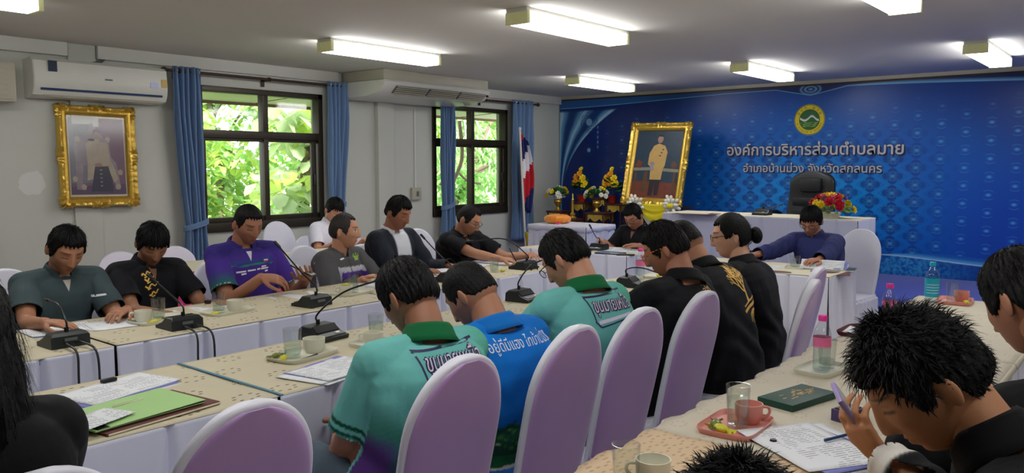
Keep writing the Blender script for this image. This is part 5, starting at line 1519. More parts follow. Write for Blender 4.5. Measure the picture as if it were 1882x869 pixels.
def make_hair(style, toW, rng, root, org, m, seed, NB, f, r):
    nu, nv = 150, 100
    d, ff = sphere_dirs(nu, nv); x, y, z = d.T; az = np.arctan2(x, y); a = np.abs(az)
    jag = (.05 * np.sin(az * 23 + seed) + .035 * np.sin(az * 51 + seed * 2)) * (1 - .7 * sm(1.4, 2.0, a))
    S = {'short': (.58, .012, .006, -.36), 'fringe': (.36, .018, .009, -.36), 'crew': (.60, .010, .003, -.22), 'recede': (.72, .008, .006, -.45), 'shaved': (.62, .009, .001, -.15),
         'thick': (.56, .017, .008, -.34), 'spiky': (.50, .018, .010, -.42), 'bob': (.30, .018, .018, -.75), 'long': (.45, .020, .020, -.9), 'bun': (.62, .012, .010, -.55), 'parted': (.46, .018, .009, -.48)}[style]
    front, ttop, tside, back = S
    zl = np.where(a < 1.0, front - .10 * (a / 1.0) ** 2, 0)
    k = sm(.75, 1.22, a); side_z = np.where(a < 1.75, .02, back); zl = front * (1 - k) + (.05) * k
    k2 = sm(1.55, 2.2, a); zl = zl * (1 - k2) + back * k2
    sb = np.exp(-((a - 1.32) / .16) ** 2) * (.22 if style not in ('shaved', 'bun', 'crew') else .1); zl = zl - sb
    ear = np.exp(-((a - 1.70) / .17) ** 2) * .10; zl = zl + ear
    if style in ('long', 'bob'): zl = np.where(a > 1.1, np.minimum(zl, -.6), zl)
    hm = sm(-.06, .05, z - zl - jag)
    if style == 'fringe': hm = np.maximum(hm, sm(.0, .08, z - .34 - jag * 1.6) * (a < 1.1))
    th = tside + (ttop - tside) * sm(.25, .75, z)
    strand = .0016 * np.sin(az * 37 + 3 * np.sin(z * 3 + seed)) + .0014 * np.sin(az * 83 + z * 5) + .0012 * np.sin(z * 9 + az * 11)
    if style in ('crew', 'shaved', 'recede'): strand = strand * .35
    if style == 'bun': strand = .0012 * np.sin(z * 60 + x * 30)
    base = headmap(d); nr = d / np.array([HX, HY, HZ]); nr /= np.linalg.norm(nr, axis=1)[:, None]
    # hair keeps to the plain skull, not to the face relief
    P = base + nr * ((th + strand) * hm - .010 * (1 - hm))[:, None]
    if style in ('long',):
        pass
    b = MB(); b.add(toW(P) - org, ff)
    # strands
    N = {'spiky': 2600, 'thick': 1500, 'fringe': 1300, 'short': 1100, 'parted': 1100, 'crew': 500, 'recede': 500, 'shaved': 300, 'bob': 1200, 'long': 1600, 'bun': 250}[style]
    pick = rng.choice(np.where(hm > .85)[0], N); v = []; fc = []
    for i in pick:
        p = P[i] - nr[i] * .003; n_ = nr[i]
        down = np.array([0, .35 if y[i] > -.1 else -.25, -1.0]); down = down - n_ * (down @ n_); down = nrm(down + rng.normal(0, .35, 3) * .6)
        if style == 'spiky': dirn = nrm(n_ * rng.uniform(.25, .9) + down * rng.uniform(.3, 1.0) + rng.normal(0, .22, 3)); L = rng.uniform(.014, .036) * (.45 if (z[i] < .25) else 1)
        elif style in ('crew', 'shaved', 'recede'): dirn = nrm(n_ * .5 + down); L = rng.uniform(.005, .011)
        elif style == 'bun': dirn = nrm(n_ * .05 + np.array([0, -1, -.15])); L = .02
        else: dirn = nrm(n_ * rng.uniform(.05, .22) + down); L = rng.uniform(.012, .026) * (.55 if y[i] > .35 else 1) * (1 if z[i] > .35 or style in ('long', 'bob') else .5)
        s = nrm(np.cross(dirn, n_)) * (.0011 if style != 'spiky' else .0014); q = len(v)
        mid_ = p + dirn * L * .55 + n_ * L * .04; tip = p + dirn * L - n_ * L * (.18 if style != 'spiky' else -.02) + np.array([0, 0, -.15]) * L
        v += [p - s, p + s, p + n_ * .001, mid_ - s * .8, mid_ + s * .8, mid_ + n_ * .001, tip]
        fc += [[q, q + 1, q + 4, q + 3], [q + 1, q + 2, q + 5, q + 4], [q + 2, q, q + 3, q + 5], [q + 3, q + 4, q + 6], [q + 4, q + 5, q + 6], [q + 5, q + 3, q + 6]]
    b.add(toW(np.array(v)) - org, fc)
    if style == 'bun':
        V = []
        for i in range(17):
            ph = -math.pi / 2 + math.pi * i / 16
            V.append([((.040 + .0025 * math.sin(q * 9 + ph * 6)) * math.cos(ph) * math.cos(q), -.125 + .033 * math.cos(ph) * math.sin(q) * 1.0, -.015 + .046 * math.sin(ph)) for q in np.linspace(0, 2 * math.pi, 40, endpoint=False)])
        bb = MB(); bb.grid(np.array([toW(np.array(q)) - org for q in V]), 0, True); bo = bb.build('bun', m, None, angle=120)
    if style == 'long':
        V = []
        for i in range(26):
            q = i / 25; row = []
            for j in range(70):
                az_ = -math.pi + .62 + (2 * math.pi - 1.24) * j / 69 + math.pi
                w0 = .088 + .016 * sm(.1, .6, q) - .006 * q
                rip = .004 * math.sin(j * 1.9 + 2 * math.sin(q * 4)) * (.4 + q) + .003 * math.sin(j * .7 + q * 6)
                ang = az_
                row.append(np.array([math.sin(ang) * (w0 + rip) * (1 - .06 * q), math.cos(ang) * (w0 + .012 + rip) - .006, .05 - .27 * q + .01 * math.sin(j * 2.3) * q]))
            V.append(toW(np.array(row)) - org)
        bb = MB(); bb.grid(np.array(V)); hang = bb
        b.add(np.concatenate(bb.v), bb.f)
        v = []; fc = []
        for i in range(900):
            ang = math.pi + rng.uniform(-2.4, 2.4); q0 = rng.uniform(.2, .9); w0 = .108 + rng.normal(0, .004); s = np.array([math.cos(ang), -math.sin(ang), 0]) * .0012
            p = np.array([math.sin(ang) * w0, math.cos(ang) * w0, .05 - .27 * q0]); tip = p + np.array([math.sin(ang) * rng.uniform(-.01, .02), math.cos(ang) * rng.uniform(-.01, .02), -rng.uniform(.04, .09)]); k_ = len(v); v += [p - s, p + s, tip]; fc.append([k_, k_ + 1, k_ + 2])
        b.add(toW(np.array(v)) - org, fc)
    ho = b.build('hair', m, root, angle=70)
    if style == 'bun': bo.parent = ho
    return ho

# ---- prints laid on the cloth of a shirt
def decal(P, v2, faces, center, right, up, back, m, name, off=.003, label=None):
    """v2: (n,2) pattern in metres; thrown along -back onto the shirt from outside"""
    c = np.asarray(center, float); rr = nrm(right); uu = nrm(up - rr * (np.asarray(up) @ rr)); d = nrm(back); out = []
    for a, b_ in v2:
        o_ = c + rr * a + uu * b_ + d * .35; h = P['bvh'].ray_cast(Vector(o_), Vector(-d))
        p = np.array(h[0]) + (np.array(h[1]) if np.dot(np.array(h[1]), d) > 0 else d) * off if h[0] is not None else o_ - d * .35
        out.append(p)
    b = MB(); b.add(np.array(out) - P['org'], faces); o = b.build(name, m, P['shirt'], smooth=False)
    if label: o['label'] = label
    return o
def ribbons(strokes):
    """list of (points2d, width0, width1) -> flat ribbons"""
    v = []; f = []
    for pts, w0, w1 in strokes:
        pts = np.asarray(pts, float); tt = np.gradient(pts, axis=0); tt /= np.linalg.norm(tt, axis=1)[:, None] + 1e-9; nn_ = np.stack([-tt[:, 1], tt[:, 0]], 1)
        w_ = np.linspace(w0, w1, len(pts))[:, None] / 2; k = len(v)
        for p, n_, ww in zip(pts, nn_, w_): v += [p - n_ * ww, p + n_ * ww]
        for i in range(len(pts) - 1): f.append([k + 2 * i, k + 2 * i + 1, k + 2 * i + 3, k + 2 * i + 2])
    return np.array(v), f
def line2(a, b, n=10): return np.linspace(a, b, n)
def text2(s, width, size=None):
    v, f = text_mesh(s, 1.0); v = v[:, :2] - [(v[:, 0].min() + v[:, 0].max()) / 2, 0]; k = width / (v[:, 0].max() - v[:, 0].min()); v = v * k
    if size: v[:, 1] *= size / (v[:, 1].max() - v[:, 1].min())
    return v, f
# ------------------------------------------------------------------ the people at the far row
def T_(*c): return np.array(c, float)
def blend(c, w_, col): w_ = np.clip(w_, 0, 1)[:, None]; return c * (1 - w_) + np.array(col, float) * w_
def sh_purple(e):
    c = np.tile(T_(70, 46, 138), (len(e['t']), 1)); t, x, af = e['t'], e['x'], e['af']
    fr = (e['y'] > 0)
    c = blend(c, sm(.012, .006, np.abs(t - .80 - .10 * x)) * (af <= 0) * fr, (40, 130, 110))
    c = blend(c, sm(.05, .0, np.abs(t - .845 - .1 * x)) * (af <= 0) * fr * .6, (46, 80, 130))
    c = blend(c, sm(.35, .75, af) * (e['side'] > 0), (38, 96, 92)); c = blend(c, sm(.6, .8, af) * (e['side'] < 0) * .7, (38, 96, 92))
    c = blend(c, sm(.012, .008, np.abs(af - .70)) * (af > 0), (170, 190, 200))
    c = blend(c, sm(.9, .97, t) * .7, (46, 40, 110))
    return c
def sh_greyjacket(e):
    c = np.tile(T_(84, 84, 86), (len(e['t']), 1)); t, x, af, y = e['t'], e['x'], e['af'], e['y']
    k = t - .80 - .45 * x; m_ = (af <= 0) * (y > -.02)
    c = blend(c, sm(.06, .05, k) * m_, (206, 204, 214)); c = blend(c, sm(-.03, -.04, k) * m_ * (x < .09), (92, 62, 160)); c = blend(c, sm(-.2, -.21, k) * m_, (206, 204, 214))
    c = blend(c, sm(.006, .003, np.abs(x)) * (af <= 0) * (y > 0) * .6, (50, 50, 52))
    return c
def sh_darkjacket(e):
    c = np.tile(T_(34, 38, 48), (len(e['t']), 1)); t, x, af, y = e['t'], e['x'], e['af'], e['y']
    c = blend(c, sm(.01, -.01, np.abs(x + .01) - (.055 + .02 * t)) * (af <= 0) * (y > .02), (214, 216, 224))
    return c
def sh_teal(e):
    t, x, af, y = e['t'], e['x'], e['af'], e['y']; c = np.tile(T_(104, 178, 172), (len(t), 1))
    c = blend(c, sm(.62, .22, t) * (af <= 0), (16, 96, 70))
    c = blend(c, sm(.45, .30, t) * sm(.10, .15, np.abs(x)) * (af <= 0) * .95, (84, 46, 120))
    c = blend(c, sm(.55, .35, t) * sm(.02, .06, y) * (af <= 0), (84, 46, 120))
    c = blend(c, sm(.10, .17, x) * sm(.55, .7, t) * .35, (70, 170, 120))
    for a in (.60, .685): c = blend(c, sm(.026, .016, np.abs(af - a)), (12, 74, 56))
    return c
def sh_blue(e):
    t, x, af, y, v = e['t'], e['x'], e['af'], e['y'], e['v']; c = np.tile(T_(14, 112, 200), (len(t), 1))
    n = np.sin(x * 90 + t * 20) * np.sin(t * 75 + x * 30) + .7 * np.sin(x * 170) * np.sin(t * 140)
    edge = .42 + .05 * np.sin(x * 22) + .03 * np.sin(x * 55)
    m_ = (af <= 0)
    c = blend(c, sm(edge + .02, edge - .02, t) * m_, (20, 62, 48)); c = blend(c, sm(.2, .8, n) * sm(edge, edge - .03, t) * sm(.2, .24, t) * m_, (54, 104, 58)); c = blend(c, sm(.9, 1.1, n) * sm(.26, .3, t) * sm(edge, edge - .05, t) * m_, (196, 204, 190))
    c = blend(c, sm(.20, .19, t) * m_, (20, 92, 52)); c = blend(c, sm(.12, .11, t) * m_, (214, 216, 190)); c = blend(c, sm(.09, .08, t) * m_, (40, 110, 200))
    return c
def sh_black(e): return np.tile(T_(18, 19, 24), (len(e['t']), 1))
def sh_charcoal(e): return np.tile(T_(60, 74, 78), (len(e['t']), 1))
def sh_navy(e): return np.tile(T_(48, 54, 104), (len(e['t']), 1))
def sh_white(e): return np.tile(T_(222, 222, 234), (len(e['t']), 1))
def sh_dk(e): return np.tile(T_(14, 15, 18), (len(e['t']), 1))
z = .775
PEOPLE = {}
# P1 grey polo, hand on paper
PEOPLE['P1'] = person('man in a dark grey polo, leftmost of the far row', onY(131, 417, 4.18), (1.62, 4.36, .52), -92, (0, 30, 3), dict(R={'w': (1.42, 3.86, .80), 'd': (.5, -.75, -.05), 'n': (0, 0, -1), 'curl': .35}, L={'w': (1.80, 3.90, .80), 'd': (-.75, -.5, 0), 'n': (0, 0, -1), 'curl': .5}),
    shirt=sh_charcoal, collar=dict(c=(56, 68, 72), inner=(196, 190, 184)), hair='thick', skin=(148, 104, 80), seed=11)
PEOPLE['P2'] = person('man with a heavy fringe in a black shirt with gold stitching', onY(285, 412, 4.28), (2.13, 4.42, .50), -95, (-8, 34, 0), dict(R={'w': (2.02, 3.98, .74)}, L={'w': (2.34, 3.98, .75)}),
    shirt=sh_black, collar=dict(c=(18, 19, 24), inner=(120, 86, 66)), hair='fringe', skin=(134, 94, 72), seed=12)
PEOPLE['P3'] = person('man in a purple polo with a green chest stripe looking at his phone', onY(462, 375, 4.22), (2.76, 4.36, .52), -95, (4, 24, -2), dict(R={'w': (2.60, 3.98, .865), 'd': (.72, -.55, -.12), 'n': (.25, .35, -1), 'curl': .6}, L={'w': (2.93, 4.0, .83), 'd': (-.55, -.62, .25), 'n': (-.3, .2, 1), 'curl': .55, 'thumb': .8}),
    shirt=sh_purple, collar=dict(c=(52, 40, 112), inner=(206, 204, 214)), hair='crew', skin=(140, 96, 74), seed=13, build=1.1)
PEOPLE['P4'] = person('older man in a grey jacket with white and purple panels', onY(634, 388, 4.32), (3.52, 4.46, .51), -80, (30, 4, 0), dict(R={'w': (3.36, 4.0, .77)}, L={'w': (3.74, 4.02, .77)}),
    shirt=sh_greyjacket, sleeve='long', collar=dict(c=(84, 84, 86), gap=.3), hair='recede', hairmat='hair_g', eyes='open', skin=(176, 128, 102), seed=14, build=.98, shirtname='jacket', loose=1.5)
PEOPLE['P5'] = person('man in an open dark jacket over a white shirt, head bowed', onY(741, 360, 4.3), (4.02, 4.42, .52), -88, (8, 22, 0), dict(R={'w': (3.9, 4.0, .77)}, L={'w': (4.2, 4.02, .77)}),
    shirt=sh_darkjacket, sleeve='long', collar=dict(c=(222, 222, 230), gap=.35), hair='thick', skin=(138, 92, 70), seed=15, shirtname='jacket', loose=1.5)
PEOPLE['P6'] = person('man with spectacles in black writing at the right end of the far row', onY(876, 377, 4.22), (4.70, 4.44, .51), -92, (18, 32, 0), dict(R={'w': (4.58, 3.86, .80), 'd': (.65, -.6, -.12), 'n': (.1, .2, -1), 'curl': .9, 'thumb': .9}, L={'w': (5.03, 3.92, .79), 'd': (-.6, -.6, 0), 'n': (0, 0, -1), 'curl': .35}),
    shirt=sh_black, collar=dict(c=(20, 21, 26), inner=(140, 98, 76)), hair='recede', hairmat='hair', glasses='specs', skin=(156, 112, 88), seed=16)
PEOPLE['P7'] = person('student in a white shirt seated behind the pink skirted table', onY(621, 364, 6.1), (4.78, 6.24, .50), -92, (-6, 28, 4), dict(R={'w': (4.60, 5.88, .79)}, L={'w': (4.96, 5.90, .79)}),
    shirt=sh_white, collar=dict(c=(224, 224, 236), inner=(150, 108, 86)), hair='fringe', skin=(176, 128, 104), seed=17, build=.92, headsc=.97)
# head tables
PEOPLE['P8'] = person('man with spectacles in a black polo reading at the left head table', onX(1156, 376, 6.42), (6.52, 3.80, .53), 178, (4, 32, -4), dict(R={'w': (6.16, 4.02, .82), 'd': (-.35, -.8, -.05), 'n': (-.2, 0, -1), 'curl': .5}, L={'w': (6.14, 3.60, .80), 'd': (-.2, .9, .05), 'n': (0, 0, -1), 'curl': .4}),
    shirt=sh_black, collar=dict(c=(16, 17, 22), inner=(130, 92, 72)), hair='thick', glasses='specs', skin=(156, 108, 86), seed=18)
PEOPLE['P9'] = person('man with spectacles in a long sleeved navy shirt at the right head table', onX(1490, 379, 6.42), (6.50, 2.12, .53), 176, (6, 26, 4), dict(R={'w': (5.98, 2.50, .80), 'd': (-.7, .35, -.05), 'n': (0, 0, -1), 'curl': .8}, L={'w': (5.98, 2.00, .80), 'd': (-.8, .3, 0), 'n': (0, 0, -1), 'curl': .5}),
    shirt=sh_navy, sleeve='long', collar=dict(c=(46, 52, 100), gap=.25), hair='fringe', glasses='specs', skin=(158, 110, 86), seed=19, loose=1.3)
# ------------------------------------------------------------------ near row, seen from behind
PEOPLE['F1'] = person('man in the nearest teal green polo, back to the camera', (1.70, 1.88, 1.205), (1.60, 1.76, .545), 80, (10, 34, 0), dict(L={'w': (1.64, 2.06, .67), 'd': (.7, .7, -.1), 'n': (0, 0, -1), 'pole': (-.55, -.25, -.8)}, R={'w': (1.95, 2.12, .68), 'd': (-.3, .9, 0), 'n': (0, 0, -1)}),
    shirt=sh_teal, collar=dict(c=(14, 96, 54), gap=.5), hair='thick', skin=(140, 96, 74), trouser='jeans', seed=21, build=1.04, legs=dict(L={'k': (1.41, 2.07, .605)}))
PEOPLE['F2'] = person('man in a bright blue shirt with a bamboo print, seen from behind', (2.03, 1.94, 1.155), (2.10, 1.76, .52), 84, (14, 40, 0), dict(L={'w': (1.98, 2.20, .74)}, R={'w': (2.36, 2.16, .72)}),
    shirt=sh_blue, collar=dict(c=(16, 108, 190), gap=.5), hair='crew', skin=(150, 104, 80), seed=22, build=1.08)
PEOPLE['F3'] = person('man in the farther teal green polo with spectacles, back to the camera', (2.54, 1.90, 1.24), (2.52, 1.76, .52), 80, (16, 38, 0), dict(L={'w': (2.44, 2.22, .77)}, R={'w': (2.78, 2.26, .79), 'd': (.3, .9, 0), 'n': (0, 0, -1), 'curl': .5}),
    shirt=sh_teal, collar=dict(c=(14, 96, 54), gap=.5), hair='short', glasses='specs', skin=(170, 122, 98), seed=23, build=1.06)
PEOPLE['F4'] = person('man with orange rimmed spectacles in a black shirt with a gold leaf print', (3.16, 1.78, 1.25), (3.0, 1.75, .52), 84, (22, 26, 0), dict(L={'w': (2.98, 2.18, .79), 'd': (.2, .95, 0), 'n': (0, 0, -1), 'curl': .5}, R={'w': (3.34, 2.20, .79), 'd': (0, 1, 0), 'n': (0, 0, -1)}),
    shirt=sh_black, collar=dict(c=(18, 18, 22), gap=.5), hair='thick', glasses='specs_o', skin=(150, 102, 80), seed=24, build=1.08)
PEOPLE['F5'] = person('man with cropped hair in a black shirt with a gold tree print', (3.58, 1.92, 1.225), (3.52, 1.60, .53), 82, (10, 34, 0), dict(L={'w': (3.46, 2.20, .79)}, R={'w': (3.86, 2.18, .79)}),
    shirt=sh_black, collar=dict(c=(18, 18, 22), gap=.5), hair='shaved', shaved=.75, skin=(150, 104, 80), seed=25, build=1.1)
PEOPLE['F6'] = person('woman with a hair bun and spectacles in a long black jacket, side view', (4.06, 1.84, 1.255), (4.06, 1.68, .53), 92, (26, 10, 0), dict(L={'w': (4.02, 2.16, .78)}, R={'w': (4.3, 2.14, .78)}),
    shirt=sh_black, sleeve='long', collar=dict(c=(20, 20, 25), gap=.5), hair='bun', glasses='specs', skin=(196, 150, 124), seed=26, shirtname='jacket', female=True, build=1.02, loose=1.2)
# ------------------------------------------------------------------ nearest the camera
PEOPLE['N1'] = person('woman with long dark hair at the left edge of the photo', CAM + ray(-108, 482) * 1.50, (.44, 1.76, .52), 86, (4, 16, 0), dict(L={'w': (.42, 2.16, .74)}, R={'w': (.62, 2.10, .74)}),
    shirt=sh_dk, sleeve='half', hair='long', skin=(140, 98, 78), seed=31, female=True, build=1.0)
def sh_n2(e):
    c = sh_dk(e); return blend(c, sm(1.74, 1.79, e['af']), (206, 202, 194))
NW = CAM + ray(1622, 842) * 1.66
PEOPLE['N2'] = person('young man with spiky black hair holding a lilac phone, right foreground', CAM + ray(1606, 590) * 1.40, (1.40, -.06, .52), 100, (14, 42, 0), dict(L={'w': NW, 'd': (-.25, .55, .75), 'n': (.75, -.2, .55), 'curl': .75, 'thumb': .9, 'pole': (.5, -.3, -.7)}, R={'w': (1.66, .30, .82)}),
    shirt=sh_n2, sleeve='long', hair='spiky', skin=(160, 112, 80), seed=32, build=.98, collar=dict(c=(14, 15, 18), gap=.5))
PEOPLE['N3'] = person('person with thick black hair in a dark shirt at the right edge of the photo', CAM + ray(1850, 458) * 1.92, (2.24, .04, .52), 88, (-34, 30, 0), dict(L={'w': (2.08, .42, .82), 'd': (1, .25, -.1), 'n': (0, 0, -1), 'pole': (-1, -.1, .25)}, R={'w': (2.42, .36, .64)}),
    shirt=sh_dk, sleeve='long', hair='thick', skin=(150, 104, 80), seed=33, collar=dict(c=(14, 15, 18), gap=.5), build=1.14, loose=1.6)
PEOPLE['N4'] = person('person with tousled black hair at the bottom edge of the photo', CAM + ray(1352, 842) * 1.16, (1.0, .12, .44), 88, (0, 6, 0), dict(L={'w': (.90, .36, .60)}, R={'w': (1.12, .36, .60)}),
    shirt=sh_dk, hair='spiky', skin=(150, 104, 80), seed=34, build=.95)
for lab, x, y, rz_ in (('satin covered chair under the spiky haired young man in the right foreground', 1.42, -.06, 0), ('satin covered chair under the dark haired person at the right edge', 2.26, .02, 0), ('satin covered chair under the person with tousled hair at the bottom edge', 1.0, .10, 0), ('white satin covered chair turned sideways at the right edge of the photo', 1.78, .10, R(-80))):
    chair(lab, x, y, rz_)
# ------------------------------------------------------------------ prints on the clothing
def back_print(P, t, dx, v2, faces, m, name, off=.003, side=-1, tilt=0.0, dz=0.0):
    c = P['spine'](t) + P['r'] * dx + P['u'] * dz; ca, sa = math.cos(tilt), math.sin(tilt); v2 = np.asarray(v2)
    v2 = np.stack([v2[:, 0] * ca - v2[:, 1] * sa, v2[:, 0] * sa + v2[:, 1] * ca], 1)
    right = P['r'] if side < 0 else -P['r']
    return decal(P, v2, faces, c, right, P['up'](t), P['f'] * side, m, name, off)
def shirt_patch(P, t, dx, width):
    v, f = text2('ขุนมายเหนือ', width, .066); v = v + [.01, .014]
    for k, (a, b) in enumerate(((.004, 0), (-.004, 0), (0, .004), (0, -.004), (.005, -.005))): back_print(P, t, dx, v + [a, b], f, M['navy_print'], 'print_outline' , .0025 + .0003 * k)
    back_print(P, t, dx, v, f, M['lil_print'], 'print_lettering', .0048)
    h = width / 2
    st = [(line2((-h - .012, .066), (h + .02, .074), 16), .006, .006), (line2((-h - .012, .064), (-h + .005, -.018), 8), .006, .006), (line2((-h + .0, -.016), (-h + .028, -.040), 6), .006, .006), (line2((-h + .028, -.040), (h + .0, -.020), 16), .006, .006)]
    v, f = ribbons(st); back_print(P, t, dx, v, f, M['navy_print'], 'print_border', .003)
    v, f = ribbons([(line2((-h + .018, -.022), (h + .0, -.008), 18), .013, .010)]); back_print(P, t, dx, v, f, M['lil_print'], 'print_underline', .003)
shirt_patch(PEOPLE['F1'], .82, .02, .20); shirt_patch(PEOPLE['F3'], .84, .02, .20)
v, f = text2('อยู่ดีมีแฮง ไทบ้านม่วง', .30, .05); back_print(PEOPLE['F2'], .89, .02, v, f, M['white_print'], 'print_lettering', .003)
v, f = ribbons([(line2((-.03, .058), (.03, .075), 6), .006, .004), (line2((.0, .05), (.005, .066), 4), .006, .005)]); back_print(PEOPLE['F2'], .89, .0, v, f, M['white_print'], 'print_flourish', .003)
def tree_print(P, t, dx, tilt):
    rng = np.random.default_rng(5); st = []
    def br(p, a, L, w_, d):
        q = np.array(p) + L * np.array([math.cos(a), math.sin(a)]); m_ = (np.array(p) + q) / 2 + .12 * L * np.array([-math.sin(a), math.cos(a)]) * rng.uniform(-1, 1)
        st.append((crv([p, m_, q], 6), w_, w_ * .7))
        if d > 0:
            for k in range(3 if d > 2 else 2): br(q, a + rng.uniform(-.95, .95), L * rng.uniform(.62, .88), w_ * .68, d - 1)
    for a in (1.1, 1.57, 2.1): br((0, .02), a, .042, .010, 4)
    st.append((line2((0, -.03), (0, .03), 6), .020, .012)); st.append((line2((-.06, -.034), (.06, -.034), 12), .008, .008)); st.append((line2((-.075, -.055), (.075, -.055), 14), .014, .014))
    for k in range(9):
        a = -math.pi / 2 + (k - 4) * .27; st.append((crv([(0, -.075), (.04 * math.cos(a), -.075 + .03 * math.sin(a)), (.075 * math.cos(a + .15), -.075 + .065 * math.sin(a + .15))], 8), .007, .003))
    v, f = ribbons(st); back_print(P, t, dx, v, f, M['gilt_print'], 'gold_tree_print', .003, tilt=tilt)
tree_print(PEOPLE['F5'], .76, .085, .35)
st = []
for k in range(9):
    y = -.06 + k * .016; st.append((crv([(-.02 + .03 * math.sin(k), y), (.01, y + .012), (.035, y + .004 + .01 * math.sin(k * 2))], 6), .007, .003)); st.append((crv([(.0, y), (-.02, y + .012), (-.036, y + .002)], 6), .006, .002))
v, f = ribbons(st); back_print(PEOPLE['F4'], .80, .045, v, f, M['gilt_print'], 'gold_leaf_print', .003, tilt=-.35)
st = []
for k, (x0, y0, L) in enumerate(((-.06, .03, .05), (-.05, .0, .05), (-.05, -.035, .07), (-.03, -.075, .05))):
    st += [(crv([(x0 + L * q, y0 + .008 * math.sin(q * 12 + k) + .02 * q) for q in np.linspace(0, 1, 9)], 16), .009, .005), (line2((x0 + .012, y0 - .012), (x0 + .03, y0 - .004), 5), .008, .005)]
v, f = ribbons(st); back_print(PEOPLE['P2'], .80, .0, v, f, M['gilt_print'], 'gold_stitching', .003, side=1)
st = [(line2((-.11 + a, b), (-.11 + a + c, b + .003), 8), .010, .008) for a, b, c in ((.0, .0, .06), (.03, -.014, .03), (.07, .004, .05), (.13, .008, .02), (.155, .01, .05), (.16, .022, .03), (.18, -.006, .02))]
v, f = ribbons(st); back_print(PEOPLE['P3'], .70, .0, v, f, M['white_print'], 'white_band_print', .003, side=1)
v, f = ribbons([(line2((0, 0), (.028, .0), 5), .006, .006)]); back_print(PEOPLE['P3'], .82, -.075, v, f, M['white_print'], 'flag_patch', .003, side=1)
v, f = ribbons([(line2((0, -.007), (.028, -.007), 5), .006, .006)]); back_print(PEOPLE['P3'], .82, -.075, v, f, M['petal_r'], 'flag_patch', .003, side=1)
st = [(line2((-.03, -.008 * k), (.03 - .004 * k, -.008 * k + .002), 6), .007, .007) for k in range(4)] + [(line2((-.02, .008), (-.012, .02), 4), .01, .006), (line2((.004, .01), (.008, .026), 4), .012, .006), (line2((.022, .008), (.028, .018), 4), .008, .004)]
v, f = ribbons(st); back_print(PEOPLE['P4'], .92, -.085, v, f, M['lgreen'], 'lime_emblem', .003, side=1)
v, f = ribbons([(line2((0, 0), (.04, .006), 6), .010, .006)]); back_print(PEOPLE['P4'], .90, .08, v, f, M['white_print'], 'small_logo', .003, side=1)
v, f = ribbons([(line2((0, 0), (.05, .008), 6), .012, .008)]); back_print(PEOPLE['P1'], .72, -.12, v, f, M['white_print'], 'small_logo', .003, side=1)
st = [(line2((0, .02 * k), (.03, .02 * k + .004), 5), .010, .005) for k in range(3)]
v, f = ribbons(st); back_print(PEOPLE['P6'], .78, .05, v, f, M['petal_o'], 'orange_stitching', .003, side=1)

# ------------------------------------------------------------------ things on the tables
M['clear'] = glassmat('drinking_glass', (.95, .97, .96), .10, .03); M['water'] = glassmat('water', (.90, .95, .94), .05, .02)
M['bottle'] = glassmat('bottle_plastic', (.93, .95, .97), .12, .08); M['cuppink'] = mat('pink_melamine', srgb(216, 142, 130), .35, var=.04); M['cupwhite'] = mat('cream_melamine', srgb(220, 218, 200), .35, var=.03)
M['pinkcap'] = mat('hot_pink_cap', srgb(240, 60, 160), .4); M['pinklabel'] = mat('pink_label', srgb(222, 130, 160), .5, var=.2, nscale=60); M['aqua'] = mat('aqua_label', srgb(20, 160, 190), .4, var=.1, nscale=40)
M['greenb'] = mat('dark_green_cover', srgb(16, 62, 50), .5); M['folder'] = mat('green_folder', srgb(160, 200, 130), .6, var=.04); M['maroonf'] = mat('maroon_folder', srgb(92, 42, 40), .6); M['brownf'] = mat('brown_placemat', srgb(96, 58, 46), .6)
M['ink'] = mat('printed_ink', srgb(120, 124, 132), .8); M['blueedge'] = mat('blue_paper_edge', srgb(128, 132, 200), .8); M['lilacphone'] = mat('lilac_phone_case', srgb(150, 132, 186), .4); M['screen'] = mat('phone_screen', srgb(160, 160, 156), .25, var=.3, nscale=60)
M['candy'] = mat('candy_wrapper', srgb(206, 200, 50), .3, var=.2, nscale=60); M['candy2'] = mat('olive_wrapper', srgb(110, 120, 50), .3, var=.3, nscale=60)
TZ = .7545
def tpt(u, v, z=TZ): return onZ(u, v, z)
GT = 'drinking things on the tables'
def glass(label, p, r_=.033, h=.105, fill=.45, z=0):
    t = thing('drinking_glass', label, 'glass', (p[0], p[1], p[2] + z), 0, 'drinking glasses')
    b = MB(); b.lathe([(.0005, .001), (r_ * .84, .0), (r_ * .86, .004), (r_, h), (r_ - .0022, h), (r_ * .86 - .002, .012), (.0005, .011)], n=28); b.build('glass_wall', M['clear'], t)
    if fill:
        w_ = MB(); hh = h * fill; k = r_ * .86 + (r_ * .14) * fill; w_.lathe([(.0005, .0125), (r_ * .86 - .0028, .0125), (k - .003, hh), (.0005, hh)], n=24); w_.build('water', M['water'], t)
    return t
def cup(label, p, m='cupwhite', ang=0.0, r_=.040, h=.055, z=0):
    t = thing('cup', label, 'cup', (p[0], p[1], p[2] + z), ang, 'coffee cups')
    b = MB(); b.lathe([(.0005, .002), (r_ * .72, 0), (r_ * .78, .004), (r_ * .97, h * .35), (r_, h), (r_ - .003, h), (r_ * .93, h * .35), (r_ * .7, .007), (.0005, .006)], n=30); b.build('bowl', M[m], t)
    b = MB(); b.tube(crv([(r_ * .95, 0, h * .8), (r_ * 1.4, 0, h * .78), (r_ * 1.5, 0, h * .5), (r_ * 1.2, 0, h * .28), (r_ * .88, 0, h * .25)], 16), .0042, 8); b.build('handle', M[m], t)
    return t
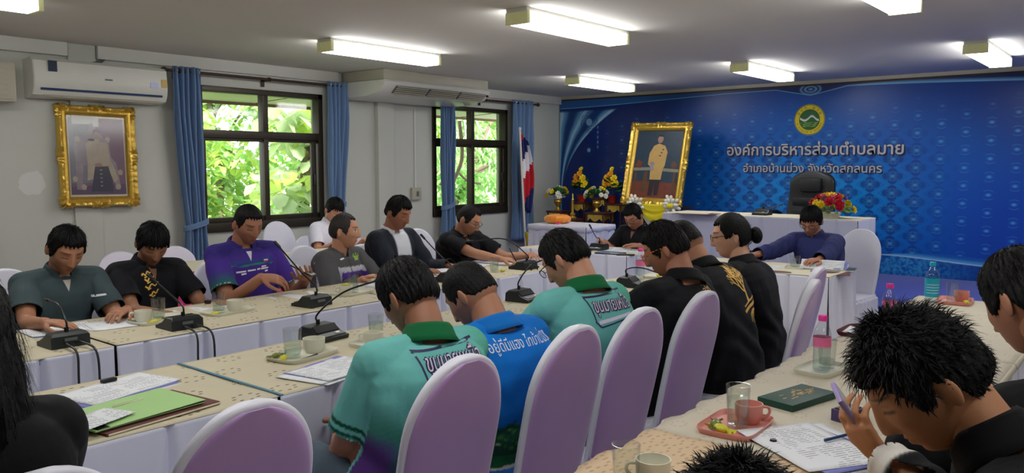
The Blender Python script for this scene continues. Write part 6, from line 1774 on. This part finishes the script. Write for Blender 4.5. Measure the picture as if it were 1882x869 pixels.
def tray(label, p, rz, m='cupwhite', L=.25, W_=.16):
    t = thing('tray', label, 'tray', p, rz, 'small serving trays'); b = MB(); n = 48; V = []
    for s, z in ((.0, .003), (.86, .003), (.92, .006), (.985, .018), (1.0, .018), (1.0, .015), (.93, .0), (.0, .0)):
        V.append([(L / 2 * s * np.sign(math.cos(a)) * abs(math.cos(a)) ** .35, W_ / 2 * s * np.sign(math.sin(a)) * abs(math.sin(a)) ** .35, z) for a in np.linspace(0, 2 * math.pi, n, endpoint=False)])
    b.grid(np.array(V), 0, True); b.build('dish', M[m], t); return t
def candy(label, p, rz, m='candy', s=1.0):
    t = thing('wrapped_candy', label, 'candy', p, rz, 'wrapped sweets'); b = MB(); b.ell((0, 0, .010 * s), (.022 * s, .014 * s, .010 * s), nu=14, nv=8); b.build('sweet', M[m], t)
    for q in (-1, 1):
        b = MB(); V = [[(q * (.020 + .018 * k) * s, (u - .5) * (.012 + .022 * k) * s, (.010 + .004 * math.sin(u * 14)) * s) for u in np.linspace(0, 1, 9)] for k in (0, .5, 1)]; b.grid(np.array(V)); b.build('twist', M[m], t)
    return t
def papers(label, p, rz, w_=.21, d_=.297, n=3, fan=.03, curl=.0, edge=None, text=True, seed=1, name='paper_stack', cat='papers', group='loose papers'):
    """a few sheets lying on each other, slightly fanned"""
    rng = np.random.default_rng(seed); t = thing(name, label, cat, p, rz, None)
    for i in range(n):
        a = rng.uniform(-fan, fan) * (2 if i else 1); ox, oy = rng.uniform(-fan, fan, 2) * .5; b = MB(); V = []
        for j in range(13):
            row = []
            for k in range(11):
                x = (k / 10 - .5) * w_; y = (j / 12 - .5) * d_; z = .0012 + i * .0024 + curl * (max(0, k / 10 - .4)) ** 2 * (i + 1) / n + .0008 * math.sin(j + i) * (i > 0)
                row.append((x * math.cos(a) - y * math.sin(a) + ox, x * math.sin(a) + y * math.cos(a) + oy, z))
            V.append(row)
        b.grid(np.array(V))
        top = M['printed'] if (text and i == n - 1) else M['paper']
        o = b.build('sheet', M[edge] if (edge and i == n - 2) else top, t, angle=120); sl = o.modifiers.new('thick', 'SOLIDIFY'); sl.thickness = .0016; sl.offset = -1
    return t
def mic(label, p, rz, tip, lift=.10, lean=None, cable=True):
    """conference microphone: wedge base, gooseneck to a world point, cable behind"""
    t = thing('conference_microphone', label, 'microphone', p, rz, 'conference microphones on the tables')
    prof = [(-.075, 0), (-.08, .018), (-.03, .032), (.0, .060), (.055, .062), (.068, .05), (.072, 0)]   # y from the speaker side to the back
    b = MB(); V = np.array([[(x * (1 - .10 * (z > .05)), y, z) for y, z in prof] for x in (-.076, -.07, .07, .076)]); V[0, :, 2] *= .93; V[3, :, 2] *= .93
    b.grid(V, 0, True); b.add(V[0], [list(range(len(prof)))]); b.add(V[3], [list(range(len(prof)))]); b.build('base', M['dark'], t, angle=25)
    b = MB(); b.box((0, -.016, .0475), (.128, .036, .004), rx=R(43)); b.build('speaker_grille', M['black'], t)
    b = MB(); b.box((0, -.055, .0265), (.13, .03, .004), rx=R(15)); b.build('control_strip', M['grey'], t)
    b = MB(); b.box((.03, -.056, .030), (.022, .012, .005), rx=R(15), bev=.001); b.build('button', M['white'], t)
    b = MB(); b.box((0, .0715, .035), (.05, .004, .012)); b.build('rear_badge', M['grey'], t)
    ca, sa = math.cos(-rz), math.sin(-rz); d = np.asarray(tip, float) - np.asarray(p, float); T = np.array([d[0] * ca - d[1] * sa, d[0] * sa + d[1] * ca, d[2]])
    A = np.array([0, .03, .060]); mid = A * .6 + T * .4 + np.array([0, 0, lift]); path = crv([A, A + [0, 0, .045], mid, T], 30)
    b = MB(); b.tube(path, .0042, 8); b.tube([A - [0, 0, .004], A + [0, 0, .02]], .009, 10); b.build('gooseneck', M['black'], t)
    dn = nrm(path[-1] - path[-3]); b = MB(); capsule(b, [path[-1] - dn * .008, path[-1] + dn * .03], [.0075, .0085], 10); b.build('microphone_head', M['black'], t)
    if cable:
        for sx in (-.02, .02):
            b = MB(); b.tube(crv([(sx, .07, .02), (sx * 1.5, .115, .022), (sx * 1.8, cable, .002), (sx * 2.0, cable + .012, -.12), (sx * 1.6, cable + .004, -.40)], 20), .0048, 8); b.build('cable', M['dark'], t)
    return t
pi = math.pi
# microphones of the far row face the men behind it; cables drop over the front edge
mic('conference microphone before the dark grey polo man, leftmost of the far row', tpt(118, 634), pi, onY(88, 552, 3.72), .06, cable=.215)
mic('conference microphone left of the two papers, before the man with a heavy fringe', tpt(331, 603), pi, onY(278, 510, 3.72), .03, cable=.21)
mic('conference microphone before the purple polo man', tpt(574, 562), pi + .1, onY(512, 452, 3.72), .02, cable=False)
mic('conference microphone half hidden behind the head of the bright blue shirted man', tpt(822, 516), pi + .1, onY(779, 437, 3.82), .02, cable=False)
mic('conference microphone at the right end of the far row, arching towards the writing man', tpt(962, 494), pi, onY(868, 443, 3.95), .10, cable=.10)
# near row
mic('conference microphone in the middle of the near row, left of the white cup', tpt(594, 622), .12, onY(704, 512, 2.62), .06, cable=False)
mic('conference microphone on the near row before the blue shirted man', tpt(962, 552), .1, onY(1006, 474, 2.70), .06, cable=False)
mic('conference microphone on the near row before the man with orange glasses', tpt(1160, 526), .2, onY(1222, 506, 2.42), .05, cable=False)
# head tables and stage
mic('conference microphone at the left head table, beside the reading man', tpt(1098, 460), -pi / 2, onX(1086, 418, 6.02), .0, cable=False)
mic('conference microphone at the right head table, behind the woman with the bun', tpt(1372, 474), -pi / 2, onX(1388, 424, 6.0), .0, cable=False)
t = onZ(1392, 396, 1.0065); mic('conference microphone on the stage table left of the black chair', (t[0] + .12, t[1], 1.0065), -pi / 2, (t[0] + .32, t[1] - .10, 1.10), .0, cable=False)

# far row
p = tpt(290, 591); tray('cream tray left of the microphone before the fringe haired man', p, .1); glass('water glass on the cream tray before the fringe haired man', p + [.02, .03, .004]); cup('cream cup on the tray before the fringe haired man', p + [-.055, .03, .004], 'cupwhite', 2.5); candy('yellow wrapped sweet on the tray before the fringe haired man', p + [-.04, -.045, .004], .5); candy('green wrapped sweet on the tray before the fringe haired man', p + [.03, -.04, .004], 1.5, 'candy2')
p = tpt(418, 575); tray('cream tray between the fringe haired man and the purple polo man', p, .08); glass('water glass on the tray left of the purple polo man', p + [-.035, .02, .004], fill=.35); cup('cream cup on the tray left of the purple polo man', p + [.055, .02, .004], 'cupwhite', 0.5); candy('yellow wrapped sweet on the tray left of the purple polo man', p + [-.085, -.03, .004], .7)
p = tpt(648, 540); tray('cream tray before the man in the grey jacket', p, .1); glass('tall water glass on the tray before the man in the grey jacket', p + [.03, .03, .004], fill=.6); cup('cream cup on the tray before the man in the grey jacket', p + [-.05, .0, .004], 'cupwhite', 2.8); candy('yellow sweet in the cup before the man in the grey jacket', p + [-.05, .0, .052], .2, s=.8)
p = tpt(908, 500); glass('water glass before the writing man', p, fill=.4); candy('yellow wrapped sweet beside the glass of the writing man', p + [.06, -.03, 0], .4)
papers('papers under the hands of the dark grey polo man', tpt(112, 606), 1.5, edge='blueedge', n=3, seed=1); papers('open booklet right of the dark grey polo man', tpt(214, 597), 1.45, .20, .26, n=3, curl=.012, seed=2, text=False)
papers('papers before the fringe haired man', tpt(377, 568), 1.6, n=2, seed=3); t = thing('binder_clip', 'dark binder clip on the papers before the fringe haired man', 'clip', tpt(382, 560) + [0, 0, .006]); b = MB(); b.box((0, 0, .010), (.03, .022, .018), bev=.004); b.build('body', M['black'], t); b = MB(); b.tube(crv([(-.008, .01, .016), (-.012, .03, .022), (.012, .03, .022), (.008, .01, .016)], 12), .0012, 6); b.build('wire_handle', M['chrome'], t)
papers('papers before the purple polo man', tpt(552, 545), 1.65, n=2, seed=4, text=False); papers('papers before the man in the grey jacket', tpt(700, 522), 1.7, n=3, seed=5)
papers('papers beside the half hidden microphone on the far row', tpt(812, 500), 1.6, n=3, edge='blueedge', seed=6); papers('papers the writing man is signing', tpt(876, 487), 1.7, n=3, curl=.02, seed=7); papers('papers right of the writing man', tpt(936, 484), 1.6, n=2, seed=8)
# phone held by the purple polo man
A = PEOPLE['P3']['arm']['L']; hp = A[2] + nrm(np.array([-.55, -.62, .25])) * .085 + np.array([-.01, 0.01, .03])
t = thing('mobile_phone', 'mobile phone in the hand of the purple polo man', 'phone', hp, .5); b = MB(); b.box((0, 0, 0), (.072, .15, .008), rx=R(25), bev=.003); b.build('case', M['black'], t); b = MB(); b.box((0, -.001, .0044), (.064, .138, .001), rx=R(25)); b.build('screen', M['screen'], t)
A = PEOPLE['P6']['arm']['R']; hp = A[2] + nrm(np.array([.65, -.6, -.12])) * .09
t = thing('pen', 'pen in the writing hand of the spectacled man on the far row', 'pen', hp + [0, 0, -.005]); b = MB(); b.tube([(.02, -.03, -.03), (-.015, .03, .10)], .004, 8); b.build('barrel', M['black'], t)
# near row
p = tpt(556, 655); tray('cream tray on the near row with a half full glass and a white cup', p, .15, L=.27, W_=.17); glass('half full water glass on the near row tray', p + [-.045, .0, .004], .036, .115, .42); cup('white cup on the near row tray', p + [.07, .02, .004], 'cupwhite', .3, .044, .056); candy('yellow green sweet on the near row tray', p + [-.095, -.01, .004], .9); candy('olive sweet on the near row tray behind the yellow one', p + [-.09, .045, .004], .2, 'candy2')
p = tpt(686, 634); tray('cream saucer tray left of the nearest teal polo man', p, .1, L=.18, W_=.15); cup('cream cup beside the head of the nearest teal polo man', p + [-.01, -.01, .004], 'cupwhite', 2.0, .042); glass('water glass beside the head of the nearest teal polo man', p + [.055, .045, .004], .034, .115, .7)
papers('papers before the nearest teal polo man', tpt(612, 682), 1.72, .21, .30, n=4, edge='blueedge', seed=9, fan=.05); t = thing('pen', 'dark pen lying by the papers on the near row', 'pen', tpt(566, 660) + [0, 0, .006], .3); b = MB(); b.tube([(-.06, 0, 0), (.06, 0, 0)], .0045, 8); b.build('barrel', M['black'], t)
p = tpt(1172, 523) + [.2, .1, 0]
def bottle(label, p, cap='pinkcap', lab='pinklabel', h=.20, r_=.031, logo=False):
    t = thing('water_bottle', label, 'bottle', p, 0, 'small water bottles'); k = h / .20
    b = MB(); b.lathe([(.0005, .004), (r_ * .8, .0), (r_, .012 * k), (r_ * .95, .03 * k), (r_, .05 * k), (r_ * .94, .07 * k), (r_, .09 * k), (r_, .135 * k), (r_ * .85, .155 * k), (r_ * .45, .178 * k), (.013, .184 * k), (.013, .190 * k)], n=28); b.build('shell', M['bottle'], t)
    b = MB(); b.lathe([(.0005, .006), (r_ * .92, .008), (r_ * .92, .12 * k), (.0005, .121 * k)], n=20); b.build('water', M['water'], t)
    b = MB(); b.lathe([(.0155, .186 * k), (.016, .202 * k), (.014, .206 * k), (.0005, .206 * k)], n=20); b.build('cap', M[cap], t)
    b = MB(); V = [[(r_ * 1.015 * math.cos(a), r_ * 1.015 * math.sin(a), z * k) for a in np.linspace(0, 2 * pi, 28, endpoint=False)] for z in (.092, .128)] if not logo else [[(r_ * 1.015 * math.cos(a), r_ * 1.015 * math.sin(a), z * k) for a in np.linspace(0, 2 * pi, 28, endpoint=False)] for z in (.03, .125)]
    b.grid(np.array(V), 0, True); lo = b.build('label', M[lab], t)
    b = MB()
    for q in range(4):
        zz = (.100 + q * .007) * k if not logo else (.05 + .014 * q) * k
        V = [[(r_ * 1.025 * math.cos(a), r_ * 1.025 * math.sin(a), zz + dz) for a in np.linspace(pi * .8, pi * 1.7, 14)] for dz in (0, .0022)]; b.grid(np.array(V))
    b.build('label_print', M['white_print'] if logo else M['pinkcap'], lo); return t
bottle('pink capped water bottle on the near row, before the man with orange glasses', p)
p2 = tpt(1204, 516) + [.15, .08, 0]; tray('cream tray by the pink capped bottle on the near row', p2, .2, L=.2, W_=.14); candy('yellow sweet on the tray by the near row bottle', p2 + [0, -.02, .004], .5)
papers('papers between the two teal green and black shirted men on the near row', tpt(1150, 545), 1.6, n=2, seed=10, text=False); papers('white papers behind the shoulder of the farther teal polo man', [4.12, 2.66, TZ], 1.6, n=3, curl=.14, seed=20)
# green folder stack at the left
p = tpt(240, 762); ang = .10
t = thing('folder', 'dark maroon folder at the bottom of the pile under the green folder', 'folder', p + [.03, -.012, 0], ang + .02); b = MB(); b.box((0, 0, .006), (.37, .245, .010), bev=.002); b.build('cover', M['maroonf'], t); b = MB(); b.box((.003, 0, .006), (.366, .249, .005)); b.build('pages', M['cream'], t)
t = thing('folder', 'light green paper folder with a fastener slot on the near row', 'folder', p + [0, 0, .0125], ang); b = MB(); b.box((0, 0, .004), (.345, .24, .003)); b.box((0, -.004, .009), (.345, .238, .0016), ry=R(-.8)); b.build('cover', M['folder'], t); b = MB(); b.box((.002, -.002, .0065), (.338, .236, .003)); b.build('pages', M['black'], t)
b = MB(); b.box((.02, .045, .0115), (.10, .004, .0014)); b.box((.02, .058, .0115), (.085, .002, .0014)); b.build('slot', M['cream'], t)
papers('typed note slip lying on the green folder', p + [-.12, -.05, .028], ang + .25 - 1.57, .12, .17, n=1, fan=0, seed=11)
papers('clipped papers above the green folder on the near row', tpt(215, 718), ang + .12 - 1.57, .21, .34, n=3, edge='blueedge', seed=12); t = thing('binder_clip', 'dark clip holding the papers above the green folder', 'clip', tpt(200, 705) + [0, 0, .008], .1); b = MB(); b.box((0, 0, .005), (.05, .022, .012), bev=.003); b.build('body', M['black'], t)
# left head table
papers('papers lifted by the reading man at the left head table', tpt(1128, 461), .3, n=3, curl=.05, seed=13); papers('papers right of the reading man at the left head table', tpt(1165, 462), .1, n=3, seed=14)
t = thing('notebook', 'dark blue notebook under the reading man\'s papers', 'notebook', tpt(1122, 466), .1); b = MB(); b.box((0, 0, .006), (.16, .22, .011), bev=.002); b.build('cover', M['navyblue'], t)
t = thing('mobile_phone', 'black mobile phone lying on the left head table', 'phone', tpt(1150, 469), .5); b = MB(); b.box((0, 0, .005), (.075, .15, .009), bev=.003); b.build('case', M['black'], t); b = MB(); b.box((0, 0, .0100), (.068, .142, .0008)); b.build('screen', M['black'], t)
# right head table
p = tpt(1461, 494); tray('white saucer on the right head table', p, .2, L=.15, W_=.13); glass('water glass before the navy shirted man', p + [0, 0, .004], .038, .095, .6)
for lab, u_, v_ in (('brown placemat under the saucer on the right head table', 1436, 499), ('brown placemat at the corner of the right head table', 1522, 502)):
    t = thing('placemat', lab, 'placemat', tpt(u_, v_), .3); b = MB(); b.box((0, 0, .0016), (.20, .28, .003)); b.build('mat', M['brownf'], t)
papers('papers under the pen hand of the navy shirted man', tpt(1432, 492), .2, n=2, seed=15); papers('papers lifted at a corner before the navy shirted man', tpt(1512, 494) + [0, 0, .004], .2, n=4, curl=.12, seed=16, edge='blueedge')
t = thing('notebook', 'dark notebook with pale pages at the right end of the right head table', 'notebook', tpt(1543, 496), .2); b = MB(); b.box((0, 0, .006), (.15, .21, .008)); b.build('pages', M['cream'], t); b = MB(); b.box((0, 0, .011), (.155, .215, .002)); b.build('cover', M['navyblue'], t)
t = thing('folder', 'open brown folder with cream paper on the stage table, left end', 'folder', onZ(1280, 393, 1.006), .1); b = MB(); b.box((0, 0, .002), (.28, .42, .003)); b.build('cover', M['brownf'], t); b = MB(); b.box((.03, .02, .008), (.21, .30, .006), ry=R(-2)); b.build('pages', M['cream'], t)
# right row
p = tpt(1352, 786); ang = .05
tray('pink tray with a glass and a pink cup on the right row', p, ang, 'cuppink', .235, .165); glass('water glass on the pink tray', p + [-.0, -.005, .004], .034, .122, .7); cup('pink cup on the pink tray', p + [.062, -.012, .004], 'cuppink', -.9, .040, .056); candy('yellow wrapped sweet on the pink tray', p + [-.075, .01, .004], 1.2, s=1.2); candy('olive wrapped sweet leaning on the glass of the pink tray', p + [-.055, .035, .006], .4, 'candy2', 1.2)
t = thing('notebook', 'dark green notebook with gold print on the right row', 'notebook', tpt(1465, 737), -.22); b = MB(); b.box((0, 0, .012), (.245, .125, .022), bev=.003); b.build('cover', M['greenb'], t)
rng = np.random.default_rng(8); st = []
for k in range(26): x, y = rng.normal(0, .035), rng.normal(0, .014); st.append((crv([(x, y), (x + .008, y + .006 * rng.uniform(-1, 1)), (x + .018, y + .004 * rng.uniform(-1, 1))], 5), .004, .002))
v, f = ribbons(st); b = MB(); b.add(np.column_stack([v, np.full(len(v), .0236)]), f); b.build('gold_print', M['gilt_print'], t, smooth=False)
p = tpt(1510, 682); tray('white tray under the nearest pink capped bottle', p, -.1, 'cupwhite', .22, .14); bottle('pink capped water bottle on the right row, nearest the green notebook', p + [-.02, -.005, .004]); glass('water glass right of the nearest pink capped bottle', p + [.055, -.0, .004], .033, .105, .3)
p = tpt(1582, 612); t = tray('red edged tray on the right row', p, .0, 'maroonf', .24, .16); papers('cream papers on the red edged tray', p + [0, 0, .006], .1, .16, .11, n=3, seed=17, text=False); bottle('pink capped water bottle on the right row beside the red edged tray', tpt(1611, 606) + [.08, -.03, 0])
bottle('blue labelled water bottle at the far end of the right row', tpt(1710, 556) + [.02, 0, 0], 'aqua', 'aqua', .215, .036, True); glass('empty upturned glass before the blue labelled bottle', tpt(1700, 607), .036, .11, 0)
p = tpt(1755, 556); tray('pink tray at the far end of the right row', p, .1, 'cuppink', .24, .17); glass('water glass on the far pink tray', p + [-.02, .01, .004], .034, .11, .3); cup('pink cup on the far pink tray', p + [.06, -.02, .004], 'cuppink', -.5, .038); candy('yellow wrapped sweet on the far pink tray', p + [-.03, -.06, .004], .4)
papers('large papers with a blue loop under the phone, right foreground', tpt(1500, 825), -.5, .24, .32, n=4, edge='blueedge', seed=18, fan=.06); t = thing('pen', 'blue pen on the large papers in the right foreground', 'pen', tpt(1545, 812) + [0, 0, .016], -.35); b = MB(); b.tube([(-.065, 0, 0), (.055, 0, 0)], .0042, 8); b.build('barrel', M['navyblue'], t); b = MB(); b.tube([(.055, 0, 0), (.07, 0, 0)], [.004, .001], 8); b.build('tip', M['chrome'], t)
t = thing('box', 'small dark purple box behind the phone on the right row', 'box', tpt(1558, 772), -.3); b = MB(); b.box((0, 0, .018), (.085, .055, .036), bev=.003); b.build('carton', mat('purple_carton', srgb(70, 56, 100), .5), t); b = MB(); b.box((0, 0, .038), (.07, .04, .002)); b.build('lid', M['black'], t)
t = thing('cap', 'small dark cap by the large papers in the right foreground', 'cap', tpt(1421, 815), .2); b = MB(); b.lathe([(.009, 0), (.010, .008), (.008, .012), (.0005, .012)], n=14); b.build('shell', M['black'], t)
cup('cream cup cut by the bottom edge of the photo', tpt(1200, 884), 'cupwhite', 2.2, .042, .055); glass('empty glass cut by the bottom edge of the photo', tpt(1150, 892), .034, .10, .2)
hp = CAM + ray(1572, 768) * 1.70
t = thing('mobile_phone', 'lilac cased phone held by the spiky haired young man', 'phone', hp); q_ = Matrix((nrm(np.array([.62, -.30, -.45])), nrm(np.array([-.35, .30, -.80])), (0, 0, 1))).transposed()
xv = Vector((.45, -.35, -.70)).normalized(); nv = Vector((.25, -.75, .60)); nv = (nv - xv * nv.dot(xv)).normalized(); yv = nv.cross(xv)
t.rotation_euler = Matrix((yv, xv, -yv.cross(xv) * -1)).transposed().to_euler()
b = MB(); b.box((0, 0, 0), (.076, .155, .010), bev=.004); b.build('case', M['lilacphone'], t); b = MB(); b.box((0, 0, .0054), (.068, .145, .001)); b.box((0, 0, -.0054), (.068, .145, .001)); b.build('screen', M['screen'], t)
